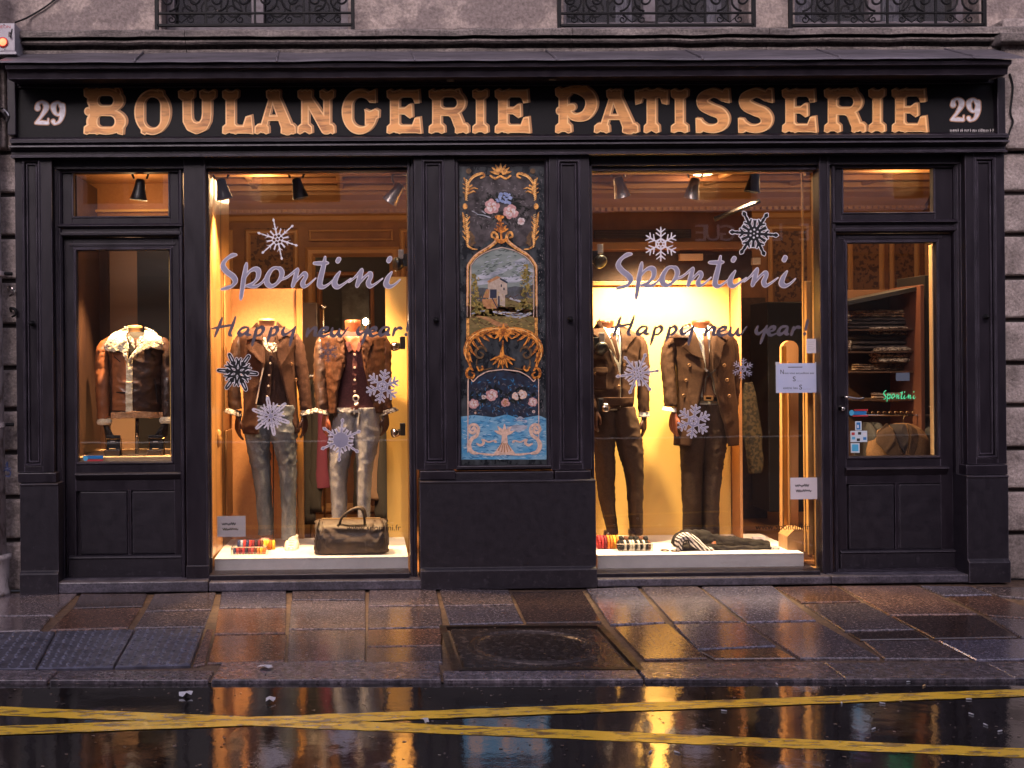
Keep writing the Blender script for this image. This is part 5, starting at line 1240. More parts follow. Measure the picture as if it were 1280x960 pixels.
# bouquet
s = Sh(); r_ = random.Random(8)
for i in range(26):
    a = r_.uniform(0, 2 * math.pi); x, y = 295 + 95 * math.cos(a), 300 + 68 * math.sin(a)
    s.st([(295 + 50 * math.cos(a), 300 + 40 * math.sin(a), 7), (x, y, 9), (x + 28 * math.cos(a + .4), y + 20 * math.sin(a + .4), 2)])
lay('bouquet_leaves', s, PLEAF, 6, 'A', 2.4)
lay('urn', Sh().el(285, 366, 28, 12).st([(285, 372, 16), (290, 395, 7), (290, 408, 9)]).bx(270, 400, 310, 408), PGOLD2, 7, 'A', 2)
def rose(zone, cx, cy, r, m1, m2, k, seed, name='rose'):
    rr = random.Random(seed); s = Sh()
    for i in range(7):
        a = i * 2 * math.pi / 7 + rr.uniform(-.3, .3); s.el(cx + r * .62 * math.cos(a), cy + r * .62 * math.sin(a), r * rr.uniform(.36, .5), r * rr.uniform(.34, .46))
    s.el(cx, cy, r * .55, r * .55); o = lay(name, s, m1, k, zone, 1.8)
    s = Sh()
    for i in range(5):
        a = i * 2 * math.pi / 5 + rr.uniform(-.3, .3); s.st([(cx + r * .12 * math.cos(a), cy + r * .12 * math.sin(a), r * .06), (cx + r * .5 * math.cos(a + .3), cy + r * .5 * math.sin(a + .3), r * .15), (cx + r * .6 * math.cos(a + .9), cy + r * .6 * math.sin(a + .9), r * .05)], m=8)
    lay('petals', s, m2, k + 1, zone, 1.4, par=o)
    s = Sh(); s.st([(cx - r * .15, cy, r * .05), (cx, cy - r * .14, r * .07), (cx + r * .15, cy, r * .05), (cx, cy + r * .12, r * .04)], m=10); lay('rose_heart', s, PTAN, k + 2, zone, 1.2, par=o)
rose('A', 238, 305, 46, PROSE, PWHT, 8, 1); rose('A', 352, 335, 44, PROSE, PWHT, 8, 2); rose('A', 415, 392, 22, PWHT, PROSE, 8, 3)
s = Sh(); r_ = random.Random(3)
for i in range(30): s.el(312 + r_.uniform(-44, 44), 255 + r_.uniform(-30, 28), r_.uniform(6, 12), r_.uniform(5, 10))
lay('blue_flowers', s, PBLF, 8, 'A', 2)
s = Sh().st([(150, 350, 2), (190, 355, 3), (230, 370, 3)]).st([(180, 330, 3), (200, 345, 3)]).st([(120, 330, 2), (150, 345, 2)])
lay('stems', s, PCLOUD, 7, 'A', 1.6)
# big acanthus under the landscape (mirror axis x 308)
s = Sh().st([(305, 120, 18), (255, 108, 18), (190, 118, 19), (130, 145, 18), (92, 195, 16), (84, 245, 14), (98, 290, 9), (112, 330, 7)], m=50)
for a, b, c, d in ((150, 150, 190, 205), (180, 140, 225, 175), (120, 170, 160, 225), (105, 210, 140, 262), (100, 250, 120, 300), (215, 130, 255, 160)): s.st([(a, b, 9), ((a + c) / 2 - 4, (b + d) / 2, 7), (c, d, 1.5)])
s.st([(125, 350, 5), (110, 335, 7), (90, 352, 8), (92, 385, 8), (120, 396, 7), (134, 375, 5), (118, 362, 4)], m=26)
s.st([(150, 330, 4), (165, 352, 5), (185, 340, 5), (180, 325, 4)], m=14).mirror(308)
leaves(s, 308, 110, (200, 225, 250, 290, 315, 340), 70, 10, 10); leaves(s, 308, 112, (40, 90, 140), 40, 9, 4)
lay('acanthus', s, PGOLD2, 12, 'B', 1.8)
s = Sh().st([(305, 175, 5), (304, 215, 7), (300, 250, 13), (304, 285, 18)], m=16); leaves(s, 304, 262, (200, 222, 248, 270, 292, 318, 340), 78, 9, 10)
lay('pendant_palmette', s, PGOLD2, 12, 'B', 1.7)
s = Sh().st([(205, 235, 5), (195, 215, 7), (165, 212, 8), (142, 238, 8), (150, 268, 7), (175, 275, 6), (188, 255, 5), (172, 242, 4)], m=36).st([(150, 285, 3), (150, 320, 5), (190, 345, 4), (240, 335, 3)], m=14).mirror(308)
lay('volute', s, PDULL, 11, 'B', 1.7)
s = Sh().st([(95, 840, 3), (95, 422, 3), (128, 416, 3), (160, 385, 3), (220, 355, 3), (308, 345, 3)], m=50).mirror(308)
lay('frame_line', s, PPALE, 12, 'B', 1.2)
# garland
s = Sh()
r_ = random.Random(5)
for i in range(60):
    x = r_.uniform(115, 500); y = 495 + 36 * math.sin((x - 100) / 400 * 2 * math.pi * 2) * .4 + r_.uniform(-36, 40); s.st([(x, y, 7), (x + r_.uniform(-22, 22), y + r_.uniform(-22, 22), 2)])
lay('garland_leaves', s, PLEAF, 4, 'B', 2.4)
for k, (x, y, r, a, b) in enumerate(((130, 550, 30, PROSE, PWHT), (190, 510, 14, PWHT, PTAN), (240, 498, 36, PROSE, PWHT), (320, 545, 26, PROSE, PTAN), (385, 505, 24, PPALE, PWHT), (420, 495, 28, PPALE, PWHT), (485, 540, 28, PROSE, PWHT), (490, 598, 9, PWHT, PTAN), (140, 605, 8, PTAN, PWHT))): rose('B', x, y, r, a, b, 6, 20 + k)
# pale scroll base over the lake
s = Sh().st([(120, 705, 6), (132, 692, 8), (140, 712, 9), (122, 726, 9), (102, 708, 8), (112, 680, 8), (140, 676, 8), (160, 700, 8), (148, 740, 10), (118, 762, 11), (102, 800, 13), (118, 838, 12), (152, 848, 7)], m=70)
s.st([(160, 848, 4), (230, 856, 6), (310, 852, 5)], m=12).st([(190, 765, 4), (220, 780, 5), (250, 772, 4), (262, 778, 8)], m=14).st([(150, 790, 5), (170, 800, 7), (190, 785, 8), (180, 765, 5)], m=14).mirror(315)
leaves(s, 315, 735, (20, 50, 90, 130, 160), 62, 11, 8); s.pg([(300, 735), (330, 735), (335, 790), (380, 850), (250, 850), (295, 790)])
lay('pale_scroll_base', s, PPALE, 6, 'B', 1.8)
s = Sh()
for a in (240, 256, 270, 284, 300): t = math.radians(a); s.st([(315 + 30 * math.cos(t), 760 - 30 * math.sin(t), 2.5), (315 + 75 * math.cos(t), 770 - 70 * math.sin(t), 3)])
lay('base_shading', s, PTAN, 8, 'B', 1.5)

# brushwork over the layers: short dabs of paint
def dabs(name, zone, x0, y0, x1, y1, n, m, k, seed, L=10, w=2.2, ang=0.0, spread=.5, inside=None):
    r = random.Random(seed); s = Sh(); c = 0
    while c < n:
        x, y = r.uniform(x0, x1), r.uniform(y0, y1)
        if inside and not inside(x, y): continue
        a = ang + r.uniform(-spread, spread); l = L * r.uniform(.5, 1.2); b = r.uniform(-.25, .25) * l; c += 1
        s.st([(x, y, w * .4), (x + l * .5 * math.cos(a) - b * math.sin(a), y + l * .5 * math.sin(a) + b * math.cos(a), w * r.uniform(.7, 1.2)), (x + l * math.cos(a), y + l * math.sin(a), w * .3)])
    fx = A if zone == 'A' else B_
    return obj(name, decal(s, YP - .0007 * k, .0004, 1.7, fn=fx), m, pn, kind='stuff')
DSKY = mat('panel_sky_dark', (0.07, 0.09, 0.085), rough=.3); UMB = MATS['panel_umber']; HIL = mat('panel_highlight', (.95, .62, .25), rough=.35)
BLD_ = mat('panel_lake_dark', (.04, .17, .34), rough=.3); BLL = mat('panel_lake_light', (.42, .56, .66), rough=.3); SMK = mat('panel_smoke', (.16, .14, .15), rough=.3)
PGL = mat('panel_leaf_grey', (.10, .11, .10), rough=.3); YEO = mat('panel_ochre', (.42, .30, .08), rough=.3)
inarch = lambda x, y: 108 < x < 490 and (y > 690 or abs(x - 300) < 190 * math.sqrt(max(0, (y - 548) / 150)) * .95)
dabs('sky_brushwork', 'A', 110, 560, 490, 770, 70, DSKY, 3.5, 1, 26, 3.5, 0, .4, inarch)
dabs('sky_brushwork', 'A', 110, 600, 490, 780, 60, PCLOUD, 4.2, 2, 30, 3.2, -.25, .4, inarch)
dabs('meadow_brushwork', 'A', 112, 830, 486, 955, 80, UMB, 6.3, 3, 18, 3, 0, .6); dabs('meadow_brushwork', 'A', 112, 800, 300, 955, 60, YEO, 8.6, 4, 12, 2.4, .8, 1.2)
dabs('meadow_brushwork', 'B', 112, -25, 486, 80, 60, UMB, 6.3, 5, 20, 3, .1, .5); dabs('meadow_brushwork', 'B', 112, 0, 486, 90, 40, YEO, 7.4, 6, 18, 2.6, .1, .5)
dabs('tree_brushwork', 'A', 405, 660, 480, 900, 50, YEO, 9, 7, 9, 2.4, 1.2, 1.5); dabs('tree_brushwork', 'A', 405, 660, 480, 900, 40, UMB, 8.8, 8, 9, 2.4, 1.2, 1.5); dabs('tree_brushwork', 'A', 108, 720, 165, 900, 50, YEO, 9, 9, 9, 2.4, 1.2, 1.5)
ring = lambda x, y: 60 < math.hypot(x - 300, (y - 310) * 1.15) < 190
dabs('smoky_brushwork', 'A', 110, 150, 490, 500, 110, SMK, 2.2, 10, 16, 2.6, 0, 3.1, ring)
dabs('leaf_brushwork', 'A', 160, 220, 460, 430, 60, PLEAF, 6.6, 11, 26, 4, 0, 3.1, ring); dabs('leaf_brushwork', 'A', 170, 230, 450, 420, 45, PGL, 7.2, 12, 20, 1.8, 0, 3.1)
dabs('lake_brushwork', 'B', 58, 640, 560, 880, 110, BLD_, 3.6, 13, 34, 3.6, 0, .3); dabs('lake_brushwork', 'B', 58, 640, 560, 880, 90, BLL, 4.4, 14, 30, 2.4, 0, .3)
dabs('dusky_brushwork', 'B', 110, 400, 510, 620, 90, SMK, 2.4, 15, 18, 2.2, 0, 3.1, lambda x, y: y > 420 or 190 < x < 430); dabs('dusky_brushwork', 'B', 110, 400, 510, 640, 80, BLD_, 2.9, 16, 22, 3, 0, 3.1, lambda x, y: y > 420 or 190 < x < 430)
dabs('border_brushwork', 'A', 35, 60, 70, 960, 50, SMK, 2.2, 17, 12, 2, 1.5, .8); dabs('border_brushwork', 'A', 520, 60, 560, 960, 60, SMK, 2.2, 18, 12, 2, 1.5, .8); dabs('border_brushwork', 'B', 530, 0, 560, 600, 50, SMK, 2.2, 19, 12, 2, 1.5, .8)
dabs('garland_brushwork', 'B', 110, 455, 505, 590, 60, PGL, 5.2, 20, 14, 1.6, 0, 3.1)
# veins and lights on the gilding
s = Sh()
for a, b, c, d in ((262, 112, 200, 128), (200, 124, 145, 152), (140, 155, 104, 200), (98, 205, 90, 255), (92, 262, 104, 305), (230, 120, 180, 150), (150, 158, 175, 200), (128, 180, 150, 220)): s.st([(a, b, 1.2), ((a + c) / 2, (b + d) / 2 - 4, 2.2), (c, d, .8)])
s.mirror(308); lay('acanthus_veins', s, UMB, 13, 'B', 1.2)
s = Sh()
for a, b, c, d in ((290, 104, 225, 104), (222, 105, 160, 122), (150, 128, 105, 165), (95, 180, 80, 225), (77, 240, 84, 285)): s.st([(a, b, 1), ((a + c) / 2, (b + d) / 2 - 5, 2.4), (c, d, 1)])
s.mirror(308); lay('acanthus_lights', s, HIL, 13.4, 'B', 1.2)
s = Sh()
for y in range(140, 262, 12): s.st([(84, y, 1.5), (92, y + 7, 1.8)])
for y in range(350, 545, 12): s.st([(84 + (y - 350) * .04, y, 1.5), (94 + (y - 350) * .02, y + 6, 1.8)])
s.st([(168, 112, 1.4), (130, 128, 1.8), (104, 158, 1.2)]).mirror(292); lay('scroll_lights', s, HIL, 11.5, 'A', 1.2)
s = Sh()
for y in range(146, 262, 12): s.st([(80, y, 1.4), (76, y + 9, 1.6)])
for y in range(356, 545, 12): s.st([(78 + (y - 350) * .06, y, 1.4), (72 + (y - 350) * .06, y + 8, 1.6)])
s.mirror(292); lay('scroll_shadows', s, UMB, 11.7, 'A', 1.2)['kind'] = 'stuff'
s = Sh()
for a in (205, 228, 250, 270, 290, 312, 335): t = math.radians(a); s.st([(304 + 20 * math.cos(t), 262 - 20 * math.sin(t), 1.4), (304 + 62 * math.cos(t), 262 - 62 * math.sin(t), 1.8)])
s.st([(300, 190, 1), (298, 240, 1.6)]).st([(308, 190, 1), (312, 240, 1.6)]); lay('palmette_veins', s, UMB, 13, 'B', 1.2)['kind'] = 'stuff'

# ================================================================ lettering and snowflakes stuck on the glass
LAV = mat('silver_vinyl', (0.36, 0.34, 0.45), (0.27, 0.26, 0.36), rough=0.35, scale=6, metal=.2)
LAVE = mat('silver_vinyl_edge', (0.62, 0.57, 0.64), rough=0.4)
GRV = mat('grey_vinyl', (0.12, 0.10, 0.13), (0.08, .07, .09), rough=.4, scale=8)
BLKV = mat('black_vinyl', (0.008, 0.008, 0.010), rough=.35)
WHV = mat('white_vinyl', (0.66, 0.64, 0.70), rough=.4)
YD = .1092                                 # outer face of the panes is at .110
def zf1(x, y): return 255 + x / 4.74, 200 + y / 4.74
S_ = Sh()
for p in ([(190, 562, 9), (165, 566, 13), (128, 592, 12), (112, 628, 12), (135, 662, 12), (172, 690, 12), (185, 718, 12), (168, 745, 10), (135, 758, 10), (104, 766, 9)],
          [(252, 612, 8), (244, 660, 11), (234, 710, 12), (226, 770, 10), (218, 825, 9)],
          [(240, 700, 8), (268, 662, 9), (300, 646, 11), (322, 658, 12), (318, 700, 11), (285, 735, 10), (246, 748, 8)],
          [(262, 750, 6), (310, 748, 8), (345, 725, 7), (366, 700, 8)],
          [(432, 636, 8), (402, 648, 12), (376, 690, 13), (374, 730, 12), (402, 748, 10), (440, 722, 11), (462, 678, 12), (452, 646, 9), (426, 640, 8)],
          [(450, 712, 5), (500, 690, 7), (552, 645, 8)], [(555, 645, 10), (540, 700, 12), (524, 752, 9)],
          [(528, 742, 6), (560, 700, 8), (592, 672, 9), (604, 690, 10), (586, 725, 12), (592, 748, 9), (620, 738, 6), (662, 700, 5)],
          [(718, 575, 8), (706, 640, 12), (690, 700, 14), (686, 742, 12), (708, 752, 9), (740, 735, 6), (778, 700, 5)], [(650, 612, 7), (690, 612, 10), (735, 610, 7)],
          [(805, 662, 8), (782, 700, 13), (774, 735, 13), (794, 752, 10), (828, 735, 7), (870, 702, 5)], [(800, 586, 14), (792, 600, 14)],
          [(858, 725, 5), (900, 690, 7), (935, 648, 8)], [(936, 648, 10), (920, 705, 13), (906, 750, 10)],
          [(910, 745, 6), (945, 700, 9), (980, 672, 9), (988, 690, 11), (974, 725, 12), (984, 748, 9), (1015, 735, 6), (1058, 702, 5)],
          [(1112, 664, 8), (1088, 702, 13), (1080, 736, 13), (1100, 750, 10), (1130, 738, 7), (1162, 708, 5)], [(1102, 582, 14), (1094, 598, 14)]):
    S_.st(p, m=28)
def nib(sh, thin=-42.0, lo=.62, hi=1.28):
    for i, (k, p, c) in enumerate(sh.o):
        if k != 's' or len(p) < 4: continue
        q = []
        for j in range(len(p)):
            a, b = p[max(j - 1, 0)], p[min(j + 1, len(p) - 1)]; th = math.atan2(b[1] - a[1], b[0] - a[0])
            f = lo + (hi - lo) * abs(math.sin(th - math.radians(thin))); e = min(1, .55 + .45 * min(j, len(p) - 1 - j) / 3)
            q.append((p[j][0], p[j][1], p[j][2] * f * e))
        sh.o[i] = (k, q, c)
nib(S_)
def zf2(x, y): return 265 + x / 4.923, 380 + y / 4.923
H_ = Sh()
for p in ([(62, 86, 6), (46, 130, 8), (18, 200, 7)], [(145, 78, 6), (128, 130, 8), (108, 182, 7), (122, 196, 5)], [(0, 152, 4), (60, 140, 6), (130, 128, 5)],
          [(222, 144, 6), (190, 146, 8), (166, 172, 8), (172, 192, 8), (200, 180, 7), (222, 152, 6)], [(226, 150, 8), (214, 184, 8), (236, 190, 5)],
          [(276, 146, 7), (262, 200, 8), (246, 256, 6)], [(274, 158, 6), (304, 142, 7), (316, 160, 8), (298, 188, 7), (270, 196, 5)],
          [(366, 146, 7), (352, 200, 8), (340, 232, 6)], [(364, 158, 6), (392, 142, 7), (404, 160, 8), (386, 188, 7), (360, 196, 5)],
          [(446, 142, 7), (434, 172, 8), (446, 190, 7), (480, 170, 6), (514, 140, 6)], [(512, 140, 7), (492, 200, 8), (478, 256, 6)],
          [(592, 150, 7), (582, 200, 7)], [(584, 192, 6), (618, 152, 7), (640, 152, 8), (632, 190, 7), (652, 194, 4)],
          [(664, 178, 5), (704, 164, 7), (708, 146, 7), (680, 150, 8), (662, 178, 8), (680, 200, 7), (724, 184, 5)],
          [(742, 148, 7), (734, 188, 8), (758, 194, 7), (786, 156, 6)], [(786, 154, 7), (780, 188, 8), (800, 194, 6), (838, 144, 5)],
          [(906, 142, 7), (896, 172, 8), (910, 188, 7), (940, 168, 6), (964, 140, 6)], [(962, 140, 7), (940, 200, 8), (922, 248, 6)],
          [(968, 178, 5), (1004, 166, 7), (1008, 146, 7), (984, 150, 8), (968, 176, 8), (986, 198, 7), (1024, 184, 5)],
          [(1086, 142, 6), (1054, 146, 8), (1034, 172, 8), (1040, 192, 8), (1066, 180, 7), (1086, 152, 6)], [(1090, 148, 8), (1080, 184, 8), (1096, 190, 5)],
          [(1128, 146, 7), (1112, 196, 7)], [(1120, 172, 6), (1146, 148, 7), (1166, 150, 8)], [(1212, 104, 7), (1200, 166, 6)], [(1194, 188, 7), (1194, 190, 7)]):
    H_.st(p, m=14)
nib(H_, -42, .6, 1.35)
SIMP[0] = .15
lpS0, lpS1, lpH = loops(S_, 2.4, -1.5), loops(S_, 2.4, 2.8), loops(H_, 2.2, 2.0)
def from_loops(lps, fn, du, dv, y, th=.0006):
    vs, fs = curve_me(lps, 1.0); out = []
    for x, yy, z in vs:
        u, v = fn(x, yy); p = P(u + du, v + dv, y); out.append((p.x, y - th if z > 0 else y, p.z))
    return out, fs
for du, dv, where in ((0, 0, 'left'), (494.2, -1.0, 'right')):
    t = thing('script_lettering', 'silver script word Spontini across the %s display window' % where, 'lettering', tuple(P(388 + du, 375, YD)), 'shop name in script on the windows')
    obj('edge', from_loops(lpS1, zf1, du, dv, YD, .0005), LAVE, t); obj('face', from_loops(lpS0, zf1, du, dv, YD - .0006, .0005), LAV, t)
    o = obj('greeting_lettering', from_loops(lpH, zf2, du + (4 if du else 0), dv, YD, .0006), GRV)
    tag(o, 'grey script greeting Happy new year! across the %s display window' % where, 'lettering', 'new year greetings on the windows')
    o = obj('web_address', text_px('www.spontini.fr', 433 + du + (17 if du else 0), 663 - (1 if du else 0), 7.2, YD, .0005, width=68), BLKV)
    tag(o, 'small black web address www.spontini.fr low on the %s display window' % where, 'lettering', 'web addresses on the windows')
def flakeA(d=0):
    s = Sh()
    for k in range(6):
        a = math.radians(60 * k + 30 + d)
        def q(r, o=0): return (r * math.cos(a) - o * math.sin(a), r * math.sin(a) + o * math.cos(a))
        s.st([(*q(.18), .05), (*q(.95), .05)])
        for r, L in ((.42, .26), (.66, .24)):
            for sg in (-1, 1): s.st([(*q(r), .045), (*q(r + L * .8, sg * L), .042)])
        a2 = math.radians(60 * (k + 1) + 30 + d); s.st([(.30 * math.cos(a), .30 * math.sin(a), .06), (.30 * math.cos(a2), .30 * math.sin(a2), .06)])
    s.el(0, 0, .16, .16); s.el(0, 0, .08, .08, cut=True); return s
def flakeB(d=0, solid=False):
    s = Sh()
    for k in range(6):
        a = math.radians(60 * k + d)
        def q(r, o=0): return (r * math.cos(a) - o * math.sin(a), r * math.sin(a) + o * math.cos(a))
        s.st([(*q(.1), .05), (*q(.85), .030)]); s.st([(*q(.80), .015), (*q(.91), .070), (*q(1.0), .012)]); s.st([(*q(.64), .02), (*q(.70), .05), (*q(.76), .02)])
        for sg in (-1, 1):
            s.st([(*q(.42), .030), (*q(.58, sg * .15), .022)])
            s.st([(*q(.20, sg * .13), .04), (*q(.42, sg * .22), .028), (*q(.50, sg * .24), .016)])
    if solid: s.el(0, 0, .36, .36)
    else:
        s.el(0, 0, .27, .27)
        for k in range(6):
            a = math.radians(60 * k + 30 + d); s.el(.165 * math.cos(a), .165 * math.sin(a), .058, .058, cut=True)
        s.el(0, 0, .05, .05, cut=True)
    return s
def flakeC(d=0):
    s = Sh()
    for k in range(6):
        a = math.radians(60 * k + d)
        def q(r, o=0): return (r * math.cos(a) - o * math.sin(a), r * math.sin(a) + o * math.cos(a))
        s.st([(*q(.05), .04), (*q(.52), .032)])
        s.st([(*q(.48), .028), (*q(.62, .065), .026), (*q(.90, .05), .026), (*q(.96), .028), (*q(.90, -.05), .026), (*q(.62, -.065), .026), (*q(.48), .028)], m=18)
        for sg in (-1, 1): s.st([(*q(.22), .035), (*q(.42, sg * .20), .03), (*q(.62, sg * .24), .022)], m=6); s.st([(*q(.36), .028), (*q(.50, sg * .10), .02)])
    s.el(0, 0, .12, .12)
    return s
SIMP[0] = .004
FL = [(flakeB(18), 347, 299, 27, WHV, None, 'white pointed snowflake sticker above the word in the left window', 90 - 18),
      (flakeC(5), 297, 465, 26, BLKV, WHV, 'black snowflake sticker with pale outline at the left sleeve of the pea coat', 0),
      (flakeC(20), 338.5, 520, 25, LAV, LAVE, 'silver looped snowflake sticker in front of the blue jeans waist', 0),
      (flakeA(0), 410, 440, 13.5, GRV, None, 'small grey snowflake sticker on the quilted jacket shoulder', 0),
      (flakeA(10), 478, 483, 21.5, LAV, LAVE, 'silver branched snowflake sticker at the right sleeve of the quilted jacket', 0),
      (flakeB(35, True), 426, 550, 27, LAV, LAVE, 'solid silver snowflake sticker in front of the faded jeans', 0),
      (flakeA(0), 826, 305, 22, WHV, None, 'white branched snowflake sticker above the word in the right window', 0),
      (flakeB(4), 942.5, 292, 30, BLKV, WHV, 'black pointed snowflake sticker with white outline in the right window', 0),
      (flakeB(-8), 797, 467, 27, LAV, LAVE, 'silver pointed snowflake sticker between the two suited mannequins', 0),
      (flakeA(8), 867, 526.5, 21.5, LAV, LAVE, 'silver branched snowflake sticker over the coat hem of the tie mannequin', 0),
      (flakeA(5), 928.5, 461, 14, LAV, None, 'small silver snowflake sticker right of the double breasted coat', 0)]
for s, u, v, r, m1, m2, lab, _ in FL:
    fn = lambda x, y, u=u, v=v, r=r: (u + x * r, v + y * r)
    t = thing('snowflake_sticker', lab, 'snowflake sticker', tuple(P(u, v, YD)), 'snowflake stickers on the windows')
    if m2:
        obj('outline', decal(s, YD, .0005, .03, (.040 if m1 is BLKV else .016), fn=fn), m2, t); obj('flake', decal(s, YD - .0006, .0005, .03, (.012 if m1 is BLKV else -.016), fn=fn), m1, t)
    else: obj('flake', decal(s, YD, .0006, .03, -.010, fn=fn), m1, t)

# notices
PAPR = mat('white_paper', (0.62, 0.56, 0.60), rough=.6)
PAPB = mat('bluish_paper', (0.42, 0.46, 0.66), (0.5, .52, .68), rough=.5, scale=5)
INK = mat('black_ink', (0.01, 0.01, 0.012), rough=.6)
def scribble(u, v, w, h, seed, r=.45):
    s = Sh(); rr = random.Random(seed); n = int(w / 2.2); pts = []
    for i in range(n * 2 + 1): pts.append((u + w * i / (n * 2), v + (h if i % 2 else -h) * rr.uniform(.2, 1) * .5, r))
    return s.st(pts, m=n * 6)
def notice(name, u0, v0, u1, v1, y, m, lab, um=None):
    t = thing(name, lab, 'notice', tuple(P((u0 + u1) / 2, v1, y))); obj('sheet', rect(u0, v0, u1, v1, y - .001, y), m, t); return t
SIMP[0] = .03
for i, (u0, v0, u1, v1, y, lab) in enumerate(((271.5, 645, 307, 671, .16, 'handwritten white card leaning low at the left corner of the left window'), (988, 597, 1024, 624, .1085, 'handwritten white card stuck low on the right side of the right window'))):
    t = notice('card_notice', u0, v0, u1, v1, y, PAPR, lab); t['group'] = 'handwritten cards'
    obj('handwriting', decal(scribble(u0 + 6, v0 + 10, 17, 4, 3), y - .0012, .0004, .3), INK, t); obj('handwriting', decal(scribble(u0 + 7, v0 + 16.5, 19, 3.4, 5), y - .0012, .0004, .3), INK, t)
t = notice('printed_notice', 970, 454, 1022.5, 491, .1085, PAPB, 'bluish printed notice taped at eye level at the right side of the right window')
y = .1073
obj('print_rule', rect(985, 458.5, 1003, 459.4, y - .0003, y), INK, t)
for s_, u, v, h, w in (('N', 975.5, 467.5, 5.5, 4.2), ('ous vous accueillons aux', 980.5, 467.5, 2.6, 37), ('S', 991, 476.5, 6, 3.6), ('.....', 996, 476.5, 2.2, 7), ('entre les', 979, 486.3, 3.0, 18), ('S', 999, 486.8, 6, 3.6), ('...........', 1003.5, 486.5, 2.2, 10)):
    obj('printed_line', text_px(s_, u, v, h, y, .0004, width=w), INK, t)
for u in (969.5, 1019): obj('tape', rect(u, 452.5, u + 5, 456, .1067, .1072), mat('sticky_tape', (.5, .5, .55), rough=.3), t)
t = notice('small_notice', 1008, 423.5, 1021, 441.5, .1085, PAPR, 'small typed white notice above the bluish one at the right edge of the window')
for k in range(6): obj('print_rule', rect(1010, 426 + k * 2.2, 1019 - (k * 37 % 4), 426.7 + k * 2.2, y - .0003, y), GREYW, t)
# stickers on the door glass (outer face at .145)
YS = .1445
def sticker(u0, v0, u1, v1, c, lab):
    t = thing('payment_sticker', lab, 'sticker', tuple(P((u0 + u1) / 2, v1, YS)), 'small stickers on the door glass')
    obj('sheet', rect(u0, v0, u1, v1, YS - .0006, YS), mat('sticker_white', (.55, .62, .70), rough=.4), t); return t
BL = mat('sticker_blue', (.02, .16, .42), rough=.4); RD = mat('sticker_red', (.45, .04, .05), rough=.4); SKB = mat('sticker_skyblue', (.08, .38, .62), rough=.4)
t = sticker(1069, 526.5, 1077, 538, 0, 'small blue and white sticker, topmost of the column on the door glass'); obj('blue_mark', rect(1070.5, 528, 1075.5, 537, YS - .0012, YS - .0007), BL, t); obj('white_mark', rect(1071.5, 531, 1073.5, 535, YS - .0017, YS - .0013), WHV, t)
t = sticker(1063, 538.5, 1084, 552.5, 0, 'wide pale sticker with four small card marks on the door glass')
for u, v, m in ((1064.5, 540.5, RD), (1072.5, 540, INK), (1079, 541, WHV), (1065, 546, SKB), (1071, 548, INK), (1079, 546.5, BL)): obj('card_mark', rect(u, v, u + 4, v + 3.4, YS - .0012, YS - .0007), m, t)
t = sticker(1063.5, 554, 1074.5, 566, 0, 'square pale blue sticker, lowest of the column on the door glass'); obj('blue_mark', rect(1065, 555.5, 1073, 564, YS - .0012, YS - .0007), SKB, t)
t = thing('alarm_sticker', 'blue and red security sticker above the card stickers on the door glass', 'sticker', tuple(P(1073, 520, YS)))
obj('blue_strip', rect(1062.5, 514, 1083, 518.5, YS - .0006, YS), BL, t); obj('red_strip', rect(1068, 511.5, 1085, 513.6, YS - .0006, YS), RD, t); obj('red_strip', rect(1066, 518.9, 1085, 520.6, YS - .0006, YS), RD, t); obj('round_mark', decal(Sh().el(1064.5, 516, 3, 3.6), YS - .0007, .0005, .3), SKB, t)
t = thing('alarm_sticker', 'blue and red security sticker at the lower left corner of the side window', 'sticker', tuple(P(115, 577, YS)))
obj('blue_strip', rect(104, 569.5, 129, 573.5, YS - .0006, YS), BL, t); obj('red_strip', rect(106, 574.2, 129, 576.5, YS - .0006, YS), RD, t); obj('round_mark', decal(Sh().el(107, 573, 3, 3.4), YS - .0007, .0005, .3), SKB, t)
tag(obj('grey_label', rect(1120, 466, 1137, 476, YS - .0006, YS), mat('label_grey', (.10, .12, .16), rough=.3)), 'small grey blue label above the green word on the door glass', 'label')
# green lettering on the door
SIMP[0] = .1
NEON = mat('green_lettering', (0.05, 0.55, 0.25), rough=.4, emit=(.15, 1, .45), estr=.25)
vs, fs = curve_me(loops(S_, 3.0, 0), 1.0); out = []
for x, yy, z in vs:
    uu, vv = zf1(x, yy); p = P(1104 + (uu - 275) * 41 / 226, 488 + (vv - 316) * 15 / 60 - .3, YS); out.append((p.x, YS - .0006 if z > 0 else YS, p.z))
tag(obj('door_lettering', (out, fs), NEON), 'small green script word Spontini on the shop door glass', 'lettering')

# ================================================================ mannequins and clothes
SKIN = mat('mannequin_dark', (0.075, 0.030, 0.018), (0.05, .02, .013), rough=0.35, scale=8)
SKINR = mat('mannequin_red_brown', (0.34, 0.10, 0.045), (0.22, .06, .03), rough=0.3, scale=8)
SKINT = mat('mannequin_neck_cap', (0.45, 0.25, 0.11), rough=0.4)
SKINB = mat('mannequin_neck_brown', (0.10, 0.032, 0.014), rough=0.35)
def cloth(name, c1, c2, **k):
    d = dict(grain=(260, .6, 1.4), rough=.85, scale=90, contrast=(.35, .65), bump=.35, bscale=420, bdist=.001, spec=.22); d.update(k); return mat(name, c1, c2, **d)
WOOL = cloth('brown_wool_coat', (0.052, 0.021, 0.014), (0.034, 0.014, 0.009), bump2=(.2, 14, .012))
SUIT = cloth('brown_suiting', (0.050, 0.021, 0.010), (0.034, 0.014, 0.007), bump2=(.2, 12, .012))
TROU = cloth('brown_trouser', (0.052, 0.026, 0.015), (0.034, 0.017, 0.010), bump2=(.3, 11, .016))
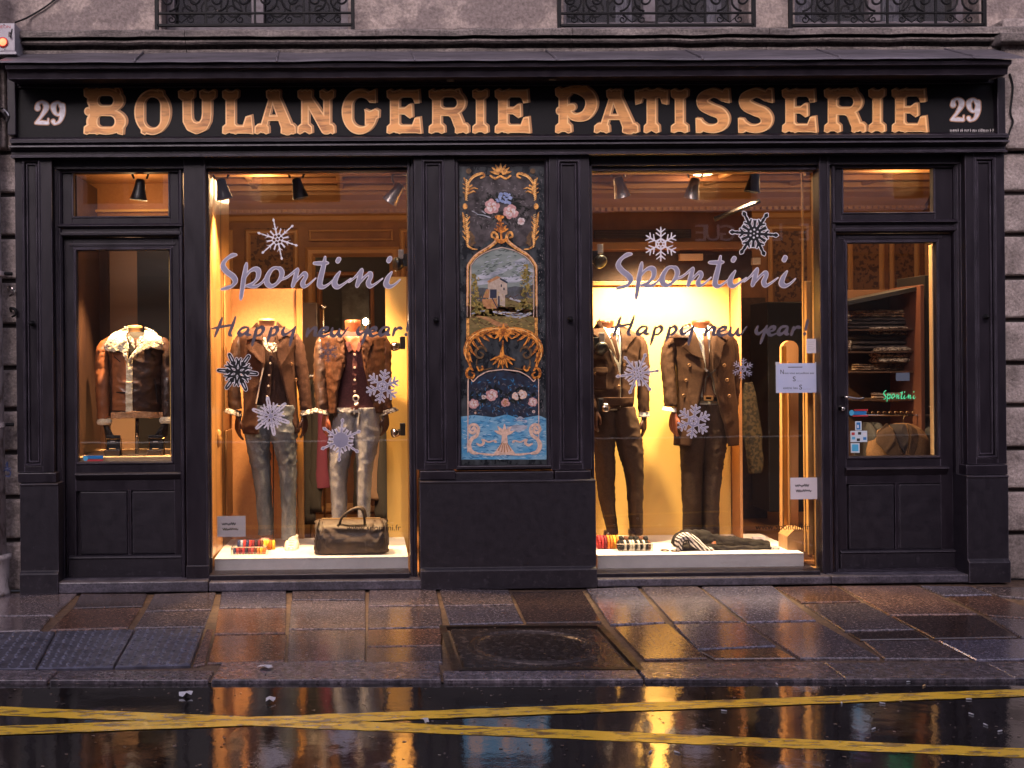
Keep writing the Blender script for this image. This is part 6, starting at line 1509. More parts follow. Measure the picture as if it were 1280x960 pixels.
TROU2 = cloth('dark_brown_trouser', (0.048, 0.024, 0.014), (0.030, 0.016, 0.010), bump2=(.3, 11, .016))
CARD = cloth('ribbed_cardigan', (0.060, 0.028, 0.022), (0.035, 0.016, 0.012), scale=60, stretch=(8, 8, .6), bump=.8, bscale=60, bdist=.004)
SHIRTP = cloth('plum_shirt', (0.115, 0.040, 0.042), (0.08, 0.028, 0.03), bump2=(.3, 16, .01))
SHIRTW = cloth('white_shirt', (0.80, 0.74, 0.66), (0.72, 0.66, 0.6), bump2=(.1, 20, .006))
CHECK = cloth('check_shirt', (0.55, 0.50, 0.45), (0.08, 0.06, 0.06), scale=70, contrast=(.45, .55))
QUILT = cloth('quilted_jacket', (0.085, 0.033, 0.017), (0.042, 0.017, 0.009), scale=40, rough=.5, bump=.6, bscale=60, bdist=.004, bump2=(.4, 22, .012), stretch=(1, 1, .35))
LEATH = mat('brown_leather', (0.060, 0.028, 0.018), (0.025, 0.012, 0.009), rough=0.32, r2=.5, scale=16, bump=.5, bscale=70, bdist=.004, bump2=(.4, 16, .012), coat=.3)
TANL = mat('lit_cognac_leather', (0.34, 0.12, 0.045), (0.22, .075, .03), rough=0.33, scale=14, bump=.4, bscale=70, bdist=.003, bump2=(.3, 14, .012), coat=.3)  # paler leather, also paints the lamp-lit side of the shearling jacket
FUR = mat('shearling', (0.88, 0.74, 0.52), (0.74, 0.56, 0.34), rough=.95, scale=60, bump=1.0, bscale=90, bdist=.01, sheen=.5)
FURT = mat('tan_shearling_band', (0.60, 0.32, 0.16), (0.42, .22, .1), rough=.95, scale=60, bump=1.0, bscale=90, bdist=.008)
DENIM = cloth('blue_grey_denim', (0.060, 0.070, 0.092), (0.22, 0.23, 0.25), scale=6, contrast=(.35, .8), stretch=(1.6, 1.6, .7), bump2=(.4, 18, .016), detail=8)
FADED = cloth('faded_denim', (0.30, 0.29, 0.31), (0.10, 0.10, 0.115), scale=5, contrast=(.3, .8), stretch=(1.6, 1.6, .7), bump2=(.4, 18, .016), detail=8)
LINING = cloth('dark_lining', (0.02, 0.015, 0.014), (0.03, .02, .02))
TIEB = cloth('brown_tie', (0.075, 0.030, 0.016), (0.05, .02, .011), scale=200)
BUTT_ = mat('brass_button', (0.22, 0.11, 0.05), rough=.35, metal=.5)
PEARL = mat('pearl_button', (0.6, 0.5, 0.45), rough=.3)
BELT = mat('black_belt', (0.015, .01, .01), rough=.35)

def hand_template():
    caps = []
    def seg(pts): caps.append(tube(pts, 10, max(6, len(pts) * 3))); caps.append(blob(pts[-1][:3], (pts[-1][3],) * 3, 10, 8))
    # palm: four metacarpals, wide in y (front-back), thin in x; fingers curl towards +x (the body)
    for k, (y, L, r) in enumerate(((-.030, .074, .0088), (-.010, .082, .0092), (.010, .076, .0088), (.028, .060, .0078))):
        seg([(0, y * .5, .004, .014), (0.001, y * .9, -.045, .0125), (.003, y, -.078, .0105)])
        z0 = -.078; a = 0.18 + k * .07
        p = [(.003, y, z0, r * 1.05)]
        x, z, an = .003, z0, a
        for L2, dr in ((L * .45, .95), (L * .32, .86), (L * .26, .72)):
            x += math.sin(an) * L2; z -= math.cos(an) * L2; p.append((x, y * (1.05 - .1 * len(p) * .3), z, r * dr)); an += .34
        seg(p)
    seg([(0, 0, .05, .020), (0, 0, .02, .019), (0, 0, -.01, .019)])
    seg([(.002, -.018, -.018, .013), (.010, -.040, -.045, .0115), (.020, -.046, -.072, .0098), (.028, -.044, -.095, .0078)])
    mb = MB()
    for c in caps: mb.add(c)
    me = bpy.data.meshes.new('hand'); me.from_pydata(mb.v, [], mb.f)
    o = bpy.data.objects.new('tmp', me); COL.objects.link(o)
    m = o.modifiers.new('r', 'REMESH'); m.mode = 'VOXEL'; m.voxel_size = .0028; m.use_smooth_shade = True
    s = o.modifiers.new('s', 'SMOOTH'); s.iterations = 3; s.factor = .5
    dg = bpy.context.evaluated_depsgraph_get(); me2 = bpy.data.meshes.new_from_object(o.evaluated_get(dg), depsgraph=dg)
    bpy.data.objects.remove(o); bpy.data.meshes.remove(me); me2.name = 'hand'
    return me2
HAND = hand_template(); HANDM = {}
def put_hand(root, u, v, y, m, side, rz=0.0, tilt=0.0, size=1.0):
    """side=-1: hand on the viewer's left (fingers curl to the right)"""
    k = (m.name)
    if k not in HANDM: HANDM[k] = HAND.copy(); HANDM[k].materials.clear(); HANDM[k].materials.append(m)
    o = link('hand', HANDM[k], None, root, loc=P(u, v, y)); o.scale = ((1 if side < 0 else -1) * size, size, size); o.rotation_euler = (0, tilt, rz)
    return o
def folds(seed, amp, fz=9.0, fa=1.6):
    def f(a, z, t=0):
        x, y = math.sin(a) * fa, math.cos(a) * fa
        n1 = noise.noise(Vector((x + seed, y, z * fz))); n2 = noise.noise(Vector((x * 2.3, y * 2.3 + seed, z * fz * 2.1 + x * 2)))
        r = (1 - min(1, abs(n1) * 3.2)) ** 2; return amp * (1.5 * r - .35) + amp * .45 * n2
    return f
def tfold(seed, amp, fz=16):
    f = folds(seed, amp, fz); return lambda a, t, p: f(a, p.z, t)
class Torso:
    """rows (v, uL, uR, ry, cy) measured at depth Y"""
    def __init__(s, rows, Y, disp=None):
        s.Y = Y; s.rows = []
        for v, a, b, ry in rows:
            pa, pb = P(a, v, Y), P(b, v, Y); s.rows.append(((pa.z + pb.z) / 2, (pa.x + pb.x) / 2, Y, (pb.x - pa.x) / 2, ry))
        s.r = cr(s.rows, 60); s.disp = disp
    def at(s, z):
        r = s.r
        if z >= r[0][0]: return r[0]
        if z <= r[-1][0]: return r[-1]
        for a, b in zip(r[:-1], r[1:]):
            if a[0] >= z >= b[0]:
                t = (a[0] - z) / (a[0] - b[0] + 1e-9); return a + (b - a) * t
        return r[-1]
    def fy(s, x, z, off=0.0):
        _, cx, cy, rx, ry = s.at(z); q = max(-.97, min(.97, (x - cx) / rx)); a = math.asin(q)
        d = s.disp(a, z) if s.disp else 0
        return cy - (ry + d) * math.sqrt(1 - q * q) - off
    def full(s, m=50, n=44): return loft([tuple(r) for r in s.rows], m, n, (lambda a, z, t: s.disp(a, z)) if s.disp else None)
    def shell(s, opens, m=56, n=56, off=.006):
        """opens rows (v, uL, uR): edges of the front opening"""
        op = []
        for v, a, b in opens:
            pa, pb = P(a, v, s.Y - .12), P(b, v, s.Y - .12); op.append((pa.z, pa.x, pb.x))
        oz = [o[0] for o in op][::-1]; ol = [o[1] for o in op][::-1]; orr = [o[2] for o in op][::-1]
        z0, z1 = s.rows[0][0], s.rows[-1][0]; vs, fs = [], []
        for i in range(m):
            z = z0 + (z1 - z0) * i / (m - 1); _, cx, cy, rx, ry = s.at(z); xl_, xr_ = np.interp(z, oz, ol), np.interp(z, oz, orr)
            pl_ = math.asin(max(-.98, min(.98, (xl_ - cx) / rx))); pr = math.asin(max(-.98, min(.98, (xr_ - cx) / rx)))
            for k in range(n):
                a = pl_ - (2 * math.pi + pl_ - pr) * k / (n - 1); d = (s.disp(a, z) if s.disp else 0) + off
                vs.append((cx + (rx + d) * math.sin(a), cy - (ry + d) * math.cos(a), z))
        for i in range(m - 1):
            for k in range(n - 1): fs.append((i * n + k, i * n + k + 1, (i + 1) * n + k + 1, (i + 1) * n + k))
        return vs, fs
    def drape(s, sh, fn, off, res=4.0, lift=None):
        V, F = fillgrid(sh, res); out = []
        for x, y in V:
            u, v = fn(x, y); p = P(u, v, s.Y - .13); o = off + (lift(x, y) if lift else 0)
            out.append((p.x, s.fy(p.x, p.z, o), p.z))
        return out, F
    def button(s, u, v, r, m, par, off=.012):
        p = P(u, v, s.Y - .13); y = s.fy(p.x, p.z, off)
        return obj('button', lathe((p.x, y + .004, p.z), [(.0005, .005), (r * .55, .005), (r * .6, .008), (r, .006), (r, 0)], 12, (0, -1, 0)), m, par, smooth=True)
def leg(rows, Y, m, root, name, seed, amp=.006, ry=.115, fz=13, ry1=.07, legcy=0.0):
    rr = []
    n = len(rows)
    for i, (v, a, b) in enumerate(rows):
        pa, pb = P(a, v, Y), P(b, v, Y); rr.append(((pa.z + pb.z) / 2, (pa.x + pb.x) / 2, Y + legcy, (pb.x - pa.x) / 2, ry + (ry1 - ry) * i / (n - 1)))
    f = folds(seed, amp, fz)
    return obj(name, loft(rr, 70, 36, lambda a, z, t: f(a, z) * (0.6 + .9 * abs(math.sin(t * 3.1 + .4)))), m, root, smooth=True, solid=0)
def sleeve(path, Y, m, root, seed, amp=.006, name='sleeve', fz=18):
    pts = [(*P(u, v, Y + dy), r / SC(Y)) for u, v, dy, r in path]
    return obj(name, tube(pts, 24, 46, disp=tfold(seed, amp * .62, fz)), m, root, smooth=True)
def ring_cuff(u, v, Y, r, h, m, root, name='cuff', flare=1.15, tilt=0):
    p = P(u, v, Y); R0 = r / SC(Y); H = h / SC(Y); k = R0 * (flare - 1)
    return obj(name, tube([(p.x, p.y, p.z + H, R0), (p.x + tilt * H * .5, p.y, p.z, R0 + k * .6), (p.x + tilt * H, p.y, p.z - H, R0 + k)], 20, 5), m, root, smooth=True, solid=.003)
def shoe(u, v, Y, m, sole, root, w=9.5, h=13, L=.25, rot=0.0, tongue=None):
    """v = sole bottom"""
    p = P(u, v, Y - .1); s = 1 / SC(Y - .1); W = w * s; z0 = p.z
    vs, fs = loft([(z0 + .0, p.x, Y - .05, W * .92, L * .5), (z0 + .022, p.x, Y - .05, W * 1.0, L * .51)], 4, 28, pw=.9)
    mb = MB().add((vs, fs)); so = obj('shoe', mb.vf(), sole, root, smooth=False)
    rows = [(z0 + .020, p.x, Y - .05, W * .96, L * .48), (z0 + .045, p.x, Y - .04, W * .97, L * .44), (z0 + .070, p.x, Y - .015, W * .9, L * .34), (z0 + h * s * .75, p.x, Y + .01, W * .82, L * .26), (z0 + h * s, p.x, Y + .02, W * .78, L * .22)]
    f = folds(u, .002, 30)
    up = obj('upper', loft(rows, 18, 28, lambda a, z, t: f(a, z), pw=.85), m, so, smooth=True)
    for k in range(4):
        zz_ = z0 + .05 + k * .011; obj('lace', tube([(p.x - W * .35, Y - .05 - L * .40 + k * .032, zz_, .0028), (p.x, Y - .056 - L * .40 + k * .032, zz_ + .004, .0028), (p.x + W * .35, Y - .05 - L * .40 + k * .032, zz_, .0028)], 5), sole, so)
    return so
def neck(root, u, v0, v1, r0, r1, Y, m, cap, mid=None):
    pts = [(*P(u, v, Y), r / SC(Y)) for v, r in ((v0, r0), ((v0 + v1) / 2, r0 * .93), (v1, r1))]
    obj('neck', tube(pts, 26, 10), m, root, smooth=True)
    p = P(u, v0, Y); R0 = r0 / SC(Y)
    obj('neck_cap', lathe((p.x, p.y, p.z - .002), [(R0 * 1.0, 0), (R0 * 1.0, .006), (R0 * .9, .012), (R0 * .4, .016), (.0005, .017)], 26), cap, root, smooth=True)
def lathe_axis(): pass

# ---------------- 1: pea coat and jeans
Y1 = .62
m1 = thing('mannequin', 'headless mannequin in brown pea coat and blue grey jeans, before the orange board', 'mannequin', (PX(337, Y1), Y1, ZP1), 'headless mannequins in the windows')
Z2 = zf2
def Z3(x, y): return 265 + x / 4.923, 540 + y / 4.923
body = Torso([(408, 323, 346, .05), (414, 315, 354, .07), (424, 306, 364, .10), (450, 308, 366, .12), (480, 310, 364, .11), (505, 309, 368, .105), (530, 306, 372, .11)], Y1)
neck(m1, 333.5, 400.5, 416, 10.2, 13, Y1, SKIN, SKINT)
obj('cardigan', body.full(), CARD, m1, smooth=True)
coat = Torso([(411, 316, 354, .07), (416, 301, 367, .10), (424, 299, 371, .125), (445, 302, 369, .145), (475, 305, 369, .145), (505, 305, 371, .145), (541, 305, 374, .155)], Y1, folds(3, .006, 5))
ct = obj('coat', coat.shell([(411, 323, 346), (430, 328, 344), (458, 331, 348), (480, 326, 354), (505, 321, 360), (541, 324, 368)]), WOOL, m1, smooth=True, solid=.008)
sleeve([(303, 421, 0, 6), (298.5, 432, 0, 8.5), (295, 455, -.01, 8.8), (292.5, 475, -.02, 8.2), (293, 500, -.03, 8.2), (295, 512, -.03, 8.4)], Y1, LEATH, m1, 4)
sleeve([(366, 420, 0, 6), (371, 431, 0, 8.5), (375, 452, -.01, 8.5), (379, 475, -.02, 8.0), (382, 500, -.03, 7.8), (383, 512, -.03, 8)], Y1, WOOL, m1, 5)
ring_cuff(293, 515, Y1 - .03, 8.6, 3, CHECK, m1, flare=1.4, tilt=-.6); ring_cuff(384, 515, Y1 - .03, 8, 3, CHECK, m1, flare=1.35, tilt=.4)
put_hand(m1, 298, 522, Y1 - .03, SKIN, -1, .5, .10, .98); put_hand(m1, 380, 521, Y1 - .03, SKIN, 1, -.5, -.12, .92)
for sgn_, pl_ in ((-1, [(252, 205), (280, 175), (312, 225), (328, 300), (330, 378), (285, 345), (245, 305), (205, 262)]), (1, [(400, 175), (420, 190), (505, 222), (498, 262), (470, 310), (425, 385), (404, 330), (400, 260)])):
    obj('lapel', coat.drape(Sh().pg(pl_), Z2, .018, 6, lift=lambda x, y: .006 * math.sin(x * .03)), WOOL, m1, smooth=True, solid=.006)
obj('stand_collar', coat.drape(Sh().pg([(240, 150), (275, 110), (300, 150), (318, 230), (262, 215), (215, 222), (205, 190)]), Z2, .03, 6), WOOL, m1, smooth=True, solid=.008)
obj('stand_collar', coat.drape(Sh().pg([(395, 105), (430, 140), (500, 175), (515, 205), (440, 200), (410, 225), (392, 170)]), Z2, .03, 6), WOOL, m1, smooth=True, solid=.008)
obj('coat_edge', coat.drape(Sh().st([(318, 395, 4), (300, 480, 4), (272, 610, 4)]), Z2, .016, 3), PEARL, m1, label='pale piping of the coat front')
obj('shirt_collar', body.drape(Sh().pg([(300, 215), (330, 205), (345, 265), (372, 300), (350, 295), (318, 255)]).pg([(440, 215), (412, 205), (396, 262), (372, 300), (400, 290), (428, 250)]).pg([(335, 240), (400, 240), (375, 290)]), Z2, .035, 5), CHECK, m1, smooth=True, solid=.003)
obj('placket', body.drape(Sh().st([(366, 330, 14), (352, 440, 14), (345, 560, 14)]), Z2, .012, 5), CARD, m1, smooth=True, solid=.004)
for x, y in ((360, 365), (352, 438), (346, 505), (338, 570)): body.button(*Z2(x, y), .007, PEARL, m1, .018)
for x, y in ((486, 370), (512, 468)): coat.button(*Z2(x, y), .011, BUTT_, ct, .018)
hipz = leg([(500, 310, 366), (515, 307, 370), (530, 312, 366), (542, 326, 352)], Y1, DENIM, m1, 'jeans_hips', 1, .003, .10, 12, .06)
lg = leg([(506, 307, 340), (522, 305, 341), (540, 305, 340), (552, 307, 338), (575, 312, 338), (597, 316, 339), (625, 320, 340), (650, 322, 341), (668, 323, 341)], Y1, DENIM, m1, 'jeans_leg', 11, .005)
leg([(506, 334, 369), (522, 334, 371), (540, 336, 372), (552, 340, 371), (575, 347, 371), (590, 349, 371), (620, 351, 370), (650, 352, 370), (673, 352, 370)], Y1 - .02, DENIM, m1, 'jeans_leg', 17, .005)
obj('stand_rod', tube([(*P(341.5, 545, Y1), .004), (*P(342, 690, Y1), .004)], 6), CHROME, m1)
PINKS = cloth('pink_suede', (.5, .28, .22), (.4, .2, .16)); WHL = mat('white_leather', (.6, .56, .5), rough=.4, bump=.2, bscale=60)
shoe(331, 690, Y1, PINKS, SHIRTW, m1, 8.5, 24); shoe(364, 692.5, Y1 - .05, WHL, WHL, m1, 9.5, 20)

# ---------------- 2: quilted jacket, plum shirt, faded jeans
Y2 = .64
m2 = thing('mannequin', 'headless mannequin in brown quilted jacket, plum shirt and faded jeans behind the bag', 'mannequin', (PX(443, Y2), Y2, ZP1), 'headless mannequins in the windows')
neck(m2, 441, 402, 424, 10, 8.5, Y2 - .02, SKINR, SKINR)
b2 = Torso([(414, 424, 460, .06), (424, 418, 470, .10), (445, 420, 470, .12), (475, 422, 468, .11), (500, 420, 470, .105), (512, 419, 474, .11), (516, 420, 473, .10)], Y2, folds(7, .004, 14))
obj('shirt', b2.full(), SHIRTP, m2, smooth=True)
obj('chest_skin', b2.drape(Sh().pg([(812, 200), (915, 200), (908, 250), (880, 300), (840, 260)]), Z2, .012, 6), SKINR, m2, smooth=True, solid=.003)
c2 = Torso([(413, 419, 464, .07), (418, 404, 475, .10), (424, 401, 481, .125), (450, 404, 482, .14), (480, 405, 482, .145), (505, 406, 482, .145), (516, 406, 482, .145)], Y2, folds(13, .005, 16, 3.2))
jk = obj('jacket', c2.shell([(413, 427, 455), (440, 431, 452), (460, 430, 455), (490, 422, 462), (516, 420, 470)]), QUILT, m2, smooth=True, solid=.008)
obj('jacket_collar', c2.drape(Sh().pg([(760, 190), (800, 160), (815, 240), (820, 400), (790, 320), (770, 240)]).pg([(920, 175), (960, 180), (1000, 210), (960, 300), (945, 410), (925, 300)]), Z2, .02, 6), QUILT, m2, smooth=True, solid=.008)
sleeve([(408, 420, 0, 6), (403, 432, 0, 8.5), (401, 455, -.02, 8.8), (401, 480, -.04, 8.2), (402, 505, -.06, 8.0), (402, 511, -.06, 8)], Y2, LEATH, m2, 24, .009)
sleeve([(474, 420, 0, 6), (480, 432, 0, 8), (481, 455, 0, 8.2), (481, 480, -.02, 8), (482, 505, -.03, 7.8), (483, 511, -.03, 8)], Y2, QUILT, m2, 25, .008)
ring_cuff(402, 514, Y2 - .06, 8.6, 2.6, CHECK, m2, flare=1.3, tilt=-.5); ring_cuff(485, 514, Y2 - .03, 9, 2.6, CHECK, m2, flare=1.4, tilt=.6)
put_hand(m2, 407, 520, Y2 - .07, SKINR, -1, .5, .14, .95); put_hand(m2, 482, 519, Y2 - .03, SKIN, 1, -.6, -.05, .92)
obj('placket', b2.drape(Sh().st([(878, 300, 15), (880, 400, 15), (878, 560, 15)]), Z2, .008, 5), SHIRTP, m2, smooth=True, solid=.004)
for y in (312, 392, 468, 540): b2.button(*Z2(878, y), .008, PEARL, m2, .014)
obj('shirt_collar', b2.drape(Sh().pg([(815, 235), (850, 232), (862, 285), (840, 300)]).pg([(925, 240), (900, 235), (888, 285), (905, 300)]), Z2, .022, 4), SHIRTP, m2, smooth=True, solid=.003)
leg([(507, 420, 473), (518, 417, 474), (530, 422, 468), (543, 436, 454)], Y2, FADED, m2, 'jeans_hips', 5, .003, .10, 12, .06)
leg([(509, 419, 448), (526, 416, 449), (543, 413, 447), (560, 412, 442), (580, 411, 437), (600, 412, 434), (625, 414, 434), (650, 415, 433), (690, 416, 432)], Y2, FADED, m2, 'jeans_leg', 31, .0035)
leg([(509, 443, 473), (526, 441, 475), (543, 442, 475), (560, 444, 472), (580, 446, 467), (592, 446, 465), (615, 446, 464), (640, 447, 463), (690, 449, 462)], Y2 - .02, FADED, m2, 'jeans_leg', 37, .0035)
obj('waistband', c2.drape(Sh().st([(770, 655, 10), (880, 662, 10), (1015, 655, 10)]), Z2, -.02, 5), FADED, m2, smooth=True, solid=.004)
for x in (785, 870, 900, 1005): obj('belt_loop', c2.drape(Sh().bx(x, 640, x + 9, 680), Z2, -.014, 3), FADED, m2)
obj('belt_buckle', c2.drape(Sh().el(885, 580, 20, 22).el(885, 580, 12, 13, cut=True).el(888, 612, 14, 14), Z2, -.01, 3), PEARL, m2, solid=.003)
obj('seam', c2.drape(Sh().st([(910, 680, 3), (905, 740, 3)]).st([(945, 672, 2.5), (965, 715, 2.5), (1010, 720, 2.5)], m=10), Z2, -.02, 2.5), LINING, m2)
def shadowleg(): pass
shoe(424, 700, Y2, PINKS, LINING, m2, 8, 12); shoe(456, 700, Y2, PINKS, LINING, m2, 8, 12)

# ---------------- 3: short brown jacket with tie, left mannequin of the right window
Y3 = .60
def Z4(x, y): return 735 + x / 4.267, 380 + y / 4.267
def Z5(x, y): return 735 + x / 4.267, 540 + y / 4.267
m3 = thing('mannequin', 'headless mannequin in short brown jacket, white shirt and tie, half hidden by the window post', 'mannequin', (PX(772, Y3), Y3, ZP2), 'headless mannequins in the windows')
neck(m3, 756.5, 402.5, 420, 11, 12, Y3, SKINB, SKINB)
b3 = Torso([(410, 744, 770, .05), (416, 738, 782, .08), (426, 734, 794, .115), (450, 736, 790, .12), (480, 737, 786, .11), (512, 738, 786, .11)], Y3)
obj('shirt', b3.full(), SHIRTW, m3, smooth=True)
c3 = Torso([(411, 737, 774, .07), (416, 728, 790, .10), (424, 724, 800, .13), (445, 727, 797, .145), (475, 729, 793, .145), (500, 730, 792, .14), (510, 732, 790, .13)], Y3, folds(41, .005, 9))
j3 = obj('jacket', c3.shell([(411, 747, 776), (425, 755, 778), (455, 770, 776), (470, 774, 775.5), (510, 774, 775.5)], off=.004), SUIT, m3, smooth=True, solid=.008)
obj('lapel', c3.drape(Sh().pg([(40, 130), (70, 75), (100, 150), (165, 330), (120, 250), (60, 190), (35, 165)]), Z4, .02, 6), SUIT, m3, smooth=True, solid=.006)
obj('lapel', c3.drape(Sh().pg([(180, 100), (225, 125), (275, 165), (240, 190), (205, 230), (172, 320), (172, 220)]), Z4, .02, 6), SUIT, m3, smooth=True, solid=.006)
obj('neck_tie', b3.drape(Sh().pg([(112, 155), (140, 152), (144, 180), (165, 280), (160, 320), (128, 200)]), Z4, .03, 5), TIEB, m3, smooth=True, solid=.005)
obj('shirt_collar', b3.drape(Sh().pg([(80, 115), (105, 130), (125, 160), (105, 168)]).pg([(165, 105), (180, 120), (165, 165), (140, 152)]), Z4, .035, 4), SHIRTW, m3, smooth=True, solid=.003)
obj('pocket', c3.drape(Sh().bx(36, 372, 98, 455), Z4, .012, 6), SUIT, m3, smooth=True, solid=.004); obj('pocket_flap', c3.drape(Sh().pg([(34, 340), (98, 338), (98, 375), (66, 384), (34, 376)]), Z4, .018, 5), SUIT, m3, smooth=True, solid=.004)
obj('waist_band', c3.drape(Sh().bx(-10, 497, 252, 543), Z4, .010, 6), SUIT, m3, smooth=True, solid=.004)
for x, y in ((140, 325), (188, 325), (165, 385), (160, 440), (40, 372)): c3.button(*Z4(x, y), .010, BUTT_, j3, .02)
sleeve([(794, 420, 0, 6), (800, 432, 0, 8.5), (803, 455, -.01, 8.6), (804, 480, -.02, 7.6), (804.5, 505, -.03, 7.2), (805, 514, -.03, 7.2)], Y3, SUIT, m3, 44, .006)
sleeve([(732, 420, 0, 6), (727, 432, 0, 8.5), (726, 460, 0, 8.5), (732, 485, -.06, 8), (740, 505, -.10, 7.4), (742, 510, -.10, 7.2)], Y3, SUIT, m3, 45, .006)
ring_cuff(805, 518, Y3 - .03, 6.6, 3.2, SHIRTW, m3, flare=1.08); put_hand(m3, 805, 522, Y3 - .03, SKIN, 1, -.5, -.03, 1.0)
put_hand(m3, 744, 512, Y3 - .10, SKIN, -1, .5, .2, .95)
leg([(506, 738, 790), (518, 738, 795), (530, 746, 788), (542, 760, 776)], Y3, TROU, m3, 'trouser_hips', 6, .003, .10, 14, .06)
leg([(508, 738, 768), (525, 738, 770), (543, 739, 770), (560, 742, 768), (585, 745, 768), (610, 747, 768), (635, 752, 769), (655, 757, 771), (667, 759, 772)], Y3, TROU, m3, 'trouser_leg', 51, .004)
leg([(508, 762, 792), (525, 764, 797), (543, 768, 801), (560, 772, 803), (580, 778, 804), (600, 783, 804), (630, 785, 803), (655, 787, 803), (667, 789, 803)], Y3 - .02, TROU, m3, 'trouser_leg', 57, .004)
shoe(766, 684, Y3, LEATH, LINING, m3, 7.5, 17); shoe(797, 683, Y3 - .02, LEATH, LINING, m3, 7.5, 18)

# ---------------- 4: double breasted coat
Y4 = .60
m4 = thing('mannequin', 'headless mannequin in long double breasted brown coat, white shirt and tie, right window', 'mannequin', (PX(876, Y4), Y4, ZP2), 'headless mannequins in the windows')
neck(m4, 876, 402.5, 420, 11.5, 12, Y4, SKINB, SKINB)
b4 = Torso([(410, 862, 890, .05), (416, 854, 900, .08), (426, 848, 908, .115), (450, 852, 906, .12), (480, 854, 906, .11), (505, 854, 908, .11)], Y4)
obj('shirt', b4.full(), SHIRTW, m4, smooth=True)
c4 = Torso([(409, 855, 897, .07), (414, 843, 910, .10), (422, 838, 916, .13), (445, 844, 917, .145), (475, 846, 917, .15), (500, 845, 919, .15), (530, 844, 921, .155), (556, 843, 921, .16)], Y4, folds(61, .005, 5))
j4_ = obj('coat', c4.shell([(409, 865, 888), (425, 872, 887), (455, 880, 884), (466, 881, 884.5), (480, 878, 890), (505, 873, 896), (530, 868, 903), (556, 864, 910)], off=.004), SUIT, m4, smooth=True, solid=.008)
obj('lapel', c4.drape(Sh().pg([(545, 110), (562, 95), (575, 170), (612, 300), (560, 275), (508, 228), (540, 190), (520, 165)]), Z4, .022, 6), SUIT, m4, smooth=True, solid=.006)
obj('lapel', c4.drape(Sh().pg([(655, 95), (690, 120), (745, 195), (715, 225), (690, 330), (655, 360), (652, 250)]), Z4, .022, 6), SUIT, m4, smooth=True, solid=.006)
obj('collar', c4.drape(Sh().pg([(425, 185), (480, 150), (545, 100), (560, 130), (545, 185), (480, 180)]).pg([(650, 100), (700, 130), (770, 175), (735, 195), (690, 170), (655, 150)]), Z4, .026, 6), LEATH, m4, smooth=True, solid=.007)
obj('neck_tie', b4.drape(Sh().pg([(608, 155), (636, 155), (634, 185), (642, 300), (636, 350), (624, 345), (620, 290)]), Z4, .035, 5), TIEB, m4, smooth=True, solid=.005)
obj('shirt_collar', b4.drape(Sh().pg([(562, 105), (590, 130), (612, 158), (590, 178)]).pg([(650, 105), (655, 140), (645, 175), (632, 156)]), Z4, .04, 4), SHIRTW, m4, smooth=True, solid=.003)
obj('waistcoat', b4.drape(Sh().pg([(618, 360), (650, 360), (668, 470), (690, 500), (610, 500)]), Z4, .03, 6), TIEB, m4, smooth=True, solid=.004)
obj('belt', b4.drape(Sh().bx(590, 495, 690, 520), Z4, .02, 5), BELT, m4, smooth=True, solid=.004)
obj('belt_buckle', b4.drape(Sh().bx(615, 488, 665, 515).bx(626, 496, 654, 508, cut=True), Z4, .034, 3), BUTT_, m4, solid=.004)
obj('tied_belt', c4.drape(Sh().st([(612, 345, 4), (640, 375, 5), (668, 350, 4)]).st([(640, 375, 4), (618, 395, 3), (612, 470, 2)]).st([(640, 375, 4), (655, 400, 3), (662, 450, 2)]), Z4, .03, 3), BELT, m4, solid=.004)
for x, y in ((543, 327), (530, 408), (520, 490), (722, 327), (738, 405), (752, 490)): c4.button(*Z4(x, y), .012, BUTT_, j4_, .016)
sleeve([(846, 420, 0, 6), (838, 432, 0, 9), (835, 455, -.01, 9), (837, 480, -.03, 8.2), (838, 500, -.05, 8), (838, 508, -.05, 8)], Y4, SUIT, m4, 64, .007)
sleeve([(908, 420, 0, 6), (914, 432, .02, 8), (917, 460, .03, 8), (917, 490, .04, 7), (916, 510, .05, 6.5)], Y4, SUIT, m4, 65, .006)
ring_cuff(837, 512, Y4 - .05, 8, 2.6, SHIRTW, m4, flare=1.15, tilt=-.3); put_hand(m4, 842, 518, Y4 - .05, SKINR, -1, .5, .12, .98)
ring_cuff(916, 514, Y4 + .05, 6, 2.4, SHIRTW, m4)
leg([(500, 855, 905), (515, 853, 907), (530, 860, 900), (545, 874, 888)], Y4, TROU2, m4, 'trouser_hips', 8, .003, .10, 14, .06)
leg([(505, 855, 882), (525, 852, 883), (548, 851, 882), (570, 852, 880), (590, 852, 878), (620, 853, 877), (645, 854, 877), (668, 854, 876)], Y4, TROU2, m4, 'trouser_leg', 71, .004)
leg([(505, 877, 905), (525, 877, 907), (548, 878, 908), (570, 878, 905), (590, 878, 902), (620, 878, 899), (645, 878, 898), (668, 878, 899)], Y4 - .02, TROU2, m4, 'trouser_leg', 77, .004)
shoe(864, 684, Y4, LEATH, LINING, m4, 8, 17); shoe(889, 682, Y4 - .02, TANL, LINING, m4, 8, 18)

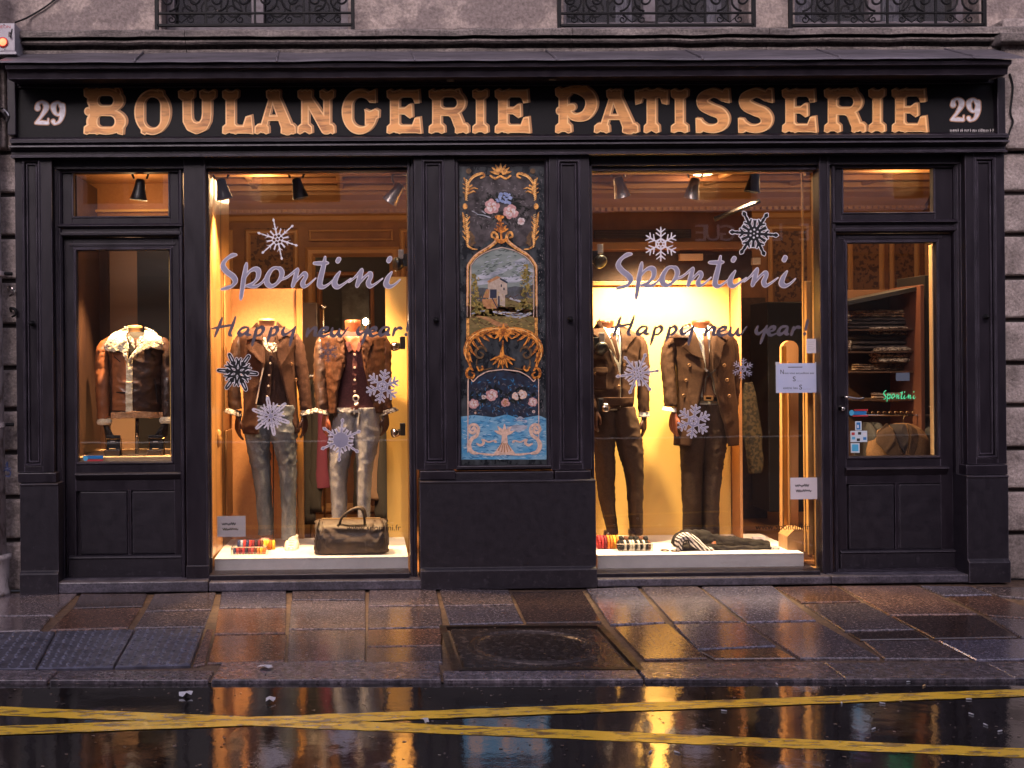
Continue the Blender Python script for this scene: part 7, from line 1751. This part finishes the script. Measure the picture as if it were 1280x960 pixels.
# ---------------- shearling jacket on a bust
Y5 = .40
def Z6(x, y): return 85 + x / 4.573, 380 + y / 4.573
zb5 = zf0
m5 = thing('bust_form', 'shearling lined brown leather jacket on a bust form in the side window', 'mannequin', (PX(168, Y5), Y5, zb5))
neck(m5, 168.6, 409, 424, 9.3, 10, Y5, SKINT, SKINT)
obj('stand_pole', tube([(*P(171.5, 500, Y5), .012), (*P(171, 571, Y5), .012)], 12), CHROME, m5, smooth=True)
obj('stand_foot', lathe(P(171, 572, Y5), [(.06, -.004), (.06, .002), (.02, .008), (.014, .02)], 20), CHROME, m5, smooth=True)
b5 = Torso([(415, 158, 180, .05), (422, 148, 190, .08), (435, 140, 200, .10), (460, 142, 198, .11), (500, 142, 197, .105), (512, 143, 196, .10)], Y5)
obj('shirt', b5.full(), DGREY, m5, smooth=True)
c5 = Torso([(416, 154, 184, .07), (421, 142, 198, .10), (430, 134, 205, .12), (455, 138, 202, .135), (490, 139, 201, .135), (518, 139, 201, .125)], Y5, folds(81, .006, 12))
j5 = obj('jacket', c5.shell([(416, 160, 178), (430, 163, 175), (448, 160, 162), (518, 159.5, 160)], off=.004), LEATH, m5, smooth=True, solid=.008)
obj('front_lit_leather', c5.drape(Sh().pg([(250, 275), (325, 280), (338, 400), (338, 612), (246, 610), (250, 400)]), Z6, .008, 7), TANL, m5, smooth=True, solid=.004)  # paler patch on the same jacket, lamp light put into the colour
def fluff(x, y): return .004 * nz(x * .09, y * .09, 2) + .008
obj('fur_collar', c5.drape(Sh().pg([(338, 128), (290, 150), (245, 190), (213, 245), (222, 268), (300, 272), (322, 282), (345, 335), (356, 250), (336, 190), (340, 160)]), Z6, .030, 5, lift=fluff), FUR, m5, smooth=True, solid=.02)
obj('fur_collar', c5.drape(Sh().pg([(425, 128), (470, 145), (508, 185), (532, 258), (470, 252), (430, 268), (392, 292), (345, 345), (372, 285), (408, 240), (432, 190), (428, 160)]), Z6, .030, 5, lift=fluff), FUR, m5, smooth=True, solid=.02)
obj('front_band', c5.drape(Sh().pg([(338, 325), (372, 300), (372, 618), (334, 640)]), Z6, .018, 5, lift=lambda x, y: .003 * nz(x * .05, y * .05)), FUR, m5, smooth=True, solid=.006)
obj('hem_band', c5.drape(Sh().pg([(243, 622), (390, 612), (530, 622), (530, 655), (390, 650), (245, 657)]), Z6, .014, 5, lift=fluff), FURT, m5, smooth=True, solid=.01)
obj('pocket_seam', c5.drape(Sh().st([(490, 430, 3), (500, 560, 3)]).st([(275, 505, 3), (330, 507, 3)]).st([(262, 300, 2.5), (300, 330, 2.5)]), Z6, .014, 3), LINING, m5, solid=.003)
obj('throat_strap', c5.drape(Sh().st([(478, 275, 6), (500, 292, 7)]), Z6, .03, 3), LEATH, m5, solid=.004)
obj('neck_tie', b5.drape(Sh().pg([(375, 195), (400, 195), (402, 240), (388, 270), (372, 235)]), Z6, .03, 5), TIEB, m5, smooth=True, solid=.004)
obj('shirt_collar', b5.drape(Sh().pg([(330, 175), (352, 215), (385, 262), (378, 205), (350, 180)]).pg([(440, 175), (420, 210), (392, 262), (392, 205), (415, 180)]), Z6, .034, 5), CHECK, m5, smooth=True, solid=.003)
sleeve([(140, 425, 0, 6), (130, 437, 0, 9), (128, 460, -.01, 8.8), (128.5, 490, -.03, 8.4), (129.5, 518, -.04, 7.6), (130, 522, -.04, 7.4)], Y5, TANL, m5, 84, .008)  # lit-side sleeve painted in the paler leather
sleeve([(200, 425, 0, 6), (208, 437, 0, 8.5), (209, 460, 0, 8.2), (209.5, 490, -.02, 8), (210, 516, -.03, 7.4), (210, 520, -.03, 7.2)], Y5, LEATH, m5, 85, .008)
for u, v in ((130.5, 527), (209, 525)): obj('fur_cuff', tube([(*P(u, v - 4, Y5 - .04), .040), (*P(u, v, Y5 - .04), .050), (*P(u, v + 4, Y5 - .04), .044)], 20, 8, disp=lambda a, t, p: .006 * nz(a * 3, t * 6, p.x * 9)), FUR, m5, smooth=True)
put_hand(m5, 133, 533, Y5 - .04, DGREY, -1, .5, -.14, .98); put_hand(m5, 206, 531, Y5 - .04, DGREY, 1, -.5, .18, .98)

# ================================================================ things on the platforms
HOLD = mat('khaki_canvas', (0.058, 0.034, 0.021), (0.022, 0.013, 0.009), rough=.6, scale=9, bump=.5, bscale=260, bdist=.002, bump2=(1.0, 9, .02), detail=8)
bag = thing('travel_bag', 'worn brown canvas holdall standing on the platform in the left window', 'bag', (PX(438, .32), .32, ZP1))
yb_ = .34; z0 = ZP1 + .004; z1_ = PZ(652, .30, 438); xa, xb = PX(393, .30, 670), PX(485, .30, 670); cxb = (xa + xb) / 2; w_ = (xb - xa) / 2
ff = folds(91, .014, 12, 3)
rows = [(z0, cxb, yb_, w_ * .96, .10), (z0 + .02, cxb, yb_, w_ * 1.0, .115), (z0 + (z1_ - z0) * .5, cxb, yb_, w_ * .99, .115), (z0 + (z1_ - z0) * .85, cxb, yb_ + .005, w_ * .97, .09), (z1_, cxb, yb_ + .01, w_ * .94, .05), (z1_ + .01, cxb, yb_ + .01, w_ * .9, .02)]
obj('bag_body', loft(rows, 40, 90, lambda a, z, t: ff(a, z) * (.3 + t), pw=.36), HOLD, bag, smooth=True)
for s_ in (-1, 1):
    obj('end_piping', tube([(cxb + s_ * w_ * .93, yb_ - .115, z0 + .015, .006), (cxb + s_ * w_ * .95, yb_ - .112, z0 + .10, .006), (cxb + s_ * w_ * .92, yb_ - .09, z1_ - .02, .006), (cxb + s_ * w_ * .86, yb_ - .04, z1_ + .012, .006)], 8, 14), HOLD, bag, smooth=True)
hp = lambda yy: [(*P(424, 657, .28), .008), (*P(428, 646, .27 + yy), .008), (*P(440, 637, .27 + yy), .009), (*P(451, 636, .27 + yy), .009), (*P(455, 645, .27 + yy), .009), (*P(456, 658, .28), .008)]
obj('bag_handle', tube(hp(0), 10, 24), HOLD, bag, smooth=True); obj('bag_handle', tube([(a + .01, b + .14, c - .012, r) for a, b, c, r in hp(0)], 10, 24), HOLD, bag, smooth=True)
obj('handle_tab', tube([(*P(422, 664, .262), .012), (*P(423, 655, .265), .010)], 6), HOLD, bag); obj('zip', tube([(cxb - w_ * .8, yb_ + .01, z1_ + .014, .005), (cxb + w_ * .8, yb_ + .01, z1_ + .014, .005)], 6), BRASS, bag)
# rolled ties
def tcol(n, c): return cloth('tie_' + n, c, tuple(q * .7 for q in c), scale=120)
TC = {'navy': (.03, .04, .12), 'red': (.42, .04, .05), 'wine': (.16, .02, .03), 'dark': (.03, .02, .03), 'yellow': (.75, .45, .05), 'orange': (.65, .18, .03), 'black': (.012, .012, .014), 'white': (.6, .55, .5), 'pale blue': (.25, .33, .5), 'brown': (.12, .05, .03)}
def tie_roll(u, v0, v1, y, cname, lab, grp, tiltx=.25, w=3.2):
    z0_, z1__ = PZ(v1, y, u), PZ(v0, y, u); r = (z1__ - z0_) / 2; x = PX(u, y, v1); th = w / SC(y) / 2
    t = tube([(x - th + tiltx * 0, y, z0_ + r, r * .86), (x - th * .8, y, z0_ + r, r), (x + th * .8, y, z0_ + r, r), (x + th, y, z0_ + r, r * .86)], 22)
    o = obj('rolled_tie', t, tcol(cname, TC[cname]), smooth=False, bevel=.001); tag(o, lab, 'tie', grp); return o
ORD = ['first', 'second', 'third', 'fourth', 'fifth', 'sixth', 'seventh', 'eighth', 'ninth', 'tenth', 'eleventh', 'twelfth', 'thirteenth']
seqL = ['navy', 'pale blue', 'red', 'navy', 'red', 'wine', 'dark', 'wine', 'brown', 'yellow', 'yellow', 'orange', 'yellow']
for k, c in enumerate(seqL):
    tie_roll(299 + k * 3.6, 675, 689, .50, c, 'rolled %s tie, %s in the back row at the left mannequin feet' % (c, ORD[k]), 'rolled ties in the left window')
for k, c in enumerate(['navy', 'red', 'wine', 'red', 'dark', 'wine', 'red', 'brown', 'orange', 'yellow', 'orange']):
    tie_roll(293.5 + k * 3.7, 684, 695.5, .33, c, 'rolled %s tie, %s in the front row at the left mannequin feet' % (c, ORD[k]), 'rolled ties in the left window')
for k, c in enumerate(['red', 'red', 'wine', 'orange', 'orange', 'yellow', 'orange']):
    tie_roll(748 + k * 3.8, 669, 688, .42, c, 'rolled %s tie, %s in the warm coloured row beside the window post' % (c, ORD[k]), 'rolled ties in the right window')
for k, c in enumerate(['black', 'black', 'white', 'black', 'white', 'white', 'black', 'white', 'black', 'white', 'black', 'brown']):
    tie_roll(774 + k * 3.35, 675, 689, .32, c, 'rolled %s tie, %s in the clear tray under the short jacket' % (c, ORD[k]), 'rolled ties in the right window', w=2.9)
for k, c in enumerate(['black', 'brown', 'black', 'black', 'brown', 'black']):
    tie_roll(776 + k * 6.2, 670, 678, .45, c, 'rolled %s tie, %s in the row behind the clear tray' % (c, ORD[k]), 'rolled ties in the right window', w=5)
ACR = GLASS
for (u0, u1, v0, v1, y, lab) in ((289, 333, 686, 697, .27, 'clear tie tray at the feet of the pea coat mannequin'), (771, 816, 680, 691, .26, 'clear tie tray in the right window')):
    t = thing('tie_tray', lab, 'tray', (PX((u0 + u1) / 2, y), y, ZP1 if u0 < 600 else ZP2)); zb_ = ZP1 if u0 < 600 else ZP2
    obj('front_wall', box(PX(u0, y, 690), PX(u1, y, 690), y, y + .003, zb_ + .001, zb_ + .05), ACR, t); obj('side_wall', box(PX(u0, y, 690) - .003, PX(u0, y, 690), y, y + .22, zb_ + .001, zb_ + .05), ACR, t); obj('side_wall', box(PX(u1, y, 690), PX(u1, y, 690) + .003, y, y + .22, zb_ + .001, zb_ + .05), ACR, t)
    obj('rim', tube([(PX(u0, y, 690), y, zb_ + .052, .0022), (PX(u1, y, 690), y, zb_ + .052, .0022)], 6), PEARL, t)
# folded dark garment with striped lining
BG = cloth('charcoal_garment', (0.010, 0.008, 0.008), (0.02, .015, .014), scale=9, bump2=(1, 14, .015))
STR = mat('striped_lining', (.6, .55, .55), (.03, .03, .04), rough=.8, scale=1)
def stripes(name, ax, freq):
    m = bpy.data.materials.new(name); m.use_nodes = True; n, l = m.node_tree.nodes, m.node_tree.links
    tc = n.new('ShaderNodeTexCoord'); w = n.new('ShaderNodeTexWave'); w.bands_direction = ax; w.inputs['Scale'].default_value = freq; w.inputs['Distortion'].default_value = 1.2; w.inputs['Detail Scale'].default_value = 3
    c = n.new('ShaderNodeValToRGB'); c.color_ramp.elements[0].position = .48; c.color_ramp.elements[0].color = (.03, .025, .03, 1); c.color_ramp.elements[1].position = .54; c.color_ramp.elements[1].color = (.6, .55, .55, 1)
    l.new(tc.outputs['Object'], w.inputs[0]); l.new(w.outputs[0], c.inputs[0]); l.new(c.outputs[0], n['Principled BSDF'].inputs['Base Color']); n['Principled BSDF'].inputs['Roughness'].default_value = .8
    return m
STRX = stripes('striped_cuff', 'X', 38); STRD = stripes('striped_lining', 'DIAGONAL', 22)
fg = thing('folded_jacket', 'dark jacket lying folded on the platform with striped lining and striped cuff showing', 'jacket', (PX(905, .35), .35, ZP2))
def lump(path, y, m, name, amp, n=30, rings=46, flat=.8, seed=1):
    pts = [(*P(u, v, y + dy), r / SC(y)) for u, v, dy, r in path]
    return obj(name, tube(pts, n, rings, disp=lambda a, t, p: amp * (noise.noise(Vector((p.x * 14 + seed, a * 1.3, math.sin(a) * 2))) + .6 * noise.noise(Vector((p.x * 34, a * 3, seed)))), flat=flat), m, fg, smooth=True)
lump([(843, 683, .05, 5), (850, 677, .05, 11), (868, 675, .05, 12.5), (890, 677, .06, 10), (920, 680, .06, 8), (950, 682, .05, 7.5), (962, 683.5, .04, 6)], .40, BG, 'body', .022)
lump([(846, 688, 0, 3.5), (862, 686, 0, 6), (884, 686, 0, 5.5), (905, 686, 0, 4), (940, 687, 0, 4.5), (963, 687, 0, 4.5)], .30, BG, 'sleeve', .014, seed=5)
lump([(962.5, 686.5, 0, 4.8), (967, 687, 0, 5.3), (973, 688, 0, 5.0)], .30, STRX, 'striped_cuff', .002, rings=8)
p = P(857, 679, .27)
obj('striped_collar', tube([(*P(849, 690, .27), .012), (*P(850, 676, .27), .030), (*P(858, 672, .27), .028), (*P(868, 678, .27), .030), (*P(880, 686, .27), .020), (*P(893, 688, .27), .006)], 20, 26, disp=lambda a, t, p: .006 * math.sin(a * 5), flat=.45), STRD, fg, smooth=True)
obj('inner_fold', tube([(*P(853, 686, .245), .004), (*P(855, 677, .245), .005), (*P(860, 676, .245), .005), (*P(863, 684, .245), .004)], 8, 16), BG, fg, smooth=True)
tag(obj('folded_card', rect(941, 671, 956, 676, .6, .62), PAPR, bevel=.002), 'small pale card behind the folded dark jacket', 'card')
bt = tag(obj('bracelet', MB().add(tube([(PX(831 + 5 * math.cos(a), .28, 691), .28 + .03 * math.sin(a), ZP2 + .005, .0035) for a in [i * math.pi / 8 for i in range(17)]], 6)).vf(), LEATH), 'thin leather bracelet lying on the white platform', 'bracelet', 'bracelets')
tag(obj('bracelet', MB().add(tube([(PX(844 + 5 * math.cos(a), .26, 691), .26 + .03 * math.sin(a), ZP2 + .005, .0035) for a in [i * math.pi / 8 for i in range(17)]], 6)).vf(), LEATH), 'second leather bracelet, beside the folded jacket', 'bracelet', 'bracelets')

# suit jacket hanging behind the door glass
Y6 = .42
def Z7(x, y): return 1040 + x / 5.33, 400 + y / 5.33
hj = thing('hanging_jacket', 'tan suit jacket on a hanger behind the shop door glass', 'jacket', (PX(1120, Y6), Y6, PZ(600, Y6)))
TANW = cloth('tan_wool', (0.17, 0.085, 0.036), (0.12, .06, .026), bump2=(.3, 14, .01)); TAND = cloth('tan_wool_lapel', (0.05, 0.025, 0.013), (0.035, .018, .009))
c6 = Torso([(529, 1120, 1136, .03), (533, 1108, 1146, .05), (539, 1095, 1154, .07), (551, 1087, 1160, .09), (566, 1084, 1161, .10), (585, 1085, 1160, .10), (610, 1085, 1160, .10)], Y6, folds(95, .005, 9))
obj('jacket_body', c6.full(30, 40), TANW, hj, smooth=True)
obj('lapel', c6.drape(Sh().pg([(415, 690), (345, 750), (325, 820), (380, 900), (490, 935), (450, 830), (430, 740)]), Z7, .022, 6), TAND, hj, smooth=True, solid=.005)
obj('lapel', c6.drape(Sh().pg([(535, 695), (590, 735), (590, 800), (545, 915), (500, 935), (530, 800)]), Z7, .022, 6), TAND, hj, smooth=True, solid=.005)
obj('hanger', tube([(*P(1110, 541, Y6), .010), (*P(1120, 533, Y6), .012), (*P(1129, 530, Y6), .010), (*P(1138, 533, Y6), .012), (*P(1147, 541, Y6), .010)], 10, 18), DKWOOD, hj, smooth=True)
obj('inner_lining', c6.drape(Sh().pg([(435, 700), (530, 700), (525, 800), (492, 900), (455, 820)]), Z7, .008, 6), LINING, hj, smooth=True, solid=.003)
obj('hanger_hook', tube([(*P(1129, 531, Y6), .003), (*P(1129, 524, Y6), .003), (*P(1131, 519, Y6), .003)], 6), BRASS, hj)
for k, (u, lab) in enumerate(((1094, 'dark jacket on a black hanger left of the tan jacket'), (1083, 'second dark jacket on the rail behind the card stickers'), (1154, 'dark jacket at the right end of the rail behind the door'))):
    cc = Torso([(528, u - 3, u + 3, .05), (536, u - 7, u + 7, .12), (550, u - 8, u + 8, .16), (600, u - 8, u + 8, .17)], Y6 + .12, folds(u, .006, 9))
    tag(obj('dark_jacket', cc.full(20, 24), DGREY, smooth=True), lab, 'jacket', 'dark jackets on the rail')

# ================================================================ lamps in the windows
BLK = mat('black_lamp_metal', (0.012, 0.011, 0.012), rough=.35, metal=.3)
PALM = mat('pale_lamp_metal', (0.35, 0.30, 0.28), rough=.3, metal=.6)
HOT = mat('lamp_glow', (1, .8, .5), emit=(1, .70, .38), estr=14)
def spotlight(u, v, y, target, energy, size, lab, m=BLK, ztop_=2.8, color=(1, .62, .30), L=.125, r=.052, blend=.6, soft=.04):
    """bell-shaped spot: (u,v) is the middle of its mouth"""
    p = P(u, v, y); t = Vector(target); d = (t - p).normalized(); base = p - d * L
    root = thing('window_spotlight', lab, 'spotlight', tuple(base + Vector((0, 0, .05))), 'spotlights under the shop ceiling')
    obj('lamp_housing', lathe(base, [(.001, -.012), (.022, -.010), (.030, 0), (.034, L * .3), (.044, L * .65), (r, L * .97), (r + .003, L), (r - .004, L), (.04, L * .62)], 26, d), m, root, smooth=True)
    obj('lamp_face', lathe(base, [(.0008, L * .84), (r * .80, L * .84)], 22, d), HOT, root)
    obj('bracket', tube([(base.x - .04, base.y, base.z + .01, .007), (base.x - .05, base.y, base.z + .07, .007), (base.x + .05, base.y, base.z + .07, .007), (base.x + .04, base.y, base.z + .01, .007)], 8, 18), m, root)
    obj('ceiling_stem', tube([(base.x, base.y, base.z + .07, .012), (base.x, base.y, max(base.z + .12, ztop_), .012)], 10), m, root)
    ld = bpy.data.lights.new('spot', 'SPOT'); ld.energy = energy; ld.spot_size = R(size); ld.spot_blend = blend; ld.color = color; ld.shadow_soft_size = soft
    lo = bpy.data.objects.new('spot', ld); COL.objects.link(lo); lo.parent = root; lo.location = p + d * .012 - ORG[root.name]
    lo.rotation_euler = d.to_track_quat('-Z', 'Y').to_euler()
    return root
T = lambda u, v, y: P(u, v, y)
spotlight(173, 250, .215, T(150, 480, .28), 420, 52, 'black bell spotlight glowing behind the transom of the side window', soft=.03, r=.055, ztop_=2.64)
fill_light = bpy.data.lights.new('transom_fill', 'POINT'); fill_light.energy = 3.0; fill_light.color = (1, .6, .28); fill_light.shadow_soft_size = .05  # added fill light, warms the box behind the transom
so = bpy.data.objects.new('transom_fill', fill_light); COL.objects.link(so); so.location = P(175, 254, .36)
spotlight(281, 249, .33, T(345, 560, .46), 360, 80, 'black bell spotlight at the top left corner of the left window')
spotlight(376, 248, .35, T(450, 560, .42), 360, 84, 'black bell spotlight in the top middle of the left window')
spotlight(487, 252, .33, T(330, 480, .80), 170, 90, 'pale metal bell spotlight at the top right of the left window', PALM)
spotlight(778, 246, .33, T(850, 540, .74), 390, 90, 'pale metal bell spotlight at the top left of the right window', PALM, color=(1, .74, .40))
spotlight(864, 248, .33, T(800, 560, .80), 390, 90, 'pale metal bell spotlight in the top middle of the right window', PALM, color=(1, .74, .40))
spotlight(940, 240, .4, T(880, 600, .5), 200, 80, 'black spotlight behind the black snowflake in the right window', color=(1, .64, .32))
spotlight(1100, 192, .42, T(1112, 470, .58), 150, 100, 'added unseen spotlight above the shelves behind the shop door', ztop_=2.88)  # added lamp hidden behind the door header, brightens the shelves
def area(loc, tgt, e, sx, sy, c, name):
    ld = bpy.data.lights.new(name, 'AREA'); ld.energy = e; ld.shape = 'RECTANGLE'; ld.size = sx; ld.size_y = sy; ld.color = c
    lo = bpy.data.objects.new(name, ld); COL.objects.link(lo); lo.location = loc; lo.rotation_euler = (Vector(tgt) - Vector(loc)).to_track_quat('-Z', 'Y').to_euler(); return lo
# unseen ceiling lights, added to warm the shop interior
for k, (u, y, e) in enumerate(((330, 1.7, 15), (620, 1.8, 8), (880, 1.9, 9), (1130, 1.6, 14))):
    x = PX(u, y); z = zc - .02
    t = thing('added_downlight', 'added unseen fill lamp at the ceiling deep in the shop, number %s from the left' % ('one', 'two', 'three', 'four')[k], 'ceiling lamp', (x, y, z))
    obj('trim_ring', lathe((x, y, z - .014), [(.075, 0), (.085, .004), (.085, .014), (.07, .014)], 22), PALM, t)
    obj('diffuser', lathe((x, y, z - .010), [(.0008, 0), (.072, 0)], 22), HOT, t)
    ld = bpy.data.lights.new('fill_downlight', 'POINT'); ld.energy = e; ld.color = (1, .58, .26); ld.shadow_soft_size = .12
    lo = bpy.data.objects.new('fill_downlight', ld); COL.objects.link(lo); lo.parent = t; lo.location = (0, 0, -.12)
# clamp lamps on the jambs
def clamp_lamp(u, v, y, lab, big=False, direction=(-1, -.3, -.1)):
    p = P(u, v, y); d = Vector(direction).normalized(); t = thing('clamp_lamp', lab, 'lamp', tuple(p), 'clamp lamps at the window jambs')
    r = .03 if not big else .045
    obj('lamp_head', lathe(p, [(.001, -.035), (r * .6, -.03), (r, 0), (r * 1.05, .02), (r * .8, .03), (.001, .032)], 22, d), CHROME if not big else BLK, t, smooth=True)
    q = P(u + (9 if direction[0] < 0 else -5), v - 4, y)
    obj('clamp', box(q.x - .022, q.x + .014, y - .02, y + .02, q.z - .04, q.z + .045), BLK, t, bevel=.006)
    obj('arm', tube([(p.x, y, p.z + .01, .009), (q.x, y, q.z, .009)], 8), BLK, t)
clamp_lamp(495, 433, .5, 'small chrome clamp lamp at the height of the new year greeting, left window'); clamp_lamp(495, 541, .5, 'lower small chrome clamp lamp on the cream board, left window')
clamp_lamp(498, 330, .4, 'large black clamp lamp at the end of the script word, left window', True)
clamp_lamp(749, 326, .35, 'black clamp lamp at the left edge beside the script word, right window', True, (.3, -.8, -.5)); clamp_lamp(751, 434, .35, 'black clamp lamp in front of the short jacket, right window', True, (.2, -.8, -.6)); clamp_lamp(756, 510, .35, 'chrome clamp lamp at the hip of the short jacket mannequin', False, (.3, -.9, .2))
for u, v, y in ((501, 318, .38), (750, 311, .33), (752, 422, .33)):
    tag(obj('lamp_bracket', rect(u - 3, v - 6, u + 4, v + 6, y, y + .03), PALM, bevel=.003), {318: 'pale bracket above the large clamp lamp in the left window', 311: 'pale bracket above the upper clamp lamp in the right window', 422: 'pale bracket above the lower clamp lamp in the right window'}[v], 'bracket')

# ================================================================ things on the building
pipe = thing('drainpipe', 'pale peeling drainpipe with clamps and scrawled marks at the left edge', 'drainpipe', (PX(2, -.1), -.1, 0))
PIPEM = mat('peeling_white_paint', (0.34, 0.30, 0.31), (0.12, 0.095, 0.09), rough=.7, scale=18, contrast=(.48, .62), bump=.6, bscale=50, bdist=.004, detail=12, stretch=(1, 1, .5))
xp = PX(0, -.06, 560)
obj('pipe', tube([(xp - .03, -.06, .24, .062), (xp - .045, -.06, 2.05, .062), (xp - .07, -.06, 5.2, .062)], 24), PIPEM, pipe, smooth=True)
obj('cast_foot', tube([(xp - .02, -.06, 0.0, .075), (xp - .02, -.06, .02, .075), (xp - .02, -.06, .05, .068), (xp - .02, -.06, .21, .070), (xp - .02, -.06, .225, .082), (xp - .02, -.06, .25, .082)], 24), PIPEM, pipe, smooth=True)
for v in (342, 531):
    z = PZ(v, -.06, 5); obj('pipe_clamp', tube([(xp - .03, -.06, z - .014, .067), (xp - .03, -.06, z + .014, .067)], 24), PIPEM, pipe); obj('clamp_bolt', tube([(xp + .03, -.06, z, .010), (xp + .075, -.03, z, .012)], 8), IRON, pipe)
SIMP[0] = .03
s = Sh().st([(3, 583, .9), (5, 579, .9), (5, 590, .9)]).st([(1, 590, .9), (5, 588, .9), (9, 592, .9), (7, 597, .9), (3, 596, .9)], m=14).st([(2, 586, .9), (9, 587, .9)])
vs, fs = decal(s, -.13, .0006, .4); cxp = xp - .038
obj('scrawl', ([(x, -.06 - math.sqrt(max(1e-5, .0628 ** 2 - (x - cxp) ** 2)) - .0004 * (k % 2), z) for k, (x, y, z) in enumerate(vs)], fs), mat('scrawl_blue', (.02, .03, .10), rough=.5), pipe)
for u, v in ((14, 361), (17, 387)):
    p = P(u, v, .0); tag(obj('iron_hook', tube([(p.x - .03, .05, p.z - .01, .007), (p.x - .02, -.0, p.z + .01, .008), (p.x + .015, -.02, p.z, .010), (p.x + .02, -.02, p.z - .03, .007), (p.x - .01, .0, p.z - .045, .006)], 8, 16), CHROME if v == 361 else IRON), 'old iron hook on the left stone pier, %s of two' % ('upper' if v == 361 else 'lower'), 'hook', 'hooks on the left pier')
p = P(3, 138, -.06); tag(obj('hose_fitting', tube([(p.x - .05, 0, p.z, .014), (p.x, -.05, p.z, .018), (p.x + .03, -.05, p.z - .03, .014), (p.x + .02, -.05, p.z - .07, .010)], 10, 14), CHROME), 'small metal fitting on the wall left of the sign', 'fitting')
# switch box
BOXM = mat('grey_switch_box', (0.36, 0.34, 0.38), (0.26, .24, .28), rough=.45, scale=20)
sb = thing('neon_switch_box', 'grey metal switch box marked NEON with a glowing red lamp at the top left corner', 'switch box', (PX(0, -.12), -.12, PZ(66, -.12, 8)))
obj('box_body', rect(-24, 29, 18.5, 64, -.13, .15), BOXM, sb, bevel=.004); obj('box_base', rect(-26, 64.3, 20.5, 68, -.145, .15), BOXM, sb, bevel=.003)
YX = -.1305
obj('box_lettering', text_px('NEON', -3, 35.3, 3.6, YX, .001, width=16), mat('box_red_print', (.30, .03, .05), rough=.5), sb)
p = P(4, 53, YX); obj('lamp_bezel', lathe(p, [(.031, 0), (.031, .008), (.024, .012)], 24, (0, -1, 0)), mat('red_bezel', (.35, .04, .04), rough=.4), sb)
obj('red_lamp', lathe(p, [(.023, .010), (.018, .017), (.0006, .020)], 20, (0, -1, 0)), mat('red_lamp_lit', (.9, .1, .05), emit=(1, .07, .03), estr=5), sb, smooth=True)
obj('toggle_switch', tube([(*P(12, 41, YX), .008), (*P(11.5, 45, YX - .03), .006)], 10), CHROME, sb); obj('switch_bat', tube([(*P(15, 36, YX - .002), .003), (*P(13, 47, YX - .006), .003)], 6), IRON, sb)
for u, v in ((5, 31), (6, 62)): obj('screw', lathe(P(u, v, YX), [(.004, 0), (.003, .002), (.0004, .002)], 8, (0, -1, 0)), IRON, sb)
tag(obj('cable', tube([(*P(19, 28, .0), .006), (*P(34, 22, .14), .006), (*P(56, 9, .155), .006), (*P(78, -8, .155), .006), (*P(120, -40, .155), .006)], 6, 30), IRON), 'thin black cable rising across the render from the switch box', 'cable')
tag(obj('cable', tube([(*P(1262, 92, -.02), .006), (*P(1266, 110, -.02), .006), (*P(1263, 140, -.025), .006), (*P(1266, 152, -.025), .006), (*P(1262, 164, -.02), .006), (*P(1258, 178, -.02), .006)], 6, 40), IRON), 'thin dark cable hanging down the stone beside the right end of the sign', 'cable')

# ================================================================ the other side of the street (seen only as a reflection in the glass)
YO = -12.6
opp = thing('opposite_building', 'pale building with a dark shop across the street, seen reflected in the glass', 'building', (3, YO, 0))
OPW = mat('pale_opposite_render', (0.66, 0.60, 0.62), (0.5, 0.45, 0.48), rough=.85, scale=2, bump=.4, bscale=12); OPD = mat('opposite_shop_paint', (0.055, 0.03, 0.028), rough=.5)
obj('shop_base', box(-16, 22, YO - .5, YO, 0, 3.2), OPD, opp); obj('shop_fascia', box(-16, 22, YO - .5, YO + .05, 3.2, 3.95), mat('opposite_fascia', (.12, .06, .05), rough=.5), opp)
obj('string_course', box(-16, 22, YO - .5, YO + .14, 3.95, 4.15), OPW, opp)
ox = [(-8.0, -6.6), (-4.9, -3.5), (-1.8, -.4), (2.6, 4.0), (5.75, 6.95), (9.4, 10.8), (13, 14.4)]
xx = [-16]
for a, b in ox: xx += [a, b]
xx.append(22)
for i in range(0, len(xx), 2): obj('upper_wall', box(xx[i], xx[i + 1], YO - .5, YO, 4.151, 8.2), OPW, opp)
for a, b in ox:
    w = obj('opposite_window', box(a, b, YO - .4, YO - .3, 4.151, 6.4), BLACKP, opp); obj('glazing_bar', box((a + b) / 2 - .04, (a + b) / 2 + .04, YO - .3, YO - .26, 4.151, 6.4), FRAMEW, w)
    obj('window_head', box(a, b, YO - .5, YO, 6.401, 8.2), OPW, opp)
for a, b in ((-9, -5), (-4, 0), (1, 5), (6, 9.5), (10.5, 14)): obj('shop_pane', box(a, b, YO + .0, YO + .02, .6, 2.9), mat('opposite_shop_glass', (.03, .03, .035), rough=.05), opp)
OLET = mat('opposite_letters', (.75, .7, .72), rough=.5)
kx = (7.1 + .11 + .11 - YO) / F_PX
for s_, u in (('LA', 1166), ('CH', 1104), ('E', 1017), ('L', 982), ('G', 924), ('U', 904), ('E', 886)):
    x = (u - 455) * kx; vs, fs = text_vf(s_, .42, .01, sx=1.05)
    vs = [(x - a, YO + .06 + c, 3.44 + b) for a, b, c in vs]
    obj('opposite_letter', (vs, fs), OLET, opp)
obj('far_pavement', ([(-30, -12.5, -.03), (30, -12.5, -.03), (30, -11, -.03), (-30, -11, -.03)], [(0, 1, 2, 3)]), MATS['slab_grey'], kind='structure')
